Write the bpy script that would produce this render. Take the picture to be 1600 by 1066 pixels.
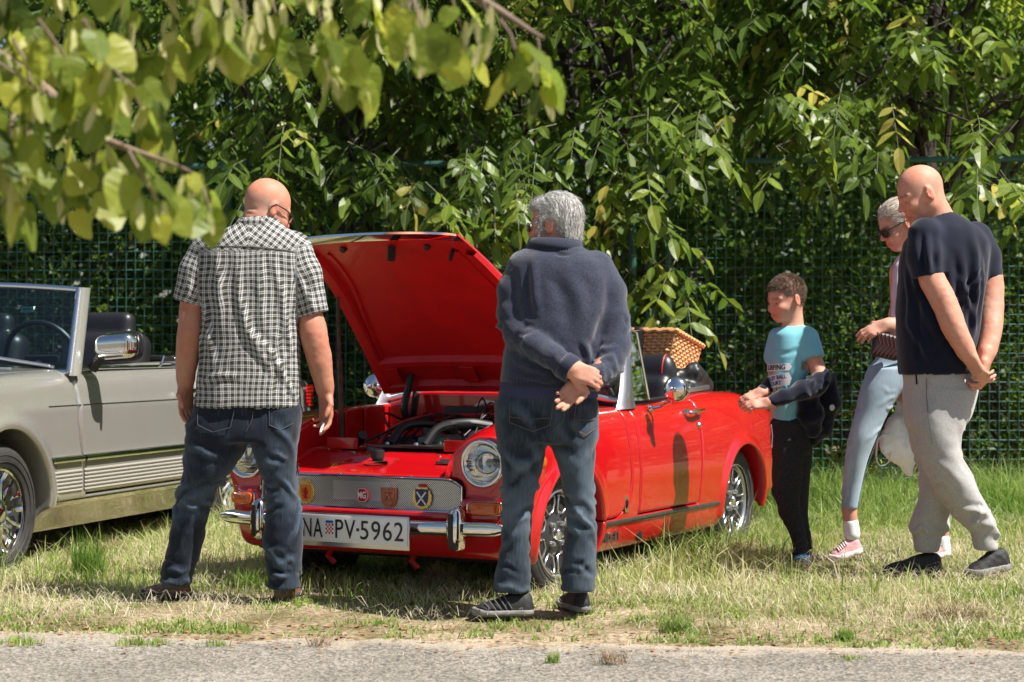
import bpy, bmesh, math, random
import numpy as np
from mathutils import Vector, Matrix

for _o in list(bpy.data.objects):
    bpy.data.objects.remove(_o)
SC = bpy.context.scene
COL = SC.collection
rng = np.random.default_rng(7)
random.seed(7)
R = math.radians

# ------------------------------------------------------------------ camera
F_PX, CAM_H, Y_HOR = 3000.0, 1.1, 540.0
cam_d = bpy.data.cameras.new('camera')
cam = bpy.data.objects.new('camera', cam_d)
COL.objects.link(cam)
cam.location = (0, 0, CAM_H)
cam.rotation_euler = (R(90) + math.atan((Y_HOR - 533) / F_PX), 0, 0)
cam_d.sensor_width = 36.0
cam_d.lens = 36.0 * F_PX / 1600.0
cam_d.clip_start = 0.05
cam_d.clip_end = 2000
cam_d.dof.use_dof = True
cam_d.dof.focus_distance = 8.3
cam_d.dof.aperture_fstop = 3.2
SC.camera = cam

# ------------------------------------------------------------------ sky + sun
SUN_EL, SUN_AZ = R(57), R(-24)          # azimuth measured from +X (right) towards -Y (camera side)
sd = Vector((math.cos(SUN_EL) * math.cos(SUN_AZ), math.cos(SUN_EL) * math.sin(SUN_AZ), math.sin(SUN_EL)))
W = bpy.data.worlds.new('World')
SC.world = W
W.use_nodes = True
wn = W.node_tree.nodes
wn.clear()
sky = wn.new('ShaderNodeTexSky')
sky.sky_type = 'NISHITA'
sky.sun_disc = False
sky.sun_elevation = SUN_EL
sky.sun_rotation = math.atan2(sd.x, sd.y)
sky.air_density = 1.0
sky.dust_density = 1.2
bg = wn.new('ShaderNodeBackground')
bg.inputs['Strength'].default_value = 0.055
wo = wn.new('ShaderNodeOutputWorld')
W.node_tree.links.new(sky.outputs[0], bg.inputs[0])
W.node_tree.links.new(bg.outputs[0], wo.inputs[0])
sl = bpy.data.lights.new('sun', 'SUN')
sl.energy = 5.0
sl.angle = R(0.53)
sl.color = (1.0, 0.95, 0.87)
sun = bpy.data.objects.new('sun', sl)
COL.objects.link(sun)
sun.rotation_euler = sd.to_track_quat('Z', 'Y').to_euler()
sun.location = (6, -4, 12)
SC.view_settings.view_transform = 'Standard'
SC.view_settings.look = 'None'
SC.view_settings.exposure = 0.88
SC.view_settings.gamma = 1.0
SC.view_settings.use_curve_mapping = False

# ------------------------------------------------------------------ materials
MATS = {}

def new_mat(name):
    m = bpy.data.materials.new(name)
    m.use_nodes = True
    nt = m.node_tree
    b = nt.nodes['Principled BSDF']
    MATS[name] = m
    return m, nt, b

def node(nt, typ, **kw):
    n = nt.nodes.new(typ)
    for k, v in kw.items():
        setattr(n, k, v)
    return n

def mat(name, col, rough=0.5, metal=0.0, var=0.0, vscale=20.0, bump=0.0, bscale=200.0, bdist=0.002,
        coat=0.0, spec=None, trans=0.0, detail=3.0, col2=None, coords='Object', sheen=0.0, stretch=None):
    m, nt, b = new_mat(name)
    b.inputs['Base Color'].default_value = (*col, 1)
    b.inputs['Roughness'].default_value = rough
    b.inputs['Metallic'].default_value = metal
    b.inputs['Coat Weight'].default_value = coat
    b.inputs['Coat Roughness'].default_value = 0.03
    b.inputs['Sheen Weight'].default_value = sheen
    if spec is not None:
        b.inputs['Specular IOR Level'].default_value = spec
    b.inputs['Transmission Weight'].default_value = trans
    tc = node(nt, 'ShaderNodeTexCoord')
    src = tc.outputs[coords]
    if stretch:
        mp = node(nt, 'ShaderNodeMapping')
        mp.inputs['Scale'].default_value = stretch
        nt.links.new(src, mp.inputs[0])
        src = mp.outputs[0]
    if var > 0 or col2 is not None:
        n = node(nt, 'ShaderNodeTexNoise')
        n.inputs['Scale'].default_value = vscale
        n.inputs['Detail'].default_value = detail
        n.inputs['Roughness'].default_value = 0.6
        nt.links.new(src, n.inputs['Vector'])
        r = node(nt, 'ShaderNodeValToRGB')
        c2 = col2 if col2 is not None else tuple(min(1, c * (1 + var)) for c in col)
        c1 = col if col2 is not None else tuple(c * (1 - var) for c in col)
        r.color_ramp.elements[0].position = 0.3
        r.color_ramp.elements[1].position = 0.7
        r.color_ramp.elements[0].color = (*c1, 1)
        r.color_ramp.elements[1].color = (*c2, 1)
        nt.links.new(n.outputs[0], r.inputs[0])
        nt.links.new(r.outputs[0], b.inputs['Base Color'])
    if bump > 0:
        n2 = node(nt, 'ShaderNodeTexNoise')
        n2.inputs['Scale'].default_value = bscale
        n2.inputs['Detail'].default_value = 4
        nt.links.new(src, n2.inputs['Vector'])
        bp = node(nt, 'ShaderNodeBump')
        bp.inputs['Strength'].default_value = bump
        bp.inputs['Distance'].default_value = bdist
        nt.links.new(n2.outputs[0], bp.inputs['Height'])
        nt.links.new(bp.outputs[0], b.inputs['Normal'])
    return m

def glass_mat(name, tint, rough=0.0, alpha=0.15):
    """thin pane: mostly transparent, with a clear reflection"""
    m, nt, b = new_mat(name)
    nt.nodes.remove(b)
    out = nt.nodes['Material Output']
    tr = node(nt, 'ShaderNodeBsdfTransparent')
    tr.inputs[0].default_value = (*tint, 1)
    gl = node(nt, 'ShaderNodeBsdfGlossy')
    gl.inputs['Roughness'].default_value = rough
    fr = node(nt, 'ShaderNodeFresnel')
    fr.inputs[0].default_value = 1.5
    ad = node(nt, 'ShaderNodeMath', operation='ADD')
    ad.inputs[1].default_value = alpha
    mx = node(nt, 'ShaderNodeMixShader')
    nt.links.new(fr.outputs[0], ad.inputs[0])
    nt.links.new(ad.outputs[0], mx.inputs[0])
    nt.links.new(tr.outputs[0], mx.inputs[1])
    nt.links.new(gl.outputs[0], mx.inputs[2])
    nt.links.new(mx.outputs[0], out.inputs[0])
    return m

def leaf_mat(name, c_lo, c_hi, trans_col, tw=0.45, rough=0.45, spec=0.4):
    """leaf: per-leaf colour from the attribute 'tone', light passing through"""
    m, nt, b = new_mat(name)
    out = nt.nodes['Material Output']
    at = node(nt, 'ShaderNodeAttribute', attribute_name='tone')
    r = node(nt, 'ShaderNodeValToRGB')
    r.color_ramp.elements[0].color = (*c_lo, 1)
    r.color_ramp.elements[1].color = (*c_hi, 1)
    nt.links.new(at.outputs['Fac'], r.inputs[0])
    nt.links.new(r.outputs[0], b.inputs['Base Color'])
    b.inputs['Roughness'].default_value = rough
    b.inputs['Specular IOR Level'].default_value = spec
    tl = node(nt, 'ShaderNodeBsdfTranslucent')
    r2 = node(nt, 'ShaderNodeMix', data_type='RGBA', blend_type='MULTIPLY')
    r2.inputs[0].default_value = 0.0
    nt.links.new(r.outputs[0], r2.inputs[6])
    rr = node(nt, 'ShaderNodeValToRGB')
    rr.color_ramp.elements[0].color = (*[c * .7 for c in trans_col], 1)
    rr.color_ramp.elements[1].color = (*trans_col, 1)
    nt.links.new(at.outputs['Fac'], rr.inputs[0])
    nt.links.new(rr.outputs[0], tl.inputs[0])
    mx = node(nt, 'ShaderNodeMixShader')
    mx.inputs[0].default_value = tw
    nt.links.new(b.outputs[0], mx.inputs[1])
    nt.links.new(tl.outputs[0], mx.inputs[2])
    nt.links.new(mx.outputs[0], out.inputs[0])
    return m

# ------------------------------------------------------------------ object helpers
def tag(o, label=None, cat=None, group=None, kind=None):
    if label: o['label'] = label
    if cat: o['category'] = cat
    if group: o['group'] = group
    if kind: o['kind'] = kind
    return o

def empty(name, loc=(0, 0, 0), rz=0.0, label=None, cat=None, group=None):
    o = bpy.data.objects.new(name, None)
    o.location = loc
    o.rotation_euler = (0, 0, rz)
    o.empty_display_size = 0.1
    COL.objects.link(o)
    return tag(o, label, cat, group)

def make_mesh(name, v, f, smooth=True, normals=None, attrs=None, mats=None, fmat=None):
    v = np.asarray(v, dtype=np.float32)
    me = bpy.data.meshes.new(name)
    if isinstance(f, np.ndarray):
        n, k = f.shape
        me.vertices.add(len(v))
        me.vertices.foreach_set('co', v.ravel())
        me.loops.add(n * k)
        me.polygons.add(n)
        me.loops.foreach_set('vertex_index', f.astype(np.int32).ravel())
        me.polygons.foreach_set('loop_start', np.arange(0, n * k, k, dtype=np.int32))
        me.update(calc_edges=True)
    else:
        me.from_pydata([tuple(map(float, p)) for p in v], [], f)
        me.update()
    me.polygons.foreach_set('use_smooth', np.full(len(me.polygons), bool(smooth)))
    if attrs:
        for an, av in attrs.items():
            av = np.asarray(av, dtype=np.float32)
            if av.ndim == 1:
                a = me.attributes.new(an, 'FLOAT', 'POINT'); a.data.foreach_set('value', av)
            else:
                a = me.attributes.new(an, 'FLOAT_VECTOR', 'POINT'); a.data.foreach_set('vector', av.ravel())
    if mats:
        for m in mats: me.materials.append(m)
    if fmat is not None:
        me.polygons.foreach_set('material_index', np.asarray(fmat, dtype=np.int32))
    if normals is not None:
        me.normals_split_custom_set_from_vertices(np.asarray(normals, dtype=np.float32))
    return me

def obj(name, me, parent=None, loc=None, rot=None):
    o = bpy.data.objects.new(name, me)
    COL.objects.link(o)
    if parent is not None: o.parent = parent
    if loc is not None: o.location = loc
    if rot is not None: o.rotation_euler = rot
    return o

def frame(z, x=None):
    """matrix with columns x,y,z from a z direction and an optional x hint"""
    z = np.asarray(z, float); z = z / np.linalg.norm(z)
    if x is None:
        x = np.array([1., 0, 0]) if abs(z[0]) < .9 else np.array([0, 1., 0])
    x = np.asarray(x, float); x = x - z * (x @ z); x = x / np.linalg.norm(x)
    return np.stack([x, np.cross(z, x), z], 1)

class MB:
    """collects shapes into one mesh"""
    def __init__(s):
        s.v = []; s.f = []; s.m = []; s.n = 0
    def add(s, v, f, mi=0):
        v = np.asarray(v, float).reshape(-1, 3)
        s.v.append(v)
        for q in f:
            s.f.append([int(i) + s.n for i in q]); s.m.append(mi)
        s.n += len(v)
        return s
    def box(s, c, size, rot=None, bev=0.0, mi=0, seg=2):
        bm = bmesh.new()
        bmesh.ops.create_cube(bm, size=1.0)
        for q in bm.verts: q.co = Vector((q.co.x * size[0], q.co.y * size[1], q.co.z * size[2]))
        if bev > 0:
            bmesh.ops.bevel(bm, geom=list(bm.edges), offset=min(bev, min(size) * .49), segments=seg, affect='EDGES', profile=.6)
        bm.verts.index_update()
        v = np.array([tuple(q.co) for q in bm.verts]); f = [[w.index for w in q.verts] for q in bm.faces]
        bm.free()
        if rot is not None: v = v @ np.asarray(rot).T
        return s.add(v + np.asarray(c, float), f, mi)
    def tube(s, pts, r, n=8, mi=0, caps=True, closed=False, flat=None):
        pts = np.asarray(pts, float); m = len(pts)
        r = np.full(m, r) if np.isscalar(r) else np.asarray(r, float)
        vs = []; prev = None
        for i in range(m):
            if closed: t = pts[(i + 1) % m] - pts[i - 1]
            else: t = pts[min(i + 1, m - 1)] - pts[max(i - 1, 0)]
            fr = frame(t, prev)
            prev = fr[:, 0]
            a = np.arange(n) * 2 * math.pi / n
            fl = 1.0 if flat is None else flat
            vs.append(pts[i] + r[i] * (np.outer(np.cos(a), fr[:, 0]) + fl * np.outer(np.sin(a), fr[:, 1])))
        f = []
        for i in range(m if closed else m - 1):
            j = (i + 1) % m
            for k in range(n):
                k2 = (k + 1) % n
                f.append((i * n + k, i * n + k2, j * n + k2, j * n + k))
        if caps and not closed:
            f.append(list(range(n))[::-1]); f.append([(m - 1) * n + k for k in range(n)])
        return s.add(np.concatenate(vs), f, mi)
    def lathe(s, prof, n=32, c=(0, 0, 0), M=None, mi=0, closed=False, a0=0, a1=2 * math.pi):
        """prof: (r, h) pairs turned round the local z axis"""
        prof = np.asarray(prof, float); m = len(prof)
        full = abs(a1 - a0 - 2 * math.pi) < 1e-6
        a = a0 + (a1 - a0) * np.arange(n) / (n if full else n - 1)
        v = np.stack([np.outer(prof[:, 0], np.cos(a)), np.outer(prof[:, 0], np.sin(a)), np.repeat(prof[:, 1:2], n, 1)], -1).reshape(-1, 3)
        f = []
        for i in range(m if closed else m - 1):
            j = (i + 1) % m
            for k in range(n if full else n - 1):
                k2 = (k + 1) % n
                f.append((i * n + k, i * n + k2, j * n + k2, j * n + k))
        if M is not None: v = v @ np.asarray(M).T
        return s.add(v + np.asarray(c, float), f, mi)
    def prism(s, poly, depth, c=(0, 0, 0), M=None, mi=0):
        """2-D polygon (local x,y) extruded 0..depth along local z"""
        p = np.asarray(poly, float); n = len(p)
        v = np.concatenate([np.c_[p, np.zeros(n)], np.c_[p, np.full(n, depth)]])
        f = [list(range(n))[::-1], [n + i for i in range(n)]] + [(i, (i + 1) % n, n + (i + 1) % n, n + i) for i in range(n)]
        if M is not None: v = v @ np.asarray(M).T
        return s.add(v + np.asarray(c, float), f, mi)
    def sheet(s, P, mi=0, close_u=False):
        """P: (n,m,3) grid of points"""
        P = np.asarray(P, float); n, m, _ = P.shape
        f = [(i * m + j, i * m + j + 1, ((i + 1) % n) * m + j + 1, ((i + 1) % n) * m + j) for i in range(n if close_u else n - 1) for j in range(m - 1)]
        return s.add(P.reshape(-1, 3), f, mi)
    def build(s, name, mats, parent=None, smooth=True, angle=40, loc=None, rot=None):
        if not isinstance(mats, (list, tuple)): mats = [mats]
        v = np.concatenate(s.v)
        me = make_mesh(name, v, s.f, smooth=smooth, mats=mats, fmat=s.m)
        if smooth and angle < 180: me.set_sharp_from_angle(angle=R(angle))
        return obj(name, me, parent, loc, rot)

def ellipse_pts(n, rx, ry, a0=0.0):
    a = a0 + np.arange(n) * 2 * math.pi / n
    return np.c_[rx * np.cos(a), ry * np.sin(a)]

def curve(xs, ys):
    """smooth interpolation through the given points (monotone cubic), vectorised"""
    xs = np.asarray(xs, float); ys = np.asarray(ys, float)
    o = np.argsort(xs); xs = xs[o]; ys = ys[o]
    h = np.diff(xs); dl = np.diff(ys) / h
    m = np.zeros(len(xs)); m[0] = dl[0]; m[-1] = dl[-1]
    for i in range(1, len(xs) - 1):
        if dl[i - 1] * dl[i] > 0:
            w1 = 2 * h[i] + h[i - 1]; w2 = h[i] + 2 * h[i - 1]
            m[i] = (w1 + w2) / (w1 / dl[i - 1] + w2 / dl[i])
    T = np.linspace(xs[0], xs[-1], 400)
    k = np.clip(np.searchsorted(xs, T) - 1, 0, len(h) - 1)
    t = (T - xs[k]) / h[k]
    V = (2 * t**3 - 3 * t**2 + 1) * ys[k] + (t**3 - 2 * t**2 + t) * h[k] * m[k] + (-2 * t**3 + 3 * t**2) * ys[k + 1] + (t**3 - t**2) * h[k] * m[k + 1]
    return lambda x: np.interp(x, T, V).astype(np.float32)

def spline(pts, n):
    """Catmull-Rom through points, n samples per span"""
    P = np.asarray(pts, float)
    P = np.vstack([2 * P[0] - P[1], P, 2 * P[-1] - P[-2]])
    out = []
    for i in range(1, len(P) - 2):
        t = np.linspace(0, 1, n, endpoint=False)[:, None]
        a, b, c, d = P[i - 1], P[i], P[i + 1], P[i + 2]
        out.append(.5 * (2 * b + (c - a) * t + (2 * a - 5 * b + 4 * c - d) * t**2 + (3 * b - a - 3 * c + d) * t**3))
    out.append(P[-2][None])
    return np.concatenate(out)

def sstep(a, b, x):
    t = np.clip((x - a) / (b - a), 0, 1)
    return t * t * (3 - 2 * t)

def vnoise(p, scale=1.0, seed=0):
    """smooth 3-D value noise in -1..1"""
    q = np.asarray(p, float) * scale + seed * 17.31
    i = np.floor(q).astype(np.int64); f = q - i
    f = f * f * (3 - 2 * f)
    def h(ix, iy, iz):
        n = (ix * 374761393 + iy * 668265263 + iz * 2147483647 + seed * 144665) & 0x7fffffff
        n = ((n ^ (n >> 13)) * 1274126177) & 0x7fffffff
        return ((n ^ (n >> 16)) & 0xffff) / 32767.5 - 1
    r = 0
    for dx in (0, 1):
        for dy in (0, 1):
            for dz in (0, 1):
                w = (f[..., 0] if dx else 1 - f[..., 0]) * (f[..., 1] if dy else 1 - f[..., 1]) * (f[..., 2] if dz else 1 - f[..., 2])
                r = r + w * h(i[..., 0] + dx, i[..., 1] + dy, i[..., 2] + dz)
    return r

# ------------------------------------------------------------------ implicit solids on a grid, meshed by surface nets
def smin(a, b, k):
    if k <= 0: return np.minimum(a, b)
    h = np.maximum(k - np.abs(a - b), 0) / k
    return np.minimum(a, b) - h * h * k * .25

def smax(a, b, k): return -smin(-a, -b, k)

class Grid:
    def __init__(s, lo, hi, h):
        s.lo = np.asarray(lo, float); s.h = h
        s.n = np.ceil((np.asarray(hi, float) - s.lo) / h).astype(int) + 1
        s.ax = [(s.lo[i] + h * np.arange(s.n[i])).astype(np.float32) for i in range(3)]
        s.d = np.full(s.n, .3, np.float32)
    def xyz(s):
        return s.ax[0][:, None, None], s.ax[1][None, :, None], s.ax[2][None, None, :]
    def reg(s, lo, hi, mg):
        a = np.clip(np.floor((np.asarray(lo) - mg - s.lo) / s.h).astype(int), 0, s.n)
        b = np.clip(np.ceil((np.asarray(hi) + mg - s.lo) / s.h).astype(int) + 1, 0, s.n)
        sl_ = tuple(slice(a[i], b[i]) for i in range(3))
        return sl_, s.ax[0][sl_[0]][:, None, None], s.ax[1][sl_[1]][None, :, None], s.ax[2][sl_[2]][None, None, :]
    def op(s, fn, lo, hi, k=0.0, sub=False):
        sl_, x, y, z = s.reg(lo, hi, k + 3 * s.h)
        if s.d[sl_].size == 0: return s
        v = fn(x, y, z)
        s.d[sl_] = smax(s.d[sl_], -v, k) if sub else smin(s.d[sl_], v, k)
        return s
    # primitives -------------------------------------------------
    def cap(s, a, b, ra, rb=None, k=0.0, sub=False):
        """tapered capsule"""
        a = np.asarray(a, float); b = np.asarray(b, float); rb = ra if rb is None else rb
        ab = b - a; L2 = float(ab @ ab) + 1e-12; rm = max(ra, rb)
        def fn(x, y, z):
            t = np.clip(((x - a[0]) * ab[0] + (y - a[1]) * ab[1] + (z - a[2]) * ab[2]) / L2, 0, 1)
            return np.sqrt((x - a[0] - t * ab[0])**2 + (y - a[1] - t * ab[1])**2 + (z - a[2] - t * ab[2])**2) - (ra + (rb - ra) * t)
        return s.op(fn, np.minimum(a, b) - rm, np.maximum(a, b) + rm, k, sub)
    def chain(s, pts, rs, k=0.01, sub=False):
        for i in range(len(pts) - 1): s.cap(pts[i], pts[i + 1], rs[i], rs[i + 1], k, sub)
        return s
    def ell(s, c, r, M=None, k=0.0, sub=False):
        """ellipsoid, M columns = its axes"""
        c = np.asarray(c, float); r = np.asarray(r, float); rm = r.max(); r0 = r.min()
        M = np.eye(3) if M is None else np.asarray(M)
        def fn(x, y, z):
            X, Y, Z = x - c[0], y - c[1], z - c[2]
            q = [(X * M[0, i] + Y * M[1, i] + Z * M[2, i]) / r[i] for i in range(3)]
            k0 = np.sqrt(q[0]**2 + q[1]**2 + q[2]**2) + 1e-6
            k1 = np.sqrt((q[0] / r[0])**2 + (q[1] / r[1])**2 + (q[2] / r[2])**2) + 1e-6
            return k0 * (k0 - 1) / k1
        return s.op(fn, c - rm, c + rm, k, sub)
    def rbox(s, c, half, rad=0.0, M=None, k=0.0, sub=False):
        c = np.asarray(c, float); half = np.asarray(half, float); rm = float(np.linalg.norm(half))
        M = np.eye(3) if M is None else np.asarray(M)
        ext = np.abs(M) @ half
        def fn(x, y, z):
            X, Y, Z = x - c[0], y - c[1], z - c[2]
            q = [np.abs(X * M[0, i] + Y * M[1, i] + Z * M[2, i]) - half[i] + rad for i in range(3)]
            o = np.sqrt(sum(np.maximum(a, 0)**2 for a in q))
            return o + np.minimum(np.maximum(np.maximum(q[0], q[1]), q[2]), 0) - rad
        return s.op(fn, c - ext, c + ext, k, sub)
    def plane(s, p, n, k=0.0, lo=None, hi=None):
        """keep only the side opposite to n"""
        p = np.asarray(p, float); n = np.asarray(n, float); n = n / np.linalg.norm(n)
        lo = s.lo if lo is None else lo; hi = s.lo + s.h * s.n if hi is None else hi
        sl_, x, y, z = s.reg(lo, hi, 0)
        s.d[sl_] = smax(s.d[sl_], (x - p[0]) * n[0] + (y - p[1]) * n[1] + (z - p[2]) * n[2], k)
        return s
    def zloft(s, rows, n=2.3, k=0.0, cap=0.02, sub=False, rot=0.0):
        """stack of super-ellipses; rows: (z, cx, cy, rx, ry)"""
        r = np.asarray(sorted(rows, key=lambda q: q[0]), float)
        zs = r[:, 0]
        fs = [curve(zs, r[:, i]) for i in range(1, 5)]
        ca, sa = math.cos(rot), math.sin(rot)
        def fn(x, y, z):
            cx, cy, rx, ry = [f(z) for f in fs]
            X = x - cx; Y = y - cy
            if rot: X, Y = X * ca + Y * sa, -X * sa + Y * ca
            q = (np.abs(X / rx)**n + np.abs(Y / ry)**n + 1e-9)**(1.0 / n)
            dd = (q - 1) * np.minimum(rx, ry)
            e = np.maximum(zs[0] - z, z - zs[-1])
            return smax(dd, e + 0 * dd, cap)
        m = max(r[:, 3].max(), r[:, 4].max())
        lo = np.array([r[:, 1].min() - m, r[:, 2].min() - m, zs[0]]); hi = np.array([r[:, 1].max() + m, r[:, 2].max() + m, zs[-1]])
        return s.op(fn, lo, hi, k, sub)
    def limb(s, pts, rx, ry, k=0.02, hint=(0, 1, 0), sub=False):
        """elliptical tapered segments along a path; hint = direction of the ry axis"""
        pts = np.asarray(pts, float)
        for i in range(len(pts) - 1):
            a, b = pts[i], pts[i + 1]; ab = b - a; L = np.linalg.norm(ab); 
            if L < 1e-6: continue
            M = frame(ab, np.cross(np.asarray(hint, float), ab)); ra = (rx[i], ry[i]); rb = (rx[i + 1], ry[i + 1])
            rm = max(*ra, *rb)
            def fn(x, y, z):
                X, Y, Z = x - a[0], y - a[1], z - a[2]
                u = X * M[0, 0] + Y * M[1, 0] + Z * M[2, 0]; v = X * M[0, 1] + Y * M[1, 1] + Z * M[2, 1]; w = X * M[0, 2] + Y * M[1, 2] + Z * M[2, 2]
                t = np.clip(w / L, 0, 1); e = w - t * L
                qx = ra[0] + (rb[0] - ra[0]) * t; qy = ra[1] + (rb[1] - ra[1]) * t; qm = np.minimum(qx, qy)
                return (np.sqrt((u / qx)**2 + (v / qy)**2 + (e / qm)**2) - 1) * qm
            s.op(fn, np.minimum(a, b) - rm, np.maximum(a, b) + rm, k, sub)
        return s
    # meshing ----------------------------------------------------
    def mesh(s, D=None):
        d = s.d if D is None else D
        d = np.pad(d, 1, constant_values=.3)
        ng = d < 0
        c = [(i, j, k) for i in (0, 1) for j in (0, 1) for k in (0, 1)]
        n = np.array(d.shape)
        cnt = np.zeros(n - 1, np.int8)
        for i, j, k in c: cnt += ng[i:n[0] - 1 + i, j:n[1] - 1 + j, k:n[2] - 1 + k]
        act = (cnt > 0) & (cnt < 8)
        I = np.argwhere(act)
        idx = np.full(act.shape, -1, np.int32); idx[act] = np.arange(len(I), dtype=np.int32)
        cv = {q: d[I[:, 0] + q[0], I[:, 1] + q[1], I[:, 2] + q[2]] for q in c}
        ps = np.zeros((len(I), 3)); pc = np.zeros(len(I))
        for a in c:
            for ax in range(3):
                if a[ax]: continue
                b = list(a); b[ax] = 1; b = tuple(b)
                da, db = cv[a], cv[b]
                m = (da < 0) != (db < 0)
                t = da / np.where(m, da - db, 1)
                p = np.array(a, float)[None].repeat(len(I), 0); p[:, ax] += t
                ps[m] += p[m]; pc[m] += 1
        loc = ps / pc[:, None]
        V = s.lo + s.h * (I - 1 + loc)
        Q = []
        for ax in range(3):
            sh = [slice(None)] * 3
            lo_ = list(sh); hi_ = list(sh); lo_[ax] = slice(0, -1); hi_[ax] = slice(1, None)
            A = ng[tuple(lo_)]; B = ng[tuple(hi_)]
            E = np.argwhere(A != B)
            u, v = (ax + 1) % 3, (ax + 2) % 3
            E = E[(E[:, u] > 0) & (E[:, v] > 0) & (E[:, u] < n[u] - 1) & (E[:, v] < n[v] - 1)]
            sgn = A[E[:, 0], E[:, 1], E[:, 2]]
            def cell(du, dv):
                T = E.copy(); T[:, u] -= du; T[:, v] -= dv
                return idx[T[:, 0], T[:, 1], T[:, 2]]
            q = np.stack([cell(1, 1), cell(0, 1), cell(0, 0), cell(1, 0)], 1)
            q[~sgn] = q[~sgn][:, ::-1]
            Q.append(q)
        Q = np.concatenate(Q)
        # normals: central differences at the eight corners, blended
        g = np.zeros((len(I), 3))
        for q in c:
            w = np.prod([loc[:, a] if q[a] else 1 - loc[:, a] for a in range(3)], axis=0)
            P = I + np.array(q)
            for a in range(3):
                p1 = P.copy(); p0 = P.copy(); p1[:, a] = np.minimum(p1[:, a] + 1, n[a] - 1); p0[:, a] = np.maximum(p0[:, a] - 1, 0)
                g[:, a] += w * (d[p1[:, 0], p1[:, 1], p1[:, 2]] - d[p0[:, 0], p0[:, 1], p0[:, 2]])
        g /= np.linalg.norm(g, axis=1, keepdims=True) + 1e-9
        return V, Q, g
# ------------------------------------------------------------------ pixel -> place helper (distance always given by what the thing stands on)
def at(px, py, dist):
    return np.array([(px - 800.0) * dist / F_PX, dist, CAM_H - (py - Y_HOR) * dist / F_PX])

def edge_d(X): return 7.18 - .117 * X
def gz(X, Y):
    """height of the grass verge"""
    X = np.asarray(X, float); Y = np.asarray(Y, float)
    e = Y - edge_d(X) - .13 * vnoise(np.stack([X, Y * .3, 0 * X], -1), 1.7, 5) - .09 * vnoise(np.stack([X, Y, 0 * X], -1), 6, 6)
    base = -.03 + .055 * sstep(-.45, .30, e) + .025 * sstep(.2, .9, e)
    base = base + .05 * sstep(.9, 2.0, X) * sstep(.3, 1.2, e) + .03 * sstep(2.5, 4.5, e)
    return base + sstep(0, .6, e) * (.012 * vnoise(np.stack([X, Y, 0 * X], -1), 2.2, 8) + .008 * vnoise(np.stack([X, Y, 0 * X], -1), 7, 9))
# ================================================================== RED ROADSTER
M_RED = mat('red_paint', (0.50, 0.0035, 0.007), 0.25, coat=1.0, var=0.04, vscale=3, bump=0.02, bscale=60, bdist=.001)
M_REDIN = mat('red_inner_paint', (0.50, 0.006, 0.008), 0.45, coat=0.3, var=0.15, vscale=6)
M_CHROME = mat('chrome', (0.80, 0.80, 0.80), 0.07, 1.0, bump=.03, bscale=30, bdist=.001)
M_ALU = mat('satin_aluminium', (0.62, 0.63, 0.65), 0.34, 1.0, var=.06, vscale=12)
M_BLACK = mat('black_trim', (0.012, 0.012, 0.013), 0.45, var=.3, vscale=14)
M_UNDER = mat('underbody_black', (0.010, 0.010, 0.010), 0.85, var=.4, vscale=9)
M_RUBBER = mat('tyre_rubber', (0.028, 0.027, 0.026), 0.72, var=.35, vscale=18, bump=.25, bscale=120)
M_LEATHER = mat('black_leather', (0.014, 0.014, 0.016), 0.38, bump=.15, bscale=260, bdist=.001)
M_WHITE = mat('white_enamel', (0.78, 0.78, 0.75), 0.35)
M_PLATE = mat('plate_white', (0.80, 0.80, 0.79), 0.28, var=.03, vscale=9)
M_BLUE = mat('plate_blue', (0.01, 0.09, 0.42), 0.35)
M_INK = mat('plate_black', (0.01, 0.01, 0.01), 0.4)
M_AMBER = mat('amber_lens', (0.62, 0.10, 0.005), 0.12, coat=.6, spec=.6)
M_STEELGREY = mat('grey_steel', (0.20, 0.20, 0.20), 0.35, 0.9, var=.2, vscale=20)
M_WHEELDK = mat('wheel_dark', (0.035, 0.036, 0.038), 0.4, 0.2)
M_WHEELSI = mat('wheel_silver', (0.55, 0.56, 0.57), 0.28, 0.9)
M_HOSE = mat('black_hose', (0.012, 0.012, 0.013), 0.5)
M_ENGGREEN = mat('engine_green', (0.10, 0.16, 0.13), 0.4, var=.2, vscale=20)
M_RUST = mat('rusty_rod', (0.10, 0.045, 0.025), 0.7, .3, var=.4, vscale=30)
M_GLASS = glass_mat('car_glass', (0.78, 0.84, 0.82), 0.0, 0.02)
M_LENS = mat('headlamp_glass', (0.92, 0.94, 0.95), 0.03, trans=0.0, coat=1.0)
M_GOLD = mat('badge_gold', (0.75, 0.52, 0.18), 0.3, .8)
M_COPPER = mat('badge_copper', (0.45, 0.17, 0.09), 0.4, .7, var=.3, vscale=60, bump=.5, bscale=90)
M_BADGERED = mat('badge_red', (0.42, 0.01, 0.015), 0.3)
M_ORANGE = mat('badge_orange', (0.75, 0.22, 0.01), 0.3)
M_NAVY = mat('badge_navy', (0.012, 0.02, 0.09), 0.3)
M_REDPIPE = mat('red_piping', (0.40, 0.012, 0.015), 0.5)
M_BROWNLEAF = mat('dry_leaf_brown', (0.26, 0.13, 0.06), 0.8, var=.4, vscale=40)

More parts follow.
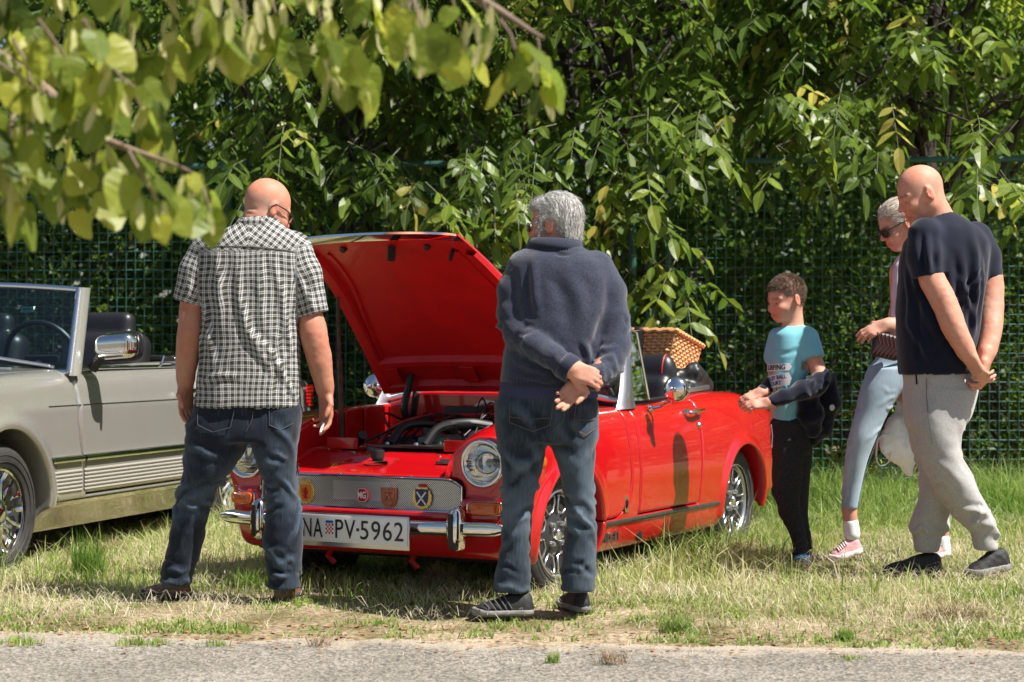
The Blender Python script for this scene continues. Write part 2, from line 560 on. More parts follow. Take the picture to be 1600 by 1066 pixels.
def perforated(name):
    """silver sheet punched with round holes in staggered rows"""
    m, nt, b = new_mat(name)
    out = nt.nodes['Material Output']
    b.inputs['Base Color'].default_value = (.62, .62, .62, 1); b.inputs['Metallic'].default_value = .85; b.inputs['Roughness'].default_value = .33
    tc = node(nt, 'ShaderNodeTexCoord'); sp = node(nt, 'ShaderNodeSeparateXYZ'); nt.links.new(tc.outputs['Object'], sp.inputs[0])
    def mth(op, a, b_=None):
        n = node(nt, 'ShaderNodeMath', operation=op)
        for i, q in enumerate((a, b_)):
            if q is None: continue
            if isinstance(q, (int, float)): n.inputs[i].default_value = q
            else: nt.links.new(q, n.inputs[i])
        return n.outputs[0]
    def dots(off):
        px = 0.0098; pz = px * 1.0
        u = mth('SUBTRACT', mth('FRACT', mth('ADD', mth('DIVIDE', sp.outputs[1], px), off)), .5)
        v = mth('SUBTRACT', mth('FRACT', mth('ADD', mth('DIVIDE', sp.outputs[2], pz), off)), .5)
        return mth('SQRT', mth('ADD', mth('MULTIPLY', u, u), mth('MULTIPLY', v, v)))
    dm = mth('MINIMUM', dots(0.0), dots(0.5))
    hole = mth('LESS_THAN', dm, .235)
    tr = node(nt, 'ShaderNodeBsdfTransparent'); mx = node(nt, 'ShaderNodeMixShader')
    nt.links.new(hole, mx.inputs[0]); nt.links.new(b.outputs[0], mx.inputs[1]); nt.links.new(tr.outputs[0], mx.inputs[2]); nt.links.new(mx.outputs[0], out.inputs[0])
    return m
M_GRILLE = perforated('perforated_silver')

_fc = {}
def text_mesh(s, size, depth=0.001, sx=1.0, spacing=1.0, shear=0.0, bold=0.0, fit=None):
    c = bpy.data.curves.new('lettering', 'FONT')
    c.body = s; c.size = size; c.extrude = depth / 2; c.align_x = 'CENTER'; c.align_y = 'CENTER'
    c.space_character = spacing; c.shear = shear; c.offset = bold
    o = bpy.data.objects.new('lettering', c)
    COL.objects.link(o)
    dg = bpy.context.evaluated_depsgraph_get()
    me = bpy.data.meshes.new_from_object(o.evaluated_get(dg))
    v = np.array([tuple(q.co) for q in me.vertices]); v[:, 0] *= sx
    if fit is not None:
        for i in (0, 1): v[:, i] = (v[:, i] - (v[:, i].max() + v[:, i].min()) / 2) * fit[i] / np.ptp(v[:, i])
    f = [list(p.vertices) for p in me.polygons]
    bpy.data.objects.remove(o); bpy.data.curves.remove(c); bpy.data.meshes.remove(me)
    return v, f

def text_obj(name, s, size, M, c, material, parent, depth=0.001, **kw):
    v, f = text_mesh(s, size, depth, **kw)
    mb = MB(); mb.add(v @ np.asarray(M).T + np.asarray(c, float), f)
    return mb.build(name, material, parent, smooth=False)

CAR_TH = R(28.2)
car = empty('roadster', (-0.38, 8.627, 0.0), -math.pi / 2 - CAR_TH,
            'red open two-seat roadster with its bonnet raised', 'car')
MX_FRONT = np.array([[0, 0, 1], [1, 0, 0], [0, 1, 0]], float)   # local x->+y(car left), y->z, z->+x (forward)
MX_SIDE = np.array([[-1, 0, 0], [0, 0, 1], [0, 1, 0]], float)   # local x-> -x(rear), y->z, z->+y (left side)

w0 = curve([.7, .6, .4, 0, -.6, -1.5, -2.0, -2.4, -2.8, -2.9], [.68, .70, .72, .735, .735, .735, .735, .715, .66, .64])
wz = curve([.1, .15, .25, .4, .5, .6, .7, .8, .9, 1.0], [.075, .055, .022, .004, 0, .005, .020, .048, .09, .13])
nz = curve([.1, .2, .3, .4, .5, .6, .7, .8, .9], [-.13, -.075, -.025, 0, 0, -.015, -.055, -.12, -.2])
rz_ = curve([.1, .3, .5, .7, .8, .9], [.2, .07, 0, .05, .13, .2])
ztf = curve([.7, .6, .45, .2, 0, -.3, -.6, -1.0, -1.4, -1.75, -2.1, -2.4, -2.8, -2.9], [.68, .70, .745, .785, .80, .812, .815, .82, .838, .862, .855, .81, .70, .66])
ztc = curve([.7, .6, .5, .35, .2, 0, -.3, -.5, -.75, -1.6, -1.75, -2.1, -2.4, -2.8, -2.9], [.50, .545, .60, .68, .745, .80, .855, .88, .885, .86, .87, .865, .82, .70, .66])
bw = curve([.7, .55, .3, 0, -.5, -.6], [.40, .43, .455, .49, .51, .51])
zs_ = curve([.7, .6, .35, .2, 0, -.6], [.53, .545, .60, .635, .635, .635])

HB = .0092
gb = Grid((-2.95, -.80, .10), (.72, .80, .96), HB)
x, y, z = gb.xyz(); ay = np.abs(y)
d = smax(ay - (w0(x) - wz(z)), x - (.61 - .075 * (ay / .7)**3 + nz(z)), .08)
d = smax(d, (-2.82 + .09 * (ay / .7)**3 + rz_(z)) - x, .10)
mm = sstep(.30, .56, ay)
zt = ztc(x) * (1 - mm) + ztf(x) * mm
d = smax(d, (z - zt) * .97, .075)
zb = np.interp(x, [-2.85, -2.3, -1.8, 0, .3, .62], [.34, .26, .165, .165, .20, .225]).astype(np.float32)
d = smax(d, zb - z, .04)
gb.d = d.astype(np.float32)
for sy in (1, -1):
    # lamp pods
    gb.limb([(.30, sy * .585, .615), (.52, sy * .592, .617)], (.124, .116), (.124, .116), k=.07)
    gb.plane((.552, 0, 0), (1, 0, 0), .015, lo=(.5, sy * .6 - .14, .48), hi=(.72, sy * .6 + .14, .80))
    gb.limb([(.40, sy * .592, .617), (.70, sy * .592, .617)], (.094, .094), (.094, .094), k=.0, sub=True)
    # wing crease / raised arch lips
    for cx, rr in ((0.0, .300), (-2.03, .297)):
        def lip(x, y, z, cx=cx, rr=rr, sy=sy):
            q = np.sqrt((x - cx)**2 + (z - .285)**2)
            return np.maximum(np.sqrt((q - rr - .012)**2 + (y * sy - (w0(cx) - wz(z)) + .006)**2) - (.016 if cx < -1 else .011), (.235 if cx < -1 else .19) - z)
        gb.op(lip, (cx - .36, sy * .70 - .1, .16), (cx + .36, sy * .70 + .1, .66), k=.05)
    for cx, rr in ((0.0, .300), (-2.03, .297)):
        gb.op(lambda x, y, z, cx=cx, rr=rr, sy=sy: np.maximum(np.sqrt((x - cx)**2 + (z - .285)**2) - rr, .43 - y * sy), (cx - .35, min(sy * .42, sy * .85), .05), (cx + .35, max(sy * .42, sy * .85), .66), k=.006, sub=True)
# bonnet opening, slam panel, engine bay
x, y, z = gb.xyz(); ay = np.abs(y)
cut = np.maximum(np.maximum(ay - bw(x), x - .66), np.maximum(-.5 - x, zs_(x) - z))
gb.d = smax(gb.d, -cut, .012)
gb.rbox((-.12, 0, .62), (.335, .40, .40), .03, k=.01, sub=True)
gb.rbox((.42, -.08, .665), (.10, .12, .075), .03, k=.03, sub=True)
# grille mouth
gb.rbox((.62, 0, .480), (.12, .505, .068), .05, k=.012, sub=True)
# cockpit
gb.rbox((-1.23, 0, .75), (.45, .575, .42), .06, k=.02, sub=True)
gb.rbox((-1.70, 0, 1.02), (.18, .52, .27), .08, k=.03, sub=True)
x, y, z = gb.xyz(); ay = np.abs(y)
gap = .0028
door_r = np.maximum(np.maximum(x + .70 + .02 * (z - .5), (-1.475 + .10 * np.clip(.87 - z, 0, 1)) - x), np.maximum(.318 - z, .645 - ay))
rc = .17
qx = np.maximum(-.60 + rc - x, 0); qz = np.maximum(.318 + rc - z, 0)
wing_r = np.maximum(np.maximum(np.sqrt(qx**2 + qz**2) - rc, np.maximum(-.60 - x, .318 - z)), np.maximum(x + .02, bw(x) + .004 - ay + 0 * z))
body_d = np.maximum(np.maximum(gb.d, -door_r + gap), -wing_r + gap)

def car_panel(name, D, fm=None, par=None, zcut=.168, mats=(M_RED, M_UNDER, M_BLACK, M_REDIN)):
    V, Q, N = gb.mesh(D)
    Q = Q[V[Q].mean(1)[:, 2] > zcut]          # the floor pan is the chassis part
    fmat = None
    if fm is not None: fmat = fm(V[Q].mean(1))
    return obj(name, make_mesh(name, V, Q, normals=N, mats=list(mats), fmat=fmat), par or car)

def body_fm(c):
    X, Y, Z = c[:, 0], np.abs(c[:, 1]), c[:, 2]
    m = np.zeros(len(c), int)
    for cx, rr in ((0, .295), (-2.03, .292)):
        m[(np.hypot(X - cx, Z - .285) < rr) & (Y > .40) & (Y < .70)] = 1
    m[(Y < .585) & (X < -.77) & (X > -1.69) & (Z < .84)] = 2
    m[(Y < .53) & (X < -1.5) & (X > -1.89) & (Z < .835)] = 2
    m[(Y < .41) & (X < .22) & (X > -.47) & (Z < .63)] = 3
    m[(X > .40) & (Y < .49) & (Z > .41) & (Z < .545) & (X < .55)] = 1
    m[Z < .17] = 1
    return m
car_panel('body', body_d, body_fm)
for sy in (1, -1):
    half = np.where(y * sy > 0, -1, .3).astype(np.float32)
    car_panel('door', np.maximum(np.maximum(gb.d, door_r + gap), half), lambda c: np.where(np.abs(c[:, 1]) < .655, 2, 0))
    car_panel('front_wing', np.maximum(np.maximum(gb.d, wing_r + gap), half), lambda c: np.where((np.hypot(c[:, 0], c[:, 2] - .285) < .295) & (np.abs(c[:, 1]) < .70), 1, 0))
del gb, d, cut, door_r, wing_r, body_d, half, mm, zt

def arc_line(y0, y1, n, fx, z): return [(fx(t), t, z) for t in np.linspace(y0, y1, n)]

# ---- bonnet (raised): built closed, then turned about the hinge
def bonnet_parts():
    pv = np.array([-.5, 0, .885]); A = R(54.6)
    rot = np.array([[math.cos(A), 0, -math.sin(A)], [0, 1, 0], [math.sin(A), 0, math.cos(A)]])
    def tr(P):
        P = np.asarray(P, float); return (P - pv) @ rot.T + pv
    nx_, ny_ = 44, 41
    xs = np.concatenate([np.linspace(-.49, .45, 30), np.linspace(.47, .60, 14)])
    hw = lambda xx: float(bw(xx)) - .008
    def surf(xx, t, off=0.0):
        b = hw(xx); yy = t * b
        return (xx, yy, float(ztc(xx)) - .022 * t * t - .012 * t**6 - off + .004)
    top = np.array([[surf(a, t) for t in np.linspace(-1, 1, ny_)] for a in xs])
    bot = np.array([[surf(a, t, .012) for t in np.linspace(-1, 1, ny_)] for a in xs])
    mb = MB()
    mb.sheet(tr(top.reshape(-1, 3)).reshape(top.shape)[::-1], 0)
    mb.sheet(tr(bot.reshape(-1, 3)).reshape(top.shape), 1)
    rim = lambda a, b: mb.sheet(tr(np.array([a, b]).reshape(-1, 3)).reshape(2, -1, 3), 0)
    rim(top[:, 0], bot[:, 0]); rim(bot[:, -1], top[:, -1]); rim(bot[0], top[0]); rim(top[-1], bot[-1])
    bon = mb.build('bonnet', [M_RED, M_REDIN], car, angle=50)
    # pressed frame on the underside: side channels, rear cross panel with two sunken trays
    fr = MB()
    def strip(path, wd, hgt):
        """raised hat-section along (x, t) path"""
        for (xa, ta), (xb, tb) in zip(path[:-1], path[1:]):
            pass
        P = []
        for (xa, ta) in path:
            b = hw(xa)
            row = []
            for q, o in ((-1, .011), (-.75, .011 + hgt), (.75, .011 + hgt), (1, .011)):
                row.append(surf(xa, np.clip(ta + q * wd / b, -1, 1), o))
            P.append(row)
        P = np.array(P)
        fr.sheet(tr(P.reshape(-1, 3)).reshape(P.shape))
    for s_ in (-1, 1):
        strip([(a, s_ * .94) for a in np.linspace(-.47, .47, 20)], .03, .028)
        strip([(a, s_ * (.86 - .10 * sstep(-.2, .45, a))) for a in np.linspace(-.30, .47, 20)], .008, .012)
    # rear cross member
    def slab(x0, x1, t0, t1, o0, o1, mi=0, n=14):
        P = np.array([[surf(x0, t, o0) for t in np.linspace(t0, t1, n)], [surf(x0 + .02, t, o1) for t in np.linspace(t0, t1, n)],
                      [surf(x1 - .02, t, o1) for t in np.linspace(t0, t1, n)], [surf(x1, t, o0) for t in np.linspace(t0, t1, n)]])
        fr.sheet(tr(P.reshape(-1, 3)).reshape(P.shape), mi)
    slab(-.485, -.415, -.9, .9, .011, .04)
    slab(-.33, -.26, -.9, .9, .011, .04)
    for t0 in (-.9, -.08, .74): slab(-.43, -.30, t0, t0 + .16, .011, .037)
    fr.build('underside_frame', M_REDIN, bon, angle=35)
    # bright lip strip along the front edge
    st = MB()
    P = np.array([[surf(a, t, o) for t in np.linspace(-.99, .99, 31)] for a, o in ((.60, -.003), (.607, .008), (.60, .018), (.565, .016), (.55, .014))])
    st.sheet(tr(P.reshape(-1, 3)).reshape(P.shape))
    st.build('lip_strip', M_CHROME, bon, angle=60)
    hk = MB()
    a = tr([surf(.50, .02, .012)])[0]; b = tr([surf(.46, .04, .085)])[0]
    hk.tube([a, b], .014, 10); 
    for i in range(7):
        c_ = a + (b - a) * (i + .5) / 7; hk.lathe([(.017, -.003), (.020, 0), (.017, .003)], 10, c_, frame(b - a))
    hk.build('latch_pin', M_HOSE, bon)
    sc = MB()
    sc.box(tr([surf(.47, .72, .035)])[0], (.02, .012, .075), rot=rot @ np.array([[.9, 0, .4], [0, 1, 0], [-.4, 0, .9]]), bev=.004)
    sc.build('safety_catch', M_HOSE, bon)
    for t in (-.55, .45):
        bb = MB(); bb.lathe([(0, .014), (.014, .012), (.016, 0), (.016, -.012)], 12, tr([surf(.50, t, .016)])[0], rot @ np.diag([1, 1, -1.])); bb.build('rubber_buffer', M_HOSE, bon)
    return tr, surf
btr, bsurf = bonnet_parts()
pr = MB()
p_top = btr([bsurf(.18, -.97, .03)])[0]; p_bot = np.array([.06, -.415, .60])
pr.tube([p_bot, p_bot + (p_top - p_bot) * .55, p_top], [.009, .009, .007], 8)
pr.tube([p_bot + (p_top - p_bot) * .1, p_bot + (p_top - p_bot) * .6], .012, 8)
pr.build('bonnet_prop', M_RUST, car)
for s_ in (-1, 1):
    hg = MB()
    hg.box((-.43, s_ * .33, .80), (.05, .012, .16), rot=frame((-.3, 0, 1)), bev=.004)
    hg.tube(spline([(-.40, s_ * .33, .70), (-.35, s_ * .335, .80), (-.38, s_ * .33, .90), (-.40, s_ * .33, .96)], 5), .018, 8)
    hg.lathe([(0, .012), (.012, .010), (.014, 0)], 10, (-.395, s_ * .33, .955), frame((1, 0, .3)))
    hg.build('bonnet_hinge', M_BLACK, car)

# ---- front lamps, grille, bumper, number plate
def cyl_x(mb, c, r, x0, x1, n=28, mi=0): mb.lathe([(0, x1), (r, x1), (r, x0)], n, (0, c[1], c[2]), MX_FRONT, mi)
for s_ in (1, -1):
    hc = np.array([.0, s_ * .592, .617])
    hl = MB()
    hl.lathe([(.0, .46), (.03, .462), (.06, .485), (.092, .53), (.094, .548)], 36, hc, MX_FRONT)
    h_o = hl.build('headlight', M_CHROME, car, angle=60)
    rm = MB(); rm.lathe([(.083, .548), (.086, .562), (.093, .566), (.100, .558), (.1035, .540), (.100, .530)], 40, hc, MX_FRONT)
    rm.build('rim', M_CHROME, h_o, angle=80)
    ln = MB()
    n_, m_ = 49, 49
    g_ = np.linspace(-1, 1, n_)
    A_, B_ = np.meshgrid(g_, g_, indexing='ij')
    rr = np.sqrt(A_**2 + B_**2)
    th = np.arctan2(B_, A_)
    # square-to-disc map keeps the flutes vertical
    ua = A_ * np.sqrt(1 - B_**2 / 2); ub = B_ * np.sqrt(1 - A_**2 / 2); r2 = ua**2 + ub**2
    ribs = .0011 * np.sin(ua * 70) * (np.abs(ub) < .82) + .0012 * np.sin(ub * 20) * (ub < .3)
    P = np.stack([.552 + .022 * (1 - r2) + ribs, hc[1] + ua * .085, hc[2] + ub * .085], -1)
    ln.sheet(P)
    ln.build('lens', glass_mat('headlamp_lens', (.93, .95, .96), .02, .10) if s_ == 1 else MATS['headlamp_lens'], h_o, angle=180)
    bl = MB(); bl.lathe([(0, .512), (.012, .51), (.018, .495), (.012, .47)], 14, hc, MX_FRONT); bl.build('bulb_shield', M_STEELGREY, h_o)
    # amber indicator below
    ind = MB()
    yy = s_ * .605
    poly = []
    for a in np.linspace(0, 2 * math.pi, 40, endpoint=False):
        ca, sa = math.cos(a), math.sin(a)
        poly.append((math.copysign(abs(ca)**.45, ca), math.copysign(abs(sa)**.45, sa)))
    poly = np.array(poly)
    fxx = lambda yv: .60 - .075 * (abs(yv) / .7)**3
    lay = lambda k, off: np.array([[fxx(yy + p[0] * .066 * k) + off, yy + p[0] * .066 * k, .433 + p[1] * .026 * k] for p in poly])
    ind.sheet(np.array([lay(1.0, -.012), lay(1.0, .018), lay(.95, .027), lay(.6, .032), lay(.02, .033)]).transpose(1, 0, 2), 0, close_u=True)
    i_o = ind.build('indicator', M_AMBER, car, angle=50)
    bz = MB(); bz.sheet(np.array([lay(1.0, .0), lay(1.06, .014), lay(1.13, .012), lay(1.15, -.012)]).transpose(1, 0, 2), 0, close_u=True)
    bz.build('bezel', M_CHROME, i_o, angle=70)
    for q in (-.5, 0, .5):
        pass
    sm = MB(); sm.lathe([(0, .012), (.02, .011), (.026, .006), (.028, -.01)], 16, (0, 0, 0), np.diag([1.5, 1, 1.]))
    sm.v = [v @ MX_SIDE.T * np.array([1, s_, 1]) + np.array([.29, s_ * .728, .613]) for v in sm.v]
    sm.build('side_repeater', M_AMBER, car)

gr = MB()
ys = np.linspace(-.5, .5, 41)
gx = lambda yv: .575 - .05 * (abs(yv) / .7)**3
zl = lambda yv: (.412 + .03 * max(0, (abs(yv) - .42) / .08)**2, .548 - .03 * max(0, (abs(yv) - .42) / .08)**2)
gr.sheet(np.array([[(gx(v), v, zl(v)[0]) for v in ys], [(gx(v), v, zl(v)[1]) for v in ys]]))
gr_o = gr.build('grille', M_GRILLE, car, angle=180)
gt = MB()
loop = [(gx(v) + .010, v, zl(v)[1]) for v in ys] + [(gx(v) + .010, v, zl(v)[0]) for v in ys[::-1]]
gt.tube(loop, .0065, 8, closed=True)
gt.build('grille_surround', M_CHROME, gr_o)
bk = MB(); bk.box((.46, 0, .48), (.02, .9, .13)); bk.box((.50, -.02, .49), (.012, .30, .10), mi=1); bk.box((.49, .24, .47), (.012, .12, .10), mi=1); bk.box((.515, .14, .48), (.012, .03, .14), mi=2)
bk.build('radiator_intake', [M_UNDER, M_ALU, M_RED], car)

def shield(w, h, n=10):
    pts = [(-w, h), (-w * .5, h * .94), (0, h), (w * .5, h * .94), (w, h)]
    for t in np.linspace(0, 1, n): pts.append((w * math.cos(t * math.pi / 2)**.8 if t < 1 else 0, h * .2 - h * 1.2 * math.sin(t * math.pi / 2)))
    for t in np.linspace(1, 0, n)[1:]: pts.append((-w * math.cos(t * math.pi / 2)**.8, h * .2 - h * 1.2 * math.sin(t * math.pi / 2)))
    return pts
def badge(yv, zv, layers, label):
    b0 = None
    xo = gx(yv) + .004
    for name, poly, dep, m in layers:
        mb = MB(); mb.prism(poly, dep, (xo, yv, zv), MX_FRONT)
        o = mb.build(name, m, car if b0 is None else b0, smooth=False)
        if b0 is None:
            b0 = o; o['label'] = label
        xo += dep
    return b0, xo
def wreath(rx, ry, n=30):
    return [(rx * math.cos(a) * (1 + .08 * (i % 2)), ry * math.sin(a) * (1 + .08 * (i % 2))) for i, a in enumerate(np.linspace(0, 2 * math.pi, n, endpoint=False))]
# lion shield in a wreath
b0, xo = badge(-.262, .468, [('badge', wreath(.040, .044), .006, M_GOLD), ('shield', shield(.026, .036), .004, M_ORANGE)], 'round badge with an orange lion shield')
li = MB()
for pts, r0 in ((([0, -.022], [.004, -.004], [-.002, .012], [.004, .022]), .006), (([.002, .012], [-.012, .016]), .003), (([.002, .004], [-.014, .004]), .003), (([0, -.006], [-.012, -.012]), .003), (([.002, -.012], [.012, -.024]), .003), (([.006, -.01], [.014, .004], [.010, .016]), .0022)):
    P = spline([(0, 0, 0) if False else (xo + .001, -.262 + a, .468 + b) for a, b in pts], 4); li.tube(P, r0, 6)
li.build('lion', M_BADGERED, b0)
cr = MB()
for i in range(5): cr.prism([(-.005, 0), (.005, 0), (0, .016)], .006, (gx(-.262) + .004, -.262 + (i - 2) * .009, .512), MX_FRONT)
cr.build('crown', M_GOLD, b0, smooth=False)
# octagon badge with its two letters
octa = lambda r: [(r * math.cos(R(22.5 + 45 * i)), r * math.sin(R(22.5 + 45 * i))) for i in range(8)]
b0, xo = badge(.028, .469, [('badge', octa(.034), .004, M_BADGERED), ('border', octa(.0315), .002, M_PLATE), ('field', octa(.0285), .002, M_BADGERED)], 'small red octagonal badge with two letters')
text_obj('letters', 'MG', .040, MX_FRONT, (xo + .001, .028, .468), M_PLATE, b0, .002, sx=.72, bold=.0006)
# copper shield
b0, xo = badge(.158, .463, [('badge', shield(.038, .042), .007, M_COPPER), ('relief', shield(.030, .034), .003, M_COPPER)], 'plain copper shield badge')
rl = MB(); rl.tube([(xo + .001, .14, .45), (xo + .003, .158, .478), (xo + .001, .176, .45)], .004, 6); rl.tube([(xo + .001, .138, .482), (xo + .001, .178, .482)], .003, 6); rl.lathe([(0, .004), (.009, .002), (.010, 0)], 12, (xo, .158, .458), MX_FRONT)
rl.build('figure', M_COPPER, b0)
# navy shield with white saltire in a wreath
b0, xo = badge(.318, .469, [('badge', wreath(.044, .046), .006, M_GOLD), ('shield', shield(.030, .036), .004, M_NAVY)], 'round badge with a white cross on a navy shield')
st = MB()
for s_ in (1, -1): st.box((xo + .001, .318, .466), (.003, .006, .068), rot=np.array([[1, 0, 0], [0, math.cos(R(40 * s_)), -math.sin(R(40 * s_))], [0, math.sin(R(40 * s_)), math.cos(R(40 * s_))]]))
st.build('saltire', M_WHITE, b0, smooth=False)
cr = MB()
for i in range(3): cr.lathe([(0, .009), (.006, .007), (.008, 0), (.006, -.006)], 10, (gx(.318) + .006, .318 + (i - 1) * .011, .517))
cr.box((gx(.318) + .006, .318, .520), (.006, .014, .008), bev=.002)
cr.build('crown', M_BADGERED, b0)

# bumper: two chrome bars in one curved blade, two overriders, plate
bx = lambda yv: .665 - .085 * (abs(yv) / .7)**3
bp = MB()
prof = [(-.012, -.029), (.004, -.028), (.013, -.018), (.016, 0), (.013, .018), (.004, .028), (-.012, .029)]
P = []
for v in np.linspace(-.705, .705, 45):
    k = 1 - .45 * sstep(.66, .705, abs(v))
    P.append([(bx(v) + a, v, .352 + b * k) for a, b in prof])
bp.sheet(np.array(P)[::-1])
for s_ in (1, -1): bp.tube([(.45, s_ * .42, .34), (.65, s_ * .42, .345)], .018, 8, mi=1)
bp.build('bumper', [M_CHROME, M_UNDER], car, angle=180)
for s_ in (1, -1):
    ov = MB()
    rows = []
    for zz, wd, dp in ((.262, .012, .03), (.272, .026, .055), (.32, .031, .070), (.38, .031, .070), (.425, .027, .056), (.440, .012, .03)):
        rows.append([(bx(.48) - .02 + dp * a, s_ * .487 + .03 + wd * b, zz) for a, b in ((0, -1), (.6, -1), (.92, -.72), (1, 0), (.92, .72), (.6, 1), (0, 1))])
    ov.sheet(np.array(rows))
    ov.f.append([0, 1, 2, 3, 4, 5, 6]); ov.m.append(0); ov.f.append([35 + i for i in range(7)][::-1]); ov.m.append(0)
    o_o = ov.build('overrider', M_CHROME, car, angle=60)
    rb = MB(); rb.box((bx(.48) + .050, s_ * .487 + .03, .350), (.012, .022, .135), bev=.005); rb.build('rubber_face', M_BLACK, o_o)

PLX = .715
npl = MB(); npl.box((PLX - .004, .05, .330), (.006, .575, .138), bev=.002)
np_o = npl.build('number_plate', M_ALU, car)
np_o['label'] = 'white number plate with a blue band and black characters'
q = MB(); q.box((PLX + .001, .05, .336), (.004, .560, .112), bev=.001); q.build('plate_face', M_PLATE, np_o)
q = MB(); q.box((PLX + .0025, -.210, .336), (.004, .040, .112), bev=.0005); q.build('blue_band', M_BLUE, np_o)
pt = lambda nm, s, yv, zv, sz, m, **kw: text_obj(nm, s, sz, MX_FRONT, (PLX + .0045, yv, zv), m, np_o, .002, **kw)
pt('country_letters', 'HR', -.210, .302, .032, M_PLATE, sx=.85, bold=.0006)
stars = MB()
for i in range(12):
    a = i * math.pi / 6; stars.prism(octa(.0022), .001, (PLX + .0045, -.210 + .013 * math.cos(a), .358 + .013 * math.sin(a)), MX_FRONT)
stars.build('stars', M_GOLD, np_o, smooth=False)
pt('characters', 'NA', -.132, .337, .120, M_INK, spacing=1.12, fit=(.098, .078))
pt('characters', 'PV', .031, .337, .120, M_INK, spacing=1.12, fit=(.098, .078))
pt('characters', '5962', .209, .337, .120, M_INK, spacing=1.10, fit=(.208, .078))
q = MB(); q.box((PLX + .004, .092, .337), (.003, .012, .012)); q.build('dash', M_INK, np_o, smooth=False)
ch = MB()
for i in range(5):
    for j in range(5):
        ch.box((PLX + .0042, -.063 + (i) * .0075, .352 - j * .0085), (.002, .0075, .0085), mi=(i + j) % 2)
for i in range(5): ch.box((PLX + .0042, -.063 + i * .0075, .365), (.002, .006, .010), mi=2)
ch.build('checker_shield', [M_BADGERED, M_WHITE, M_BLUE], np_o, smooth=False)

# ---- engine bay
eg = MB(); eg.box((.13, 0.02, .655), (.17, .42, .012), bev=.003); eg.build('radiator_cowl', mat('cowl_dark', (.03, .024, .022), .25, var=.3, vscale=8, coat=.3), car)
for yv in (-.13, .02, .17):
    q = MB(); q.lathe([(0, .010), (.010, .009), (.012, 0)], 10, (.13, yv, .66)); q.build('bolt', M_ALU, car)
for s_, wd in ((-1, .16), (1, .15)):
    q = MB(); q.box((.235, s_ * .30, .665), (.012, wd, .05), bev=.004); q.build('slam_bracket', M_RED, car)
q = MB(); q.lathe([(0, .05), (.022, .05), (.030, .045), (.030, .012), (.024, .01), (.024, 0), (.05, 0)], 20, (.37, -.03, .60)); q.lathe([(.026, .051), (.010, .046), (0, .03)], 16, (.37, -.03, .60)); q.build('latch_cup', M_HOSE, car)
q = MB(); q.box((.36, .31, .603), (.05, .085, .012), bev=.003); q.box((.36, .31, .612), (.012, .06, .010)); q.build('catch_plate', M_STEELGREY, car)
for yv, xx in ((-.40, .44), (.22, .27), (-.22, .27), (.40, .47), (-.1, .56), (.25, .56)):
    q = MB(); q.lathe([(0, .006), (.007, .005), (.009, 0)], 8, (xx, yv, float(zs_(xx)) - .001)); q.build('screw', M_STEELGREY, car)
eb = MB()
eb.box((-.14, .06, .52), (.38, .20, .22), bev=.02)
e_o = eb.build('engine_block', M_ENGGREEN, car)
rc_ = MB(); rc_.box((-.12, .04, .665), (.36, .13, .06), bev=.025); rc_.lathe([(0, .03), (.025, .028), (.03, .0)], 14, (.0, .04, .69)); rc_.build('rocker_cover', M_ENGGREEN, e_o)
ac = MB()
for xx in (-.05, -.22): ac.lathe([(0, .04), (.06, .04), (.066, .03), (.066, -.03), (.06, -.04), (0, -.04)], 22, (xx, .25, .66), frame((0, 1, .1)))
ac.build('air_filter', M_STEELGREY, car)
hs = MB()
hs.tube(spline([(.12, -.12, .66), (.02, -.10, .74), (-.12, -.02, .74), (-.20, .02, .69)], 6), .020, 9)
hs.tube(spline([(.12, .06, .66), (.06, .10, .735), (-.02, .20, .755), (-.10, .27, .74)], 6), .022, 9)
hs.tube(spline([(.10, .23, .64), (.06, .28, .68), (.08, .34, .67), (.02, .37, .62)], 6), .024, 9)
hs.tube(spline([(.02, .34, .66), (-.05, .36, .70), (-.15, .36, .64)], 6), .018, 9)
hs.build('coolant_hose', M_HOSE, car)
q = MB(); q.tube(spline([(.03, -.26, .62), (-.05, -.22, .72), (-.16, -.12, .77), (-.30, .0, .775), (-.40, .2, .78)], 6), .011, 8); q.build('red_hose', M_REDPIPE, car)
q = MB(); q.tube(spline([(-.44, .04, .775), (-.43, .0, .80), (-.44, .05, .835), (-.445, .15, .825), (-.45, .35, .822)], 6), .010, 8); q.build('white_pipe', M_WHITE, car)
for k, (a, b) in enumerate((((.02, .20, .70), (-.38, .30, .74)), ((.0, .24, .70), (-.36, .2, .76)), ((-.05, .2, .72), (-.38, .12, .74)))):
    q = MB(); m_ = (np.array(a) + np.array(b)) / 2 + np.array([0, 0, .09 + .02 * k]); q.tube(spline([a, m_, b], 8), .004, 6); q.build('cable', M_HOSE, car)
q = MB(); q.box((-.43, -.04, .755), (.05, .22, .12), bev=.012); q.build('heater_box', M_HOSE, car)
q = MB(); q.box((-.41, .24, .77), (.012, .5, .012)); q.build('bulkhead_rail', M_ALU, car)
q = MB(); q.tube([(.10, -.36, .62), (.12, -.30, .66), (.16, -.24, .70)], .022, 8); q.lathe([(0, .03), (.03, .03), (.035, 0), (.03, -.03)], 14, (.09, -.36, .63)); q.build('brake_cylinder', M_HOSE, car)
q = MB(); q.lathe([(0, .05), (.035, .05), (.05, .035), (.05, -.05), (0, -.05)], 18, (.10, .335, .645), frame((.3, 1, .2))); q.tube([(.06, .37, .64), (.03, .385, .72)], .022, 10); q.build('carburettor', M_STEELGREY, car)
q = MB(); q.box((-.22, -.26, .58), (.20, .16, .20), bev=.01); q.build('battery', M_HOSE, car)
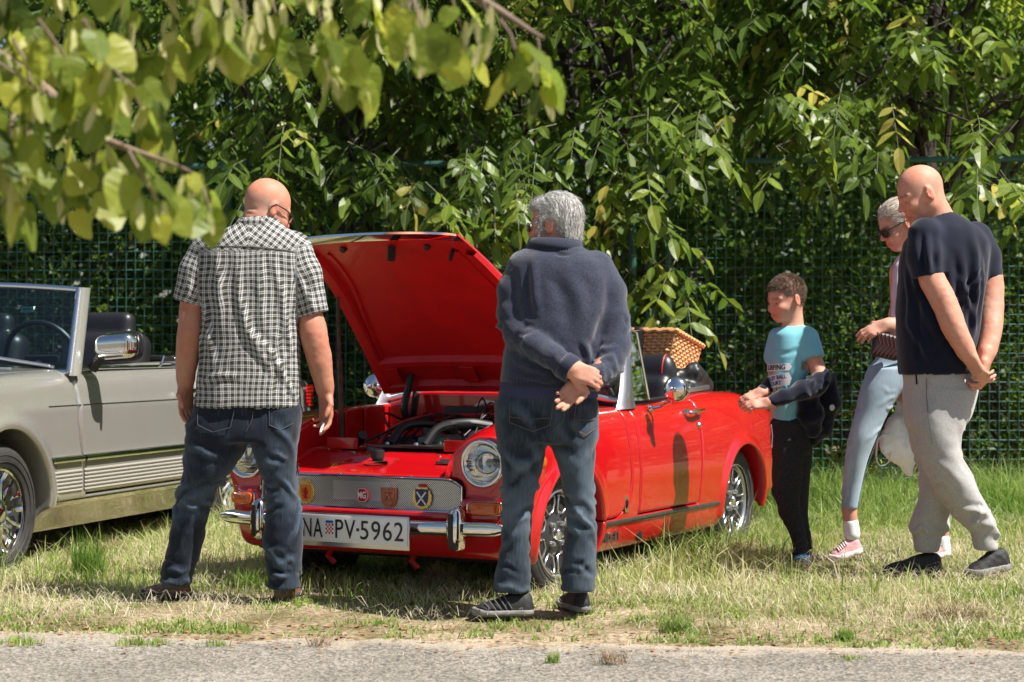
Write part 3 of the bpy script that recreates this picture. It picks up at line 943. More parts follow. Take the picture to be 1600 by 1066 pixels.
for k, (a, b, r_) in enumerate((((-.02, -.30, .60), (.06, -.18, .55), .05), ((-.30, .26, .62), (-.30, .34, .70), .035), ((.04, .10, .62), (.04, .22, .62), .045), ((-.34, -.2, .66), (-.34, -.2, .78), .03), ((-.36, .12, .60), (-.36, .12, .72), .04), ((.02, -.05, .58), (.08, -.05, .66), .04))):
    q = MB(); q.tube([a, (np.array(a) + np.array(b)) / 2, b], [r_, r_ * 1.05, r_ * .9], 14); q.build(('alternator', 'fluid_bottle', 'distributor', 'ignition_coil', 'clutch_cylinder', 'fan_hub')[k], (M_STEELGREY, M_ENGGREEN, M_HOSE, M_STEELGREY, M_HOSE, M_HOSE)[k], car)
for k in range(7):
    a = np.array([rng.uniform(-.1, .1), rng.uniform(-.3, .3), .66]); b = np.array([rng.uniform(-.42, -.3), rng.uniform(-.35, .35), .74]); q = MB(); q.tube(spline([a, (a + b) / 2 + np.array([0, rng.uniform(-.1, .1), .08]), b], 7), .006, 6); q.build('cable', M_HOSE, car)
q = MB(); q.box((-.14, 0, .50), (.60, .76, .04), bev=.01); q.build('bay_shade_sheet', M_UNDER, car)  # black sheet added so the sunlit bay reads as deep shade

# ---- wheels
def red_wheel(cx, sy, steer=0.0):
    yo = sy * .585
    root_loc = (cx, yo, .285)
    # axis outward = +y*sy ; build in local frame then parent with rotation
    Mw = np.array([[1, 0, 0], [0, 0, sy], [0, 1, 0]], float)   # local z -> outward
    if sy < 0: Mw = np.array([[-1, 0, 0], [0, 0, -1], [0, 1, 0]], float)
    if sy > 0: Mw = np.array([[-1, 0, 0], [0, 0, 1], [0, 1, 0]], float)
    c0 = np.array(root_loc)
    if steer:
        cs_, sn_ = math.cos(steer), math.sin(steer)
        Mw = np.array([[cs_, -sn_, 0], [sn_, cs_, 0], [0, 0, 1]]) @ Mw
    wd = MB()
    wd.lathe([(.186, .092), (.193, .090), (.193, .080), (.180, .074), (.176, .060), (.168, .030), (.163, -.06), (.19, -.075)], 48, c0, Mw)
    w_o = wd.build('wheel', M_WHEELSI, car, angle=50)
    ty = MB()
    pr_ = [(.186, .078), (.200, .092), (.225, .099), (.250, .096), (.264, .088), (.272, .077)]
    tread = []
    for k, zz in enumerate(np.linspace(.072, -.072, 19)): tread.append((.285 - .012 * (zz / .075)**4 - (.007 if k % 4 == 2 else 0), zz))
    pr_ += tread + [(.272, -.077), (.250, -.096), (.225, -.099), (.19, -.08)]
    ty.lathe(pr_, 64, c0, Mw)
    # side blocks on the shoulder
    for i in range(64):
        a = 2 * math.pi * i / 64; ty.box(c0 + Mw @ np.array([.2735 * math.cos(a), .2735 * math.sin(a), .0765]), (.010, .011, .012), rot=Mw @ frame((math.cos(a), math.sin(a), .6)))
    for rr in (.212, .235): ty.lathe([(rr - .002, .0965), (rr, .0995), (rr + .002, .0968)], 64, c0, Mw)
    ty.build('tyre', M_RUBBER, w_o, angle=45)
    dk = MB()
    dk.lathe([(.176, .052), (.160, .060), (.125, .050), (.10, .046), (.075, .060), (.045, .066), (0, .066)], 40, c0, Mw)
    dk.build('dish', M_WHEELDK, w_o, angle=60)
    rb = MB()
    for i in range(8):
        a = 2 * math.pi * (i + .5) / 8
        ca = np.array([math.cos(a), math.sin(a), 0]); ta = np.array([-math.sin(a), math.cos(a), 0]); up = np.array([0, 0, 1.])
        def P(r, t, h): return c0 + Mw @ (ca * r + ta * t + up * h)
        # trapezoid frame around each slot
        loop = [P(.098, -.020, .060), P(.098, .020, .060), P(.128, .036, .064), P(.160, .046, .066), P(.168, .030, .068), P(.168, -.030, .068), P(.160, -.046, .066), P(.128, -.036, .064)]
        rb.tube(loop, .0058, 6, closed=True)
    rb.build('slot_ribs', M_WHEELSI, w_o, angle=60)
    for i in range(8):
        a = 2 * math.pi * (i + .5) / 8
        ca = np.array([math.cos(a), math.sin(a), 0])
        q = MB(); q.box(c0 + Mw @ (ca * .135 + np.array([0, 0, .052])), (.05, .045, .012), rot=Mw @ np.stack([ca, [-math.sin(a), math.cos(a), 0], [0, 0, 1]], 1), bev=.004)
        q.build('slot', M_UNDER, w_o)
    for i in range(4):
        a = math.pi / 4 + i * math.pi / 2
        q = MB(); q.lathe([(0, .026), (.009, .024), (.012, .012), (.013, 0)], 10, c0 + Mw @ np.array([.058 * math.cos(a), .058 * math.sin(a), .062]), Mw)
        q.build('wheel_nut', M_WHEELSI, w_o)
    q = MB(); q.lathe([(0, .092), (.014, .091), (.022, .086), (.027, .074), (.030, .062)], 24, c0, Mw); q.build('hub_cap', M_CHROME, w_o)
    return w_o
for cx in (0.0, -2.03):
    for sy in (1, -1): red_wheel(cx, sy, R(0) if cx else R(-4))

# ---- side trim and lettering on the flanks
fl = lambda xx, zz: float(w0(xx) - wz(zz))
for sy in (1, -1):
    q = MB()
    P = [[(xx, sy * (fl(xx, .3) + o), .300 + h) for o, h in ((-.002, -.011), (.006, -.009), (.008, 0), (.006, .009), (-.002, .011))] for xx in np.linspace(-.30, -1.72, 20)]
    q.sheet(np.array(P) if sy < 0 else np.array(P)[::-1]); q.build('sill_strip', M_STEELGREY, car, angle=180)
    q = MB(); q.lathe([(0, .010), (.018, .010), (.026, .006), (.028, -.006)], 20, (-.74, sy * (fl(-.7, .21) + .002), .215), frame((0, sy, 0))); q.build('jacking_plug', M_BLACK, car)
    hd = MB()
    hd.tube(spline([(-1.30, sy * (fl(-1.3, .77) + .004), .770), (-1.315, sy * (fl(-1.3, .77) + .03), .772), (-1.40, sy * (fl(-1.4, .77) + .036), .776), (-1.49, sy * (fl(-1.49, .77) + .026), .780)], 5), [.013] * 3 + [.012] * 8 + [.010] * 4 + [.008], 8, flat=.8)
    for xx in (-1.30, -1.43): hd.lathe([(0, .02), (.014, .018), (.018, 0)], 12, (xx, sy * (fl(xx, .77) + .002), .772), frame((0, sy, 0)))
    hd.build('door_handle', M_CHROME, car)
    q = MB(); q.lathe([(0, .014), (.008, .013), (.014, .006), (.017, 0)], 14, (-1.43, sy * (fl(-1.43, .7) + .001), .705), frame((0, sy, 0))); q.build('door_lock', M_CHROME, car)
sideM = lambda n: MX_SIDE
text_obj('model_lettering', 'MIDGET', .056, MX_SIDE, (-.40, fl(-.4, .235) + .010, .235), M_STEELGREY, car, .006, sx=1.0, spacing=.92, bold=.0008)
q = MB(); q.prism([(-.016, -.036), (.016, -.036), (.016, .036), (-.016, .036)], .004, (-.545, fl(-.545, .37) + .001, .378), MX_SIDE); bo = q.build('side_badge', M_CHROME, car, smooth=False)
q = MB(); q.tube([( -.545 + .008 * math.cos(a), fl(-.545, .37) + .006, .378 + .02 * math.sin(a)) for a in np.linspace(0, 2 * math.pi, 14, endpoint=False)], .003, 6, closed=True); q.tube([(-.537, fl(-.545, .37) + .006, .378), (-.553, fl(-.545, .37) + .006, .378)], .003, 6); q.build('emblem', M_INK, bo)

# ---- windscreen
wsx = lambda zz: -.70 - .26 * (zz - .83)
ws_f = MB()
for sy in (1, -1):
    P = []
    for t, zz in enumerate(np.linspace(.805, 1.185, 12)):
        u = (zz - .805) / .38
        yc = sy * (.655 - .045 * u)
        wx = .048 + .05 * (1 - u)**5; xx = wsx(zz) - .01
        P.append([(xx + wx * a, yc + .020 * b, zz) for a, b in ((1, -.2), (.7, .8), (-.2, 1), (-.9, .6), (-1, -.3), (-.6, -1), (.6, -1))])
    P = np.array(P)
    ws_f.sheet(np.concatenate([P, P[:, :1]], 1)); 
    b_ = ws_f.n - len(P) * 8 + (len(P) - 1) * 8
    ws_f.f.append([b_ + i for i in range(7)]); ws_f.m.append(0)
ws_f.tube(spline([(wsx(1.18), -.62, 1.172), (wsx(1.18) + .035, -.3, 1.19), (wsx(1.18) + .045, 0, 1.194), (wsx(1.18) + .035, .3, 1.19), (wsx(1.18), .62, 1.172)], 6), .017, 8)
ws_f.tube(spline([(wsx(.85), -.64, .835), (wsx(.85) + .05, -.3, .895), (wsx(.85) + .06, 0, .905), (wsx(.85) + .05, .3, .895), (wsx(.85), .64, .835)], 6), .016, 8)
ws_o = ws_f.build('windscreen', M_ALU, car, angle=60)
g = MB(); yy = np.linspace(-.63, .63, 15); zz = np.linspace(0, 1, 6)
g.sheet(np.array([[(wsx(.85 + .33 * b) + .045 * (1 - (v / .63)**2), v, .84 + .055 * (1 - (v / .63)**2) * (1 - b) + .335 * b + .02 * b * (1 - (v / .63)**2)) for v in yy] for b in zz]))
g.build('glass', M_GLASS, ws_o, angle=180)
wp = MB()
for y0 in (-.15, .25): wp.tube([(-.60, y0, .895), (-.675, y0 + .18, .925)], .006, 6); wp.tube([(-.665, y0 + .02, .905), (-.70, y0 + .34, .91)], .009, 6)
wp.build('wiper', M_BLACK, car)
for sy in (1, -1):
    q = MB(); zt_ = 1.168; pa = [(-.745, .838), (-.835, zt_), (-.905, zt_ - .005), (-.985, .84)]
    q.tube([(a, sy * (.648 - .03 * (b - .83) / .34), b) for a, b in pa], .0065, 6, closed=True)
    ql = q.build('quarter_light', M_CHROME, car)
    q = MB(); P = np.array([(a, sy * (.648 - .03 * (b - .83) / .34), b) for a, b in pa]); q.add(P, [(0, 1, 2, 3)]); q.build('glass', M_GLASS, ql)
    q = MB(); q.box((-.80, sy * .645, 1.02), (.03, .02, .03), bev=.004); q.build('catch', M_CHROME, ql)
    q = MB(); q.tube([(-1.0, sy * .628, .838), (-1.46, sy * .628, .852)], .010, 6); q.build('door_capping', M_BLACK, car)
    q = MB(); q.box((-1.66, sy * .60, .876), (.36, .02, .022), rot=frame((.05, 0, 1), (1, 0, 0)), bev=.005); q.build('hood_rail', M_ALU, car)
    q = MB(); q.box((-1.475, sy * .605, .872), (.05, .03, .03), bev=.006); q.build('hood_socket', M_CHROME, car)
    # bullet door mirror
    mi = MB()
    bs = np.array([-.91, sy * (fl(-.83, .8) + .0), .800])
    hd_ = np.array([-.875, sy * .835, .895])
    mi.tube([bs, bs + np.array([0, sy * .05, .01]), hd_ + np.array([.0, -sy * .02, -.06]), hd_], [.012, .009, .008, .009], 8)
    mi.lathe([(0, .014), (.016, .012), (.020, 0)], 12, bs, frame((0, sy, .3)))
    fwd = np.array([1.0, sy * .12, -.05])
    m_o = mi.build('door_mirror', M_CHROME, car)
    hd = MB(); hd.lathe([(0, .060), (.010, .058), (.014, .044), (.020, .040), (.040, .034), (.055, .020), (.061, .0), (.061, -.010), (.056, -.014)], 30, hd_, frame(fwd)); hd.build('mirror_shell', M_CHROME, m_o)
    gl_ = MB(); gl_.lathe([(.057, -.012), (.03, -.012), (0, -.012)], 30, hd_, frame(fwd)); gl_.build('mirror_glass', M_CHROME, m_o)

# ---- cockpit furniture
def seat(yc):
    g_ = Grid((-1.75, yc - .30, .30), (-1.05, yc + .30, 1.12), .012)
    g_.rbox((-1.28, yc, .43), (.24, .225, .07), .05)
    M_ = frame((-.22, 0, 1), (1, 0, 0))
    g_.rbox((-1.53, yc, .68), (.065, .225, .27), .06, M_, k=.03)
    g_.limb([(-1.615, yc - .165, .955), (-1.615, yc + .165, .955)], (.10, .10), (.062, .062), k=.02, hint=(1, 0, 0))
    V, Q, N = g_.mesh()
    s_o = obj('seat', make_mesh('seat', V, Q, normals=N, mats=[M_LEATHER]), car)
    for s_ in (-1, 1):
        pp = MB()
        pp.tube([(-1.615 + .058 * math.cos(a), yc + s_ * .172, .955 + .096 * math.sin(a)) for a in np.linspace(-.4, math.pi + .4, 18)], .006, 6)
        pp.build('piping', M_REDPIPE, s_o)
for yc in (.29, -.29): seat(yc)
q = MB(); q.tube([(-.98 + .05 * math.sin(a) * .4, .28 + .19 * math.cos(a), .80 + .18 * math.sin(a)) for a in np.linspace(0, 2 * math.pi, 32, endpoint=False)], .013, 8, closed=True)
q.tube([(-.98, .28, .80), (-.80, .28, .74)], .02, 8)
for a in (0.2, math.pi - .2, -math.pi / 2): q.tube([(-.975, .28, .80), (-.98, .28 + .18 * math.cos(a), .80 + .17 * math.sin(a))], .010, 6)
q.build('steering_wheel', M_BLACK, car)
q = MB(); q.box((-.80, 0, .80), (.06, 1.12, .13), bev=.02); q.build('dashboard', M_LEATHER, car)

# ---- folded hood behind the seats
def hood():
    g_ = Grid((-2.15, -.70, .74), (-1.55, .70, 1.06), .010)
    g_.rbox((-1.85, 0, .865), (.17, .56, .045), .04)
    for i in range(9):
        t = random.uniform(-.50, .50); a0 = random.uniform(-.4, .4)
        g_.limb([(-1.70, t, .90), (-1.86, t + a0 * .25, .925 + random.uniform(0, .03)), (-2.02, t + a0 * .5, .885)], (.03, .045, .02), (.03, .035, .02), k=.03)
    g_.limb([(-1.72, .40, .91), (-1.85, .52, .955), (-1.98, .54, .90)], (.03, .05, .025), (.03, .045, .02), k=.03)
    g_.limb([(-1.95, -.50, .93), (-1.97, 0, .95), (-1.95, .50, .95)], (.028, .03, .03), (.022, .022, .025), k=.02)
    V, Q, N = g_.mesh()
    dd = .010 * vnoise(V, 16, 3) + .006 * vnoise(V * np.array([1, 2, 1]), 34, 4)
    return obj('folded_hood', make_mesh('folded_hood', V + N * dd[:, None], Q, mats=[mat('hood_vinyl', (.016, .016, .018), .42, bump=.2, bscale=150)]), car)
hood()
q = MB(); q.lathe([(0, .05), (.02, .05), (.024, .04), (.024, -.05)], 12, (-2.02, .46, .93), frame((0, 1, .2))); q.build('hood_stick_end', M_ALU, car)
q = MB(); q.tube([(-.56, -.45, .85), (-.60, -.45, 1.62)], [.004, .0018], 6); q.build('radio_aerial', M_ALU, car)
for s_ in (-.22, .2):
    q = MB(); q.tube([(.42, s_, .24), (.47, s_, .19), (.45, s_ + .02, .16)], .014, 6); q.build('towing_eye', M_REDPIPE, car)
q = MB(); q.box((-1.0, 0, .21), (2.6, 1.0, .06)); q.box((.1, 0, .24), (.6, .7, .06)); q.tube([(0, -.58, .285), (0, .58, .285)], .03, 8); q.tube([(-2.03, -.58, .285), (-2.03, .58, .285)], .04, 8); q.build('chassis', M_UNDER, car)

# ---- wicker hamper strapped on the rear deck
def hamper():
    root = empty('wicker_basket', tuple(car.matrix_basis @ Vector((-2.14, .0, .84))), car.rotation_euler[2], 'wicker hamper with black strap on the tail of the red roadster', 'basket')
    M_W = mat('wicker', (.55, .27, .10), .55, var=.35, vscale=45, bump=.4, bscale=120, col2=(.72, .42, .19))
    tl = R(13); RT = np.array([[math.cos(tl), 0, -math.sin(tl)], [0, 1, 0], [math.sin(tl), 0, math.cos(tl)]])
    tr = lambda P: np.asarray(P, float) @ RT.T + np.array([0, 0, .075])
    L, Wd, Hh = .155, .30, .215
    def ring(u, lvl, inset=0):
        """point at perimeter parameter u in 0..4 (corner to corner), level 0..1; sides splay outwards"""
        a = L + .03 * lvl + inset; b = Wd + .04 * lvl + inset
        k = int(u) % 4; t = u - int(u)
        c_ = [(a, -b), (a, b), (-a, b), (-a, -b)]
        p, q_ = np.array(c_[k]), np.array(c_[(k + 1) % 4])
        return np.append(p + (q_ - p) * t, Hh * lvl)
    core = MB(); 
    core.sheet(np.array([[ring(u, l, -.007) for l in (0, 1)] for u in (0, 1, 2, 3, 3.9999)]))
    core.v = [tr(v) for v in core.v]
    core.build('inner_wall', mat('wicker_inner', (.22, .10, .04), .8), root, smooth=False)
    us = []
    for k in range(4):
        n_ = 24 if k % 2 == 0 else 13
        us += [k + (i + .0) / n_ for i in range(n_)]
    st = MB()
    for u in us: st.tube(tr([ring(u, 0), ring(u, 1)]), .0055, 5)
    st.build('stake', M_W, root)
    rows = 13
    for r_ in range(rows):
        wv = MB(); P = []
        for i, u in enumerate(us):
            for h_ in (0, .5):
                u2 = u + (us[(i + 1) % len(us)] - u) * h_ if i + 1 < len(us) else u + (4 - u) * h_
                off = .008 * math.cos(math.pi * (i + h_ + r_)) + random.uniform(-.0012, .0012)
                b_ = ring(min(u2, 3.9999), (r_ + .5) / rows); c_ = b_.copy(); c_[2] += random.uniform(-.001, .001)
                nrm = np.array([[1, 0], [0, 1], [-1, 0], [0, -1]][int(min(u2, 3.9999))])
                c_[:2] += nrm * off
                P.append(c_)
        wv.tube(tr(P), .0078, 5, closed=True, flat=.8)
        wv.build('woven_row', M_W, root)
    ld = MB()
    lp = []
    n1 = 30
    top = lambda a, b: np.array([a, b, Hh + .016])
    ld2 = MB(); ld2.box((0, 0, Hh + .012), (2 * L + .075, 2 * Wd + .095, .014), bev=.006); ld2.v = [tr(v) for v in ld2.v]
    l_o = ld2.build('lid', M_W, root)
    for i in range(15):
        xx = -L - .026 + (2 * L + .052) * i / 14
        q = MB(); q.tube(tr([(xx, b, Hh + .021 + .004 * math.cos(math.pi * (j + i))) for j, b in enumerate(np.linspace(-Wd - .04, Wd + .04, 30))]), .009, 5); q.build('woven_row', M_W, l_o)
    ed = MB()
    per = [ring(u, 1.0, .010) + np.array([0, 0, .014]) for u in np.linspace(0, 4, 120, endpoint=False)]
    per = [p + np.array([0, 0, .005 * math.sin(i * 2.1)]) for i, p in enumerate(per)]
    ed.tube(tr(per), .013, 6, closed=True); ed.build('braided_edge', M_W, root)
    for yb in (-.10,):
        sp_ = MB(); wdt = .026
        P = []
        for (xx, zz) in ((-L - .05, .0), (-L - .053, Hh + .02), (-L - .03, Hh + .038), (L + .03, Hh + .038), (L + .053, Hh + .02), (L + .022, .0)):
            P.append([(xx, .135 - wdt, zz), (xx, .135 + wdt, zz)])
        P = np.array(P); sp_.sheet(tr(P.reshape(-1, 3)).reshape(P.shape)); sp_.build('strap', M_BLACK, root, angle=180)
    return root
hamper()
# ================================================================== SILVER CONVERTIBLE
M_SIL = mat('silver_paint', (0.50, 0.485, 0.44), 0.24, 0.6, coat=1.0, var=.03, vscale=3)
M_CLAD = mat('lower_cladding', (0.42, 0.40, 0.36), 0.40, 0.4)
M_TINT = glass_mat('tinted_glass', (0.42, 0.60, 0.62), 0.0, 0.03)
M_TAIL = mat('tail_lens', (0.55, 0.012, 0.012), 0.15, coat=.8)
sc_ = empty('convertible', (-3.147, 9.003, 0.02), -math.pi / 2 - R(17), 'silver grey open convertible with a chrome door mirror', 'car')
w0s = curve([1.1, .9, .6, 0, -1, -2.4, -3.1, -3.6, -3.9], [.80, .84, .88, .895, .895, .895, .885, .86, .82])
wzs = curve([.1, .15, .25, .32, .345, .36, .5, .78, .80, .90, .97, 1.05], [.17, .13, .075, .022, .004, 0, 0, .004, .010, .036, .085, .16])
zts = curve([1.1, .9, .5, 0, -.6, -1.2, -1.9, -2.6, -3.3, -3.7], [.76, .80, .88, .93, .955, .972, .985, .96, .91, .85])
gs = Grid((-3.85, -.95, .12), (1.0, .95, 1.06), .0150)
x, y, z = gs.xyz(); ay = np.abs(y)
d = smax(ay - (w0s(x) - wzs(z)), x - (.92 - .10 * (ay / .85)**3 - .25 * np.clip(z - .6, 0, 1)), .08)
d = smax(d, (-3.72 + .08 * (ay / .85)**3) - x, .09)
d = smax(d, z - (zts(x) + .03 * (1 - (ay / .9)**2)), .06)
d = smax(d, (.175 + 0 * x) - z, .03)
gs.d = d.astype(np.float32)
for sy in (1, -1):
    for cx, rr in ((0.0, .362), (-2.46, .352)):
        def lip(x, y, z, cx=cx, rr=rr, sy=sy):
            q = np.sqrt((x - cx)**2 + (z - .335)**2)
            return np.maximum(np.sqrt((q - rr - .02)**2 + (y * sy - .895 + .012)**2) - .026, .30 - z)
        gs.op(lip, (cx - .43, sy * .88 - .1, .25), (cx + .43, sy * .88 + .1, .78), k=.05)
        gs.op(lambda x, y, z, cx=cx, rr=rr, sy=sy: np.maximum(np.sqrt((x - cx)**2 + (z - .335)**2) - rr, .55 - y * sy), (cx - .4, min(sy * .54, sy), .05), (cx + .4, max(sy * .54, sy), .75), k=.006, sub=True)
gs.rbox((-1.43, 0, .90), (.62, .72, .46), .08, k=.02, sub=True)
gs.rbox((-2.10, 0, 1.07), (.16, .68, .15), .06, k=.02, sub=True)
x, y, z = gs.xyz(); ay = np.abs(y)
gap = .0035
dr = np.maximum(np.maximum(x + .645 + .07 * np.clip(z - .6, -.1, 1)**1 * 0 + .06 * sstep(.75, .35, z), -1.93 - x), np.maximum(.355 - z, .78 - ay))
Ds = np.maximum(gs.d, -dr + gap)
def sil_fm(c):
    X, Y, Z = c[:, 0], np.abs(c[:, 1]), c[:, 2]
    m = np.zeros(len(c), int)
    for cx, rr in ((0, .356), (-2.46, .346)): m[(np.hypot(X - cx, Z - .335) < rr) & (Y > .5) & (Y < .868)] = 1
    m[(Y < .73) & (X < -.80) & (X > -2.07) & (Z < .965)] = 2
    m[(Y < .69) & (X < -1.9) & (X > -2.28) & (Z < .99)] = 2
    m[Z < .185] = 1
    return m
def sil_panel(name, D, fm):
    V, Q, N = gs.mesh(D)
    Q = Q[V[Q].mean(1)[:, 2] > .19]
    return obj(name, make_mesh(name, V, Q, normals=N, mats=[M_SIL, M_UNDER, M_BLACK], fmat=fm(V[Q].mean(1))), sc_)
sil_panel('body', Ds, sil_fm)
for sy in (1, -1):
    hf = np.where(y * sy > 0, -1, .3).astype(np.float32)
    sil_panel('door', np.maximum(np.maximum(gs.d, dr + gap), hf), lambda c: np.where(np.abs(c[:, 1]) < .79, 2, 0))
del gs, d, dr, Ds, hf
fs_ = lambda xx, zz: float(w0s(xx) - wzs(zz))
def flank_strip(name, xs, z0, prof, m, par=sc_, sy=1):
    P = [[(xx, sy * (fs_(xx, z0 + h) + o), z0 + h) for o, h in prof] for xx in xs]
    q = MB(); q.sheet(np.array(P) if sy < 0 else np.array(P)[::-1]); return q.build(name, m, par, angle=50)
for sy in (1, -1):
    for x0, x1 in ((-.36, -.655), (-.675, -1.92), (-1.94, -2.07)):
        xs = np.linspace(x0, x1, 12)
        flank_strip('side_moulding', xs, .515, [(-.004, 0), (.020, .004), (.024, .014), (.020, .026), (.004, .034), (-.004, .036)], M_CHROME, sy=sy)
        cl = []
        for k in range(6):
            zk = .370 + k * .0185
            flank_strip('cladding_rib', xs, zk, [(-.002, 0), (.005, .002), (.008, .008), (.005, .014), (-.002, .0165)], M_CLAD, sy=sy)
    for x0, x1 in ((.40, .80), (-.36, -.66), (-.68, -1.92), (-1.94, -3.3)):
        flank_strip('waist_groove_shade', np.linspace(x0, x1, 14), .788, [(.0005, 0), (.0035, .002), (.0005, .005)], M_BLACK, sy=sy)  # thin black strip painted in for the shade of the body groove
    flank_strip('sill_strip', np.linspace(-.37, -2.08, 16), .318, [(-.03, -.018), (.004, -.016), (.014, -.004), (.012, .012), (-.004, .022)], M_CHROME, sy=sy)
    flank_strip('waist_chrome', np.linspace(-.72, -1.95, 16), .958, [(.004, .002), (.012, .006), (.004, .016), (-.03, .020)], M_CHROME, sy=sy)
    # wheels
for cx in (0.0, -2.46):
    for sy in (1, -1):
        Mw = np.array([[-1, 0, 0], [0, 0, 1], [0, 1, 0]], float) if sy > 0 else np.array([[1, 0, 0], [0, 0, -1], [0, 1, 0]], float)
        c0 = np.array([cx, sy * .765, .318])
        q = MB(); q.lathe([(.200, .098), (.208, .096), (.208, .086), (.192, .080), (.186, .05), (.175, -.09)], 48, c0, Mw); wo_ = q.build('wheel', M_CHROME, sc_, angle=50)
        q = MB(); q.lathe([(.2, .085), (.215, .098), (.25, .104), (.285, .098), (.302, .086), (.312, .07), (.318, .04), (.318, -.04), (.312, -.08), (.285, -.1), (.2, -.09)], 64, c0, Mw)
        for rr in (.232, .262): q.lathe([(rr - .002, .101), (rr, .106), (rr + .002, .1025)], 64, c0, Mw)
        q.build('tyre', M_RUBBER, wo_, angle=45)
        q = MB(); q.lathe([(.19, .045), (.15, .035), (.09, .05), (.06, .075), (0, .08)], 36, c0, Mw); q.build('dish', M_STEELGREY, wo_)
        for i in range(15):
            a = 2 * math.pi * i / 15; q = MB()
            q.tube([c0 + Mw @ np.array([r_ * math.cos(a), r_ * math.sin(a), h_]) for r_, h_ in ((.055, .078), (.10, .070), (.150, .064), (.188, .080))], [.012, .010, .010, .013], 6, flat=1.0)
            q.build('spoke', M_CHROME, wo_)
        q = MB(); q.lathe([(0, .102), (.03, .100), (.042, .092), (.046, .07)], 24, c0, Mw); q.build('hub_cap', M_CHROME, wo_)
# windscreen
wx = lambda zz: -.64 - .72 * (zz - .94)
P_ = lambda yv, t: np.array([wx(.94 + .44 * t) + .14 * (1 - (yv / .8)**2) * (1 - .35 * t), yv * (.86 - .13 * t) / .8, .945 + .02 * (1 - (yv / .8)**2) + .415 * t + .012 * (1 - (yv / .8)**2) * t])
q = MB(); ys_ = np.linspace(-.8, .8, 21)
for t in (0.0, 1.0): q.tube([P_(v, t) for v in ys_], .016, 8)
w_o = q.build('windscreen', M_CHROME, sc_, angle=60)
q = MB(); q.sheet(np.array([[P_(v, t) for v in ys_] for t in np.linspace(0, 1, 8)])); q.build('glass', M_TINT, w_o, angle=180)
for sy in (1, -1):
    q = MB(); rows = []
    for t in np.linspace(-.03, 1.03, 10):
        c_ = P_(sy * .8, t); rows.append([c_ + np.array([.018 * a, sy * .018 * b, 0]) for a, b in ((1.6, -.4), (1.4, .8), (-1.0, 1.3), (-2.6, .9), (-2.8, -.4), (-.5, -1))])
    rows = np.array(rows); q.sheet(np.concatenate([rows, rows[:, :1]], 1)); 
    n0 = (len(rows) - 1) * 7; q.f.append([n0 + i for i in range(6)]); q.m.append(0)
    q.build('screen_pillar', M_SIL, w_o, angle=50)
    q = MB(); q.tube([P_(sy * .79, t) + np.array([.03, 0, 0]) for t in np.linspace(0, 1, 8)], .011, 8); q.build('pillar_trim', M_CHROME, w_o)
q = MB(); c_ = P_(.52, .72); q.box(c_ + np.array([-.01, 0, 0]), (.003, .075, .036), rot=frame((-.72, 0, 1), (1, 0, 0))); so = q.build('sticker', mat('sticker_mint', (.60, .80, .68), .5), w_o)
v_, f_ = text_mesh('01031', .020, .0008)
q = MB(); Ms = np.stack([np.array([0, 1., 0]), np.array([-.584, 0, .811]), np.array([.811, 0, .584])], 1); q.add(v_ @ Ms.T + c_ + np.array([-.007, 0, .002]), f_); q.build('sticker_digits', M_INK, so, smooth=False)
for y0, y1, t1 in ((.0, .70, .05), (-.55, .12, .10)):
    q = MB(); q.tube([P_(y0, -.05) + np.array([.05, 0, .01]), (P_(y0, .16) + P_(y1, t1)) / 2 + np.array([.04, 0, .035]), P_(y1, t1) + np.array([.02, 0, .012])], [.010, .009, .007], 6); q.tube([P_(y0 + .02, .24) + np.array([.02, 0, .01]), P_(y1 + .02, t1) + np.array([.018, 0, .006])], .008, 6); q.build('wiper', M_ALU, sc_)
q = MB()
for i in range(9): q.box((-.50 + .006 * i + .0, .0, .972 - .002 * i), (.004, 1.2, .006))
q.build('cowl_vent', M_ALU, sc_, smooth=False); bpy.data.objects['cowl_vent']['kind'] = 'stuff'
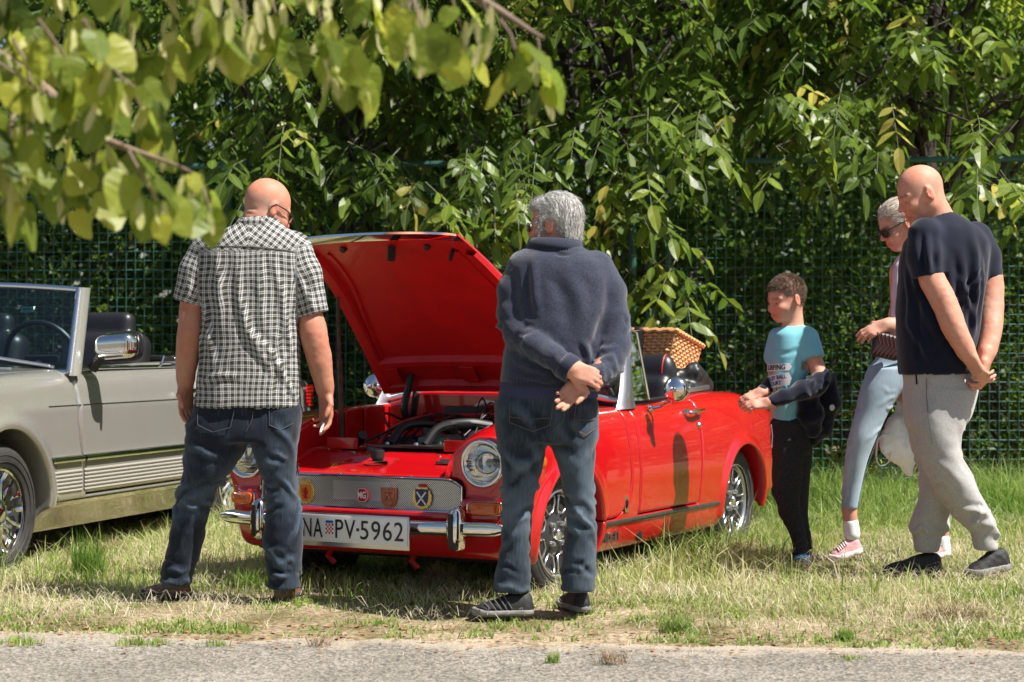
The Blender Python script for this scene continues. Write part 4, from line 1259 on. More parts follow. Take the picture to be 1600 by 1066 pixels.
# mirror, seats, wheel, tonneau, tail lamp
for sy in (1, -1):
    g_ = Grid((-.25, -.25, -.2), (.25, .25, .2), .006)
    g_.rbox((0, 0, 0), (.055, .118, .062), .045, k=.0)
    V, Q, N = g_.mesh()
    V = V * np.array([1, 1, 1]) + np.array([0, 0, 0]); V[:, 2] += V[:, 1] * .06 * sy
    Rm = np.array([[math.cos(-.22 * sy), -math.sin(-.22 * sy), 0], [math.sin(-.22 * sy), math.cos(-.22 * sy), 0], [0, 0, 1]])
    cm = np.array([-.80, sy * 1.005, 1.075])
    mo = obj('door_mirror', make_mesh('door_mirror', V @ Rm.T + cm, Q, normals=N @ Rm.T, mats=[M_CHROME]), sc_)
    q = MB(); lp = [cm + Rm @ np.array([-.045, .122 * math.copysign(abs(math.cos(a))**.5, math.cos(a)), .066 * math.copysign(abs(math.sin(a))**.5, math.sin(a)) + .06 * sy * .122 * math.cos(a)]) for a in np.linspace(0, 2 * math.pi, 40, endpoint=False)]
    q.tube(lp, .012, 8, closed=True); q.build('rubber_edge', M_BLACK, mo)
    q = MB(); q.tube([(-.80, sy * .87, .965), (-.80, sy * .92, 1.02), (-.80, sy * .95, 1.05)], [.03, .024, .02], 8); q.build('mirror_foot', M_BLACK, mo)
    g_ = Grid((-2.1, sy * .38 - .34, .4), (-1.0, sy * .38 + .34, 1.34), .016)
    g_.rbox((-1.45, sy * .38, .56), (.28, .26, .09), .07)
    g_.rbox((-1.78, sy * .38, .86), (.09, .26, .30), .08, frame((-.25, 0, 1), (1, 0, 0)), k=.04)
    g_.rbox((-1.86, sy * .38, 1.19), (.055, .155, .075), .05, frame((-.15, 0, 1), (1, 0, 0)), k=.01)
    V, Q, N = g_.mesh(); obj('seat', make_mesh('seat', V, Q, normals=N, mats=[M_LEATHER]), sc_)
    q = MB(); lq = []
    for k in range(6):
        q2 = [(-3.48, sy * (fs_(-3.48, .75) + .004)), (-3.62, sy * (fs_(-3.6, .75) + .004)), (-3.70, sy * .82), (-3.735, sy * .70), (-3.745, sy * .40)]
        zk = .70 + k * .022
        P = [[(a, b * (1 if h else 1.006) , zk + hh) for (h, hh) in ((0, 0), (1, .011), (0, .022))] for a, b in q2]
        q.sheet(np.array(P) if sy < 0 else np.array(P)[::-1])
    q.build('tail_light', M_TAIL, sc_, angle=30)
q = MB(); q.tube([(-1.12 + .05 * math.sin(a), .40 + .21 * math.cos(a), 1.0 + .20 * math.sin(a)) for a in np.linspace(0, 2 * math.pi, 36, endpoint=False)], .015, 8, closed=True)
q.tube([(-1.10, .40, .98), (-.85, .40, .92)], .03, 8); q.box((-1.12, .4, .985), (.04, .2, .09), bev=.02); q.build('steering_wheel', M_BLACK, sc_)
q = MB(); q.box((-.86, 0, .945), (.16, 1.4, .10), bev=.03); q.build('dashboard', M_LEATHER, sc_)
q = MB(); q.box((-2.12, 0, 1.0), (.36, 1.34, .05), bev=.02); q.build('soft_top_cover', M_LEATHER, sc_)
for sy in (1, -1):
    q = MB(); q.box((-1.90, sy * .80, .995), (.10, .03, .022), bev=.006); q.tube([(-1.70, sy * .79, .985), (-1.72, sy * .79, 1.02), (-1.80, sy * .79, 1.03), (-1.90, sy * .79, 1.0)], .006, 6); q.build('window_guide', M_CHROME, sc_)
    q = MB(); q.tube([(.80, sy * .60, .60), (.93, sy * .60, .60)], .11, 20); q.build('headlight', M_LENS, sc_)
    q = MB(); q.tube(spline([(-1.70, sy * .905, .83), (-1.72, sy * .93, .83), (-1.84, sy * .93, .835), (-1.88, sy * .905, .835)], 4), .012, 8); q.build('door_handle', M_CHROME, sc_)
q = MB(); q.tube(spline([(.55, -.92, .47), (.90, -.80, .47), (.99, 0, .47), (.90, .80, .47), (.55, .92, .47)], 8), .06, 10, flat=.6); q.build('bumper', M_CHROME, sc_)
q = MB(); q.tube(spline([(-3.25, -.92, .50), (-3.69, -.84, .50), (-3.79, 0, .50), (-3.69, .84, .50), (-3.25, .92, .50)], 8), .06, 10, flat=.6); q.build('bumper', M_CHROME, sc_)
q = MB(); q.box((-1.2, 0, .24), (3.6, 1.2, .1)); q.tube([(0, -.76, .318), (0, .76, .318)], .04, 8); q.tube([(-2.46, -.76, .318), (-2.46, .76, .318)], .05, 8); q.build('chassis', M_UNDER, sc_)
# ================================================================== PEOPLE
def skin_mat(name):
    m, nt, b = new_mat(name)
    at_ = node(nt, 'ShaderNodeAttribute', attribute_name='vc')
    tc = node(nt, 'ShaderNodeTexCoord'); n = node(nt, 'ShaderNodeTexNoise'); n.inputs['Scale'].default_value = 38; n.inputs['Detail'].default_value = 4
    nt.links.new(tc.outputs['Object'], n.inputs['Vector'])
    r = node(nt, 'ShaderNodeValToRGB'); r.color_ramp.elements[0].color = (.78, .70, .68, 1); r.color_ramp.elements[1].color = (1.12, 1.08, 1.06, 1)
    nt.links.new(n.outputs[0], r.inputs[0])
    mx = node(nt, 'ShaderNodeMix', data_type='RGBA', blend_type='MULTIPLY'); mx.inputs[0].default_value = 1
    nt.links.new(at_.outputs['Vector'], mx.inputs[6]); nt.links.new(r.outputs[0], mx.inputs[7])
    n5 = node(nt, 'ShaderNodeTexNoise'); n5.inputs['Scale'].default_value = 13; n5.inputs['Detail'].default_value = 6; n5.inputs['Roughness'].default_value = .7; nt.links.new(tc.outputs['Object'], n5.inputs['Vector'])
    r5 = node(nt, 'ShaderNodeValToRGB'); r5.color_ramp.elements[0].position = .36; r5.color_ramp.elements[1].position = .66; r5.color_ramp.elements[0].color = (1.10, .80, .72, 1); r5.color_ramp.elements[1].color = (1.0, 1.06, 1.06, 1); nt.links.new(n5.outputs[0], r5.inputs[0])
    mx5 = node(nt, 'ShaderNodeMix', data_type='RGBA', blend_type='MULTIPLY'); mx5.inputs[0].default_value = .8
    nt.links.new(mx.outputs[2], mx5.inputs[6]); nt.links.new(r5.outputs[0], mx5.inputs[7]); nt.links.new(mx5.outputs[2], b.inputs['Base Color'])
    b.inputs['Roughness'].default_value = .56; b.inputs['Specular IOR Level'].default_value = .35
    b.inputs['Subsurface Weight'].default_value = .12
    b.inputs['Subsurface Radius'].default_value = (.010, .004, .002)
    b.inputs['Subsurface Scale'].default_value = 1.0
    n2 = node(nt, 'ShaderNodeTexNoise'); n2.inputs['Scale'].default_value = 240; nt.links.new(tc.outputs['Object'], n2.inputs['Vector'])
    bp = node(nt, 'ShaderNodeBump'); bp.inputs['Strength'].default_value = .35; bp.inputs['Distance'].default_value = .002
    nt.links.new(n2.outputs[0], bp.inputs['Height']); nt.links.new(bp.outputs[0], b.inputs['Normal'])
    return m
M_SKIN = skin_mat('skin')

def denim(name, c_dk, c_lt, bump=.25):
    m, nt, b = new_mat(name)
    at_ = node(nt, 'ShaderNodeAttribute', attribute_name='wear')
    tc = node(nt, 'ShaderNodeTexCoord'); mp = node(nt, 'ShaderNodeMapping'); mp.inputs['Scale'].default_value = (160, 160, 22); nt.links.new(tc.outputs['Object'], mp.inputs[0])
    n = node(nt, 'ShaderNodeTexNoise'); n.inputs['Scale'].default_value = 1; n.inputs['Detail'].default_value = 3; nt.links.new(mp.outputs[0], n.inputs['Vector'])
    n3 = node(nt, 'ShaderNodeTexNoise'); n3.inputs['Scale'].default_value = 9; n3.inputs['Detail'].default_value = 5; nt.links.new(tc.outputs['Object'], n3.inputs['Vector'])
    def mth(op, a, b_):
        q = node(nt, 'ShaderNodeMath', operation=op)
        for i, v in enumerate((a, b_)):
            if isinstance(v, (int, float)): q.inputs[i].default_value = v
            else: nt.links.new(v, q.inputs[i])
        return q.outputs[0]
    fac = mth('ADD', mth('ADD', mth('MULTIPLY', at_.outputs['Fac'], .85), mth('MULTIPLY', mth('SUBTRACT', n.outputs[0], .5), .5)), mth('MULTIPLY', mth('SUBTRACT', n3.outputs[0], .5), .5))
    r = node(nt, 'ShaderNodeValToRGB'); r.color_ramp.elements[0].color = (*c_dk, 1); r.color_ramp.elements[1].color = (*c_lt, 1)
    r.color_ramp.elements[0].position = .05; r.color_ramp.elements[1].position = .9
    nt.links.new(fac, r.inputs[0]); nt.links.new(r.outputs[0], b.inputs['Base Color'])
    b.inputs['Roughness'].default_value = .85; b.inputs['Sheen Weight'].default_value = .15; b.inputs['Specular IOR Level'].default_value = .2
    bp = node(nt, 'ShaderNodeBump'); bp.inputs['Strength'].default_value = bump; bp.inputs['Distance'].default_value = .002
    nt.links.new(n.outputs[0], bp.inputs['Height']); nt.links.new(bp.outputs[0], b.inputs['Normal'])
    return m

def plaid_mat(name):
    m, nt, b = new_mat(name)
    at_ = node(nt, 'ShaderNodeAttribute', attribute_name='cl'); sp = node(nt, 'ShaderNodeSeparateXYZ'); nt.links.new(at_.outputs['Vector'], sp.inputs[0])
    def band(out):
        d_ = node(nt, 'ShaderNodeMath', operation='DIVIDE'); nt.links.new(out, d_.inputs[0]); d_.inputs[1].default_value = .0255
        f = node(nt, 'ShaderNodeMath', operation='FRACT'); nt.links.new(d_.outputs[0], f.inputs[0])
        r = node(nt, 'ShaderNodeValToRGB'); e = r.color_ramp; e.interpolation = 'CONSTANT'
        e.elements[0].position = 0; e.elements[0].color = (.070, .068, .055, 1)
        e.elements[1].position = .40; e.elements[1].color = (.62, .62, .61, 1)
        for p, c in ((.58, (.035, .040, .095, 1)), (.68, (.62, .62, .61, 1)), (.86, (.11, .11, .09, 1)), (.94, (.070, .068, .055, 1))):
            q = e.elements.new(p); q.color = c
        nt.links.new(f.outputs[0], r.inputs[0]); return r.outputs[0]
    mx = node(nt, 'ShaderNodeMix', data_type='RGBA', blend_type='MIX'); mx.inputs[0].default_value = .5
    nt.links.new(band(sp.outputs[0]), mx.inputs[6]); nt.links.new(band(sp.outputs[1]), mx.inputs[7])
    g_ = node(nt, 'ShaderNodeGamma'); g_.inputs[1].default_value = 1.15; nt.links.new(mx.outputs[2], g_.inputs[0])
    nt.links.new(g_.outputs[0], b.inputs['Base Color']); b.inputs['Roughness'].default_value = .85; b.inputs['Specular IOR Level'].default_value = .2
    n = node(nt, 'ShaderNodeTexNoise'); n.inputs['Scale'].default_value = 900; nt.links.new(at_.outputs['Vector'], n.inputs['Vector'])
    w = node(nt, 'ShaderNodeTexNoise'); w.inputs['Scale'].default_value = 55; nt.links.new(at_.outputs['Vector'], w.inputs['Vector'])
    ad = node(nt, 'ShaderNodeMath', operation='ADD'); nt.links.new(n.outputs[0], ad.inputs[0]); nt.links.new(w.outputs[0], ad.inputs[1])
    bp = node(nt, 'ShaderNodeBump'); bp.inputs['Strength'].default_value = .35; bp.inputs['Distance'].default_value = .003; nt.links.new(ad.outputs[0], bp.inputs['Height']); nt.links.new(bp.outputs[0], b.inputs['Normal'])
    return m

def knit_mat(name, c1, c2):
    m = mat(name, c1, .9, col2=c2, vscale=180, detail=5, bump=.6, bscale=420, bdist=.003, sheen=.35, spec=.1)
    return m

def polyfold(V, N, paths, w, amp):
    """raise soft ridges (or dents) along paths on the cloth"""
    D = np.zeros(len(V))
    for P, ww, aa in zip(paths, w, amp):
        P = np.asarray(P); mg = 3 * ww
        lo = P.min(0) - mg; hi = P.max(0) + mg
        I = np.where(((V > lo) & (V < hi)).all(1))[0]
        if len(I) == 0: continue
        Q = V[I]; best = np.full(len(I), 9.0); tt = np.zeros(len(I)); n = len(P) - 1
        for k in range(n):
            a = P[k]; ab = P[k + 1] - a; t = np.clip((Q - a) @ ab / (ab @ ab + 1e-12), 0, 1)
            q = np.linalg.norm(Q - a - t[:, None] * ab, axis=1); m_ = q < best
            best[m_] = q[m_]; tt[m_] = (k + t[m_]) / n
        D[I] += aa * np.sin(np.clip(tt, 0.02, .98) * math.pi)**.7 * (np.exp(-(best / ww)**2) - .35 * np.exp(-((best - 1.9 * ww) / ww)**2))
    return D

class Person:
    def __init__(s, label, d0, bx, zg, tone, group=None, h=.0055):
        s.d0 = d0; s.zg = zg; s.tone = np.array(tone)
        s.base = np.array([(bx - 800) * d0 / F_PX, d0, zg]); s.label = label; s.h = h; s.k = d0 / F_PX
        s.kids = []; s.body = None
    def p(s, px, py, dy=0.0): return at(px, py, s.d0 + dy) - s.base
    def rows(s, L):
        out = []
        for r in L:
            py, xl, xr, ry = r[:4]; dy = r[4] if len(r) > 4 else 0.0
            a, b = s.p(xl, py, dy), s.p(xr, py, dy)
            out.append((a[2], (a[0] + b[0]) / 2, a[1], (b[0] - a[0]) / 2, ry))
        return out
    def path(s, L):
        """(px,py,dy,r) list -> points, radii"""
        return np.array([s.p(*q[:3]) for q in L]), [q[3] for q in L]
    def grid(s, h, x0, x1, y0, y1, dep=.42):
        a = s.p(x0, y1, -dep); b = s.p(x1, y0, dep)
        return Grid((min(a[0], s.p(x0, y1, dep)[0]), -dep, min(a[2], s.p(x0, y1, dep)[2])), (max(b[0], s.p(x1, y0, -dep)[0]), dep, max(b[2], s.p(x1, y0, -dep)[2])), h)
    def start_body(s, g, vc_fn):
        V, Q, N = g.mesh()
        lowr = sstep(V[:, 2].max() - .22, V[:, 2].max() - .34, V[:, 2])
        V = V + N * ((.0016 * vnoise(V, 26, 5) + .0007 * vnoise(V, 75, 6)) * lowr)[:, None]
        vc = np.repeat(s.tone[None], len(V), 0)
        vc = vc_fn(V, N, vc)
        s.body = obj('person', make_mesh('person', V, Q, mats=[M_SKIN], attrs={'vc': vc}), None, tuple(s.base))
        tag(s.body, s.label, 'person', 'people looking at the red car')
        return s.body
    def cloth(s, name, g, m, paths=(), w=(), amp=(), noise=(), attr=None, normals=False, plan=None):
        V, Q, N = g.mesh()
        D = polyfold(V, N, paths, w, amp) if len(paths) else np.zeros(len(V))
        for sc, am, st, sd_ in noise: D = D + am * vnoise(V * np.asarray(st), sc, sd_)
        V2 = V + N * D[:, None]
        at_ = {}
        if attr is not None: at_ = attr(V, N, D)
        o = obj(name, make_mesh(name, V2, Q, mats=[m], attrs=at_), s.body)
        return o

def leg_folds(p, rows, n, seed, zr=(0, 1), amp=.008, w=.012, back=True, slope=.5):
    """random diagonal creases round a trouser leg given by zloft rows"""
    rs = random.Random(seed)
    r = np.array(sorted(rows)); fz = [curve(r[:, 0], r[:, i]) for i in range(1, 5)]
    z0, z1 = r[0, 0], r[-1, 0]; P = []; W_ = []; A = []
    for i in range(n):
        zc = z0 + (z1 - z0) * rs.uniform(*zr)
        a0 = rs.uniform(0, 2 * math.pi); span = rs.uniform(.6, 1.7); sl = rs.uniform(-slope, slope)
        pts = []
        for t in np.linspace(-.5, .5, 7):
            zz = zc + sl * span * t * .09 + .006 * math.sin(9 * t + i); a = a0 + span * t
            cx, cy, rx, ry = [float(f(np.float32(zz))) for f in fz]
            pts.append((cx + rx * math.cos(a), cy + ry * math.sin(a), zz))
        P.append(pts); W_.append(w * rs.uniform(.6, 1.3)); A.append(amp * rs.uniform(.4, 1.2) * (1 if rs.random() < .65 else -.8))
    return P, W_, A

def smooth_path(P, r, n=4):
    q = spline(np.c_[np.asarray(P), np.asarray(r)], n)
    return q[:, :3], list(q[:, 3])

def head(g, c, f, u, s=1.0, male=True, ears=True, child=False):
    f = np.asarray(f, float); f /= np.linalg.norm(f)
    u = np.asarray(u, float); u = u - f * (u @ f); u /= np.linalg.norm(u)
    l = np.cross(u, f); M = np.stack([f, l, u], 1); c = np.asarray(c, float)
    T = lambda a, b, e: c + s * (M @ np.array([a, b, e]))
    rr = lambda *q: np.array(q) * s
    g.ell(T(-.014, 0, .026), rr(.098, .077, .092), M, k=.0)
    g.ell(T(.024, 0, -.036 if child else -.040), rr(.066, .062 if child else .060, .070 if child else .076), M, k=.035 * s)
    g.ell(T(.062, 0, -.090 if child else -.098), rr(.020, .022, .016) if child else rr(.022, .025, .018), M, k=.022 * s)
    for q in (-1, 1):
        if not child: g.cap(T(-.004, q * .050, -.058), T(.052, q * .022, -.098), .021 * s, .016 * s, k=.025 * s)
        g.ell(T(.058, q * .040, -.034), rr(.028, .022, .020), M, k=.020 * s)
        g.cap(T(.079 - .004 * child, q * .010, .016), T(.068 - .003 * child, q * .048, .014), (.011 if male else .008) * s, .008 * s, k=.014 * s)
        g.ell(T(.090, q * .031, -.006), rr(.013, .017, .0105), M, k=.011 * s, sub=True)
        g.ell(T(.0715, q * .031, -.006), rr(.0125, .0125, .0125), M, k=.002)
    g.cap(T(.084 if child else .086, 0, .000 if child else .004), T(.100 if child else .106, 0, -.030), .0075 * s, (.009 if child else .0115) * s, k=.012 * s)
    for q in (-1, 1): g.ell(T(.092 if child else .096, q * .0105, -.035), rr(.009, .007, .007) if child else rr(.011, .008, .008), M, k=.006 * s)
    g.cap(T(.086, -.017, -.066), T(.086, .017, -.066), .0085 * s, k=.007 * s)
    g.cap(T(.092, 0, -.064), T(.090, 0, -.079), .0075 * s, .008 * s, k=.009 * s)
    g.cap(T(.103, -.018, -.0705), T(.103, .018, -.0705), .0042 * s, k=.004 * s, sub=True)
    if ears:
        for q in (-1, 1):
            Me = M @ np.array([[math.cos(.35), q * math.sin(.35) * 0 - math.sin(.35) * q, 0], [math.sin(.35) * q, math.cos(.35), 0], [0, 0, 1]])
            g.ell(T(-.012, q * .081, -.012), rr(.019, .0075, .032), Me, k=.007 * s)
            g.ell(T(-.006, q * .090, -.010), rr(.010, .006, .018), Me, k=.005 * s, sub=True)
    return T, M

def scalp(L, s, hair, front=.058, side=.012, back=-.062, seed=1, V=None):
    """0..1 mask of the hair-bearing scalp in head coordinates"""
    A, B, E = L[:, 0], L[:, 1], L[:, 2]
    line = np.interp(A, [-.09, -.035, .0, .035, .06, .09], [back, back * .7, side, side + .004, front * .85, front])
    return sstep(-.007, .007, E - line + .004 * vnoise(L, 90, seed)) * (np.linalg.norm(L, axis=1) < .15) * ((np.abs(B) < .081) | (E > .02))

def face_colour(T, M, s, tone, stub=0.0, brow=(.10, .07, .05), lip=(1.15, .72, .70), eye=1.0):
    c = T(0, 0, 0)
    def fn(V, vc):
        L = (V - c) @ M / s
        near = (np.linalg.norm(L, axis=1) < .16)
        A, B, E = L[:, 0], L[:, 1], L[:, 2]
        vc = vc.copy(); tone_ = vc.copy()
        m = near & (A > .070) & (np.abs(B) < .024) & (E < -.060) & (E > -.082); vc[m] = vc[m] * np.array(lip)
        m = near & (A > .052) & (np.abs(np.abs(B) - .031) < .021) & (np.abs(E - .0165) < .0055); vc[m] = vc[m] * .35 + .65 * np.array(brow)
        e = near & (A > .066) & (np.hypot((np.abs(B) - .031), (E + .007) / (.62 * eye)) < .0095)
        vc[e] = (.46, .40, .37)
        e2 = near & (A > .066) & (np.hypot(np.abs(B) - .031, (E + .007) / eye) < .0056); vc[e2] = (.03, .022, .018)
        m = near & (A > .045) & (E < .0) & (E > -.05) & (np.abs(B) < .05) & ~e; vc[m] = vc[m] * np.array([1.05, .90, .88])
        m = near & (np.abs(B) > .078) & (np.abs(A + .01) < .03); vc[m] = vc[m] * np.array([1.06, .86, .82])
        if stub:
            w = np.where(near & (A > -.02) & (E < -.045) & ~((A > .07) & (np.abs(B) < .024) & (E > -.082)), stub, 0)[:, None]
            vc = vc * (1 - w) + np.array([.30, .25, .22]) * w
        return vc
    return fn

def hand(g, wr, a, n, side, curls=(.35, .4, .45, .5), s=1.0, thumb=(.35, .0), spread=.06):
    """five separate fingers; a = wrist->knuckles, n = back of the hand, side=+1: thumb lies along cross(a,n)"""
    a = np.asarray(a, float); a /= np.linalg.norm(a); n = np.asarray(n, float); n = n - a * (n @ a); n /= np.linalg.norm(n)
    t = np.cross(a, n) * side; wr = np.asarray(wr, float)
    P = lambda A, T_, N_: wr + s * (a * A + t * T_ + n * N_)
    M = np.stack([a, t, n], 1)
    g.rbox(P(.052, 0, 0), np.array([.044, .038, .0135]) * s, .013 * s, M, k=.012 * s)
    g.limb([P(-.03, 0, 0), P(.02, 0, 0)], (.025 * s, .028 * s), (.019 * s, .017 * s), k=.02 * s, hint=n)
    g.ell(P(.035, .026, -.008), np.array([.030, .016, .014]) * s, M, k=.012 * s)
    for i, (tb, ab, L) in enumerate(((.029, .090, .076), (.0098, .095, .084), (-.0095, .091, .078), (-.0275, .082, .060))):
        q = P(ab, tb, .002); ang = 0.0; c = curls[i]
        sp_ = spread * (1.5 - i)
        r0 = (.0092, .0095, .009, .0080)[i] * s
        pts = [P(ab - .02, tb * .96, .001), q]; rs = [r0 * 1.05, r0 * 1.05]
        for j, fr in enumerate((.46, .30, .24)):
            ang += c * (1.0, 1.25, .8)[j]
            dv = (a * math.cos(sp_) + t * math.sin(sp_)) * math.cos(ang) - n * math.sin(ang)
            q = q + dv * L * fr * s; pts.append(q); rs.append(r0 * (1.0, .90, .78)[j])
        g.chain(pts, rs, k=.0035)
    d1 = a * .72 + t * .66 - n * (.22 + thumb[1]); d1 /= np.linalg.norm(d1)
    d2 = a * (.9 - thumb[0] * .3) + t * (.35 - thumb[0]) - n * (.25 + thumb[0] * .6); d2 /= np.linalg.norm(d2)
    q0 = P(.018, .026, -.004); q1 = q0 + d1 * .036 * s; q2 = q1 + d2 * .032 * s; q3 = q2 + d2 * .022 * s
    g.chain([q0, q1, q2, q3], [.0135 * s, .0115 * s, .0102 * s, .0085 * s], k=.006)
    return P

def shoe(per, name, heel, toe, up, uc, solec, wid=.048, hgt=.085, tilt=0.0, sole_h=.024, ankle=None, laces=None, stripes=None):
    """shoe from heel and toe ground points (local)"""
    heel = np.asarray(heel, float); toe = np.asarray(toe, float); ax = toe - heel; L = np.linalg.norm(ax)
    a = ax / L; lat = np.cross([0, 0, 1.], a); lat /= np.linalg.norm(lat); n = np.cross(a, lat)
    M = np.stack([a, lat, n], 1); P = lambda A, B, C: heel + a * A + lat * B + n * C
    lo = np.minimum(heel, toe) - .11; hi = np.maximum(heel, toe) + .16
    def outline(g, z0, z1, grow):
        def fn(x, y, z):
            X, Y, Z = x - heel[0], y - heel[1], z - heel[2]
            A = X * a[0] + Y * a[1] + Z * a[2]; B = X * lat[0] + Y * lat[1] + Z * lat[2]; C = X * n[0] + Y * n[1] + Z * n[2]
            t = np.clip(A / L, 0, 1)
            w = wid * np.interp(t, [0, .12, .4, .68, .9, 1], [.62, .78, .80, 1.0, .82, .55]) + grow
            e = A - np.clip(A, w * .8, L - w * .9)
            return np.maximum(np.sqrt(B**2 + e**2) - w, np.maximum(z0 - C, C - z1 - .012 * np.clip((t - .75) / .25, 0, 1)))
        g.op(fn, lo, hi)
    g = Grid(lo, hi, .0078)
    def upper(x, y, z):
        X, Y, Z = x - heel[0], y - heel[1], z - heel[2]
        A = X * a[0] + Y * a[1] + Z * a[2]; B = X * lat[0] + Y * lat[1] + Z * lat[2]; C = X * n[0] + Y * n[1] + Z * n[2]
        t = np.clip(A / L, 0, 1)
        w = wid * np.interp(t, [0, .12, .4, .68, .9, 1], [.58, .74, .76, .94, .78, .5])
        ht = hgt * np.interp(t, [0, .25, .42, .62, .85, 1], [1.0, 1.0, .92, .68, .52, .36])
        e = A - np.clip(A, w * .8, L - w * .9)
        rad = np.sqrt(B**2 + e**2)
        q = ((rad / w)**2.2 + (np.maximum(C, 0) / ht)**2.6 + 1e-9)**(1 / 2.4)
        return np.maximum((q - 1) * np.minimum(w, ht), .008 - C)
    g.op(upper, lo, hi)
    V, Q, N = g.mesh()
    D = .0022 * vnoise(V, 60, 3)
    o = obj(name, make_mesh(name, V + N * D[:, None], Q, mats=[uc]), per.body)
    g = Grid(lo, hi, .0078); outline(g, 0.0, sole_h, .003)
    V, Q, N = g.mesh(); obj('sole', make_mesh('sole', V, Q, mats=[solec]), o)
    if laces is not None:
        for i in range(5):
            A = L * (.44 + .065 * i); hh = hgt * np.interp(A / L, [0, .25, .42, .62, .85, 1], [1.0, 1.0, .92, .68, .52, .36])
            q = MB(); q.tube([P(A, b * .030, hh * (1 - .25 * abs(b)**2) + .003) for b in (-1, -.5, 0, .5, 1)], .0035, 5); q.build('lace', laces, o)
    if stripes is not None:
        for i in range(5):
            A = L * (.36 + .09 * i)
            for sd_ in (-1, 1):
                ww = wid * np.interp(A / L, [0, .12, .4, .68, .9, 1], [.58, .74, .76, .94, .78, .5])
                q = MB(); q.tube([P(A + .03 * k, sd_ * (ww * (1 - .35 * k**2) + .002), .03 + k * hgt * .55 * np.interp(A / L, [0, .42, .62, .85, 1], [1., 1., .75, .55, .4])) for k in (0, .35, .7, 1)], .003, 5); q.build('stripe', stripes, o)
    return o

def glasses(per, T, M, s, rim, lensm, dark=False, wd=.026, ht=.017):
    q = MB()
    for sg in (-1, 1):
        q.tube([T(.102 - .010 * (1 + sg * math.cos(a)) * .5, sg * .033 + wd * math.cos(a), -.006 + ht * math.sin(a)) for a in np.linspace(0, 2 * math.pi, 20, endpoint=False)], .0028 * s, 6, closed=True)
        q.tube([T(.092, sg * .058, .004), T(.04, sg * .080, .008), T(-.012, sg * .086, .008), T(-.03, sg * .084, -.012)], .0027 * s, 6)
    q.tube([T(.102, -.008, -.002), T(.107, 0, .002), T(.102, .008, -.002)], .002 * s, 6)
    o = q.build('glasses', rim, per.body)
    for sg in (-1, 1):
        q = MB(); ring = [T(.102 - .010 * (1 + sg * math.cos(a)) * .5, sg * .033 + wd * math.cos(a), -.006 + ht * math.sin(a)) for a in np.linspace(0, 2 * math.pi, 20, endpoint=False)]
        q.add(ring, [list(range(20))]); q.build('lens', lensm, o)
    return o

def strands(name, per, roots, dirs, lens, rad, m, seed=1, curl=.01, parent=None, segs=4):
    """thin tapering locks of hair as three-sided tubes, one mesh"""
    r_ = np.random.default_rng(seed); n = len(roots); vs = []; fs = []
    roots = np.asarray(roots); dirs = np.asarray(dirs)
    dirs = dirs / np.linalg.norm(dirs, axis=1, keepdims=True)
    j1 = r_.normal(0, 1, (n, 3)) * curl
    side = np.cross(dirs, r_.normal(0, 1, (n, 3))); side /= np.linalg.norm(side, axis=1, keepdims=True) + 1e-9
    oth = np.cross(dirs, side)
    for k in range(segs + 1):
        t = k / segs; c = roots + dirs * (lens * t)[:, None] + j1 * t * t + np.array([0, 0, -1.0]) * (lens * t * t * .25)[:, None]
        rr = rad * (1 - t * .75)
        for a in range(3): vs.append(c + rr * (side * math.cos(2.094 * a) + oth * math.sin(2.094 * a)))
    V = np.stack(vs, 1).reshape(-1, 3); S = (segs + 1) * 3
    base = (np.arange(n) * S)[:, None]
    q = []
    for k in range(segs):
        for a in range(3): q.append(base + np.array([k * 3 + a, k * 3 + (a + 1) % 3, (k + 1) * 3 + (a + 1) % 3, (k + 1) * 3 + a]))
    Q = np.concatenate(q)
    return V, Q
def back_y(rowsets, n=2.3):
    """camera-side surface of stacked ellipses: y at (x,z)"""
    fns = []
    for rows in rowsets:
        r = np.array(sorted(rows)); fns.append((r[0, 0], r[-1, 0], [curve(r[:, 0], r[:, i]) for i in range(1, 5)]))
    def fn(x, z):
        best = 9.0
        for z0, z1, fs in fns:
            if z < z0 or z > z1: continue
            cx, cy, rx, ry = [float(f(np.float32(z))) for f in fs]
            q = abs((x - cx) / rx)
            if q < .98: best = min(best, cy - ry * (1 - q**n)**(1 / n))
        return best
    return fn

def stitch(per, name, rowsets, pts, m, r=.0016, off=.003, parent=None, closed=False, n=2.3):
    by = back_y(rowsets, n)
    P = []
    pts = list(pts) + ([pts[0]] if closed else [])
    for (a, b) in zip(pts[:-1], pts[1:]):
        for t in np.linspace(0, 1, 8, endpoint=False):
            q = per.p(a[0] + (b[0] - a[0]) * t, a[1] + (b[1] - a[1]) * t); P.append(q)
    P.append(per.p(*pts[-1]))
    P = [np.array([q[0], by(q[0], q[2]) - off, q[2]]) for q in P]
    P = [q for q in P if q[1] < 8]
    mb = MB(); mb.tube(P, r, 5); return mb.build(name, m, parent or per.body)

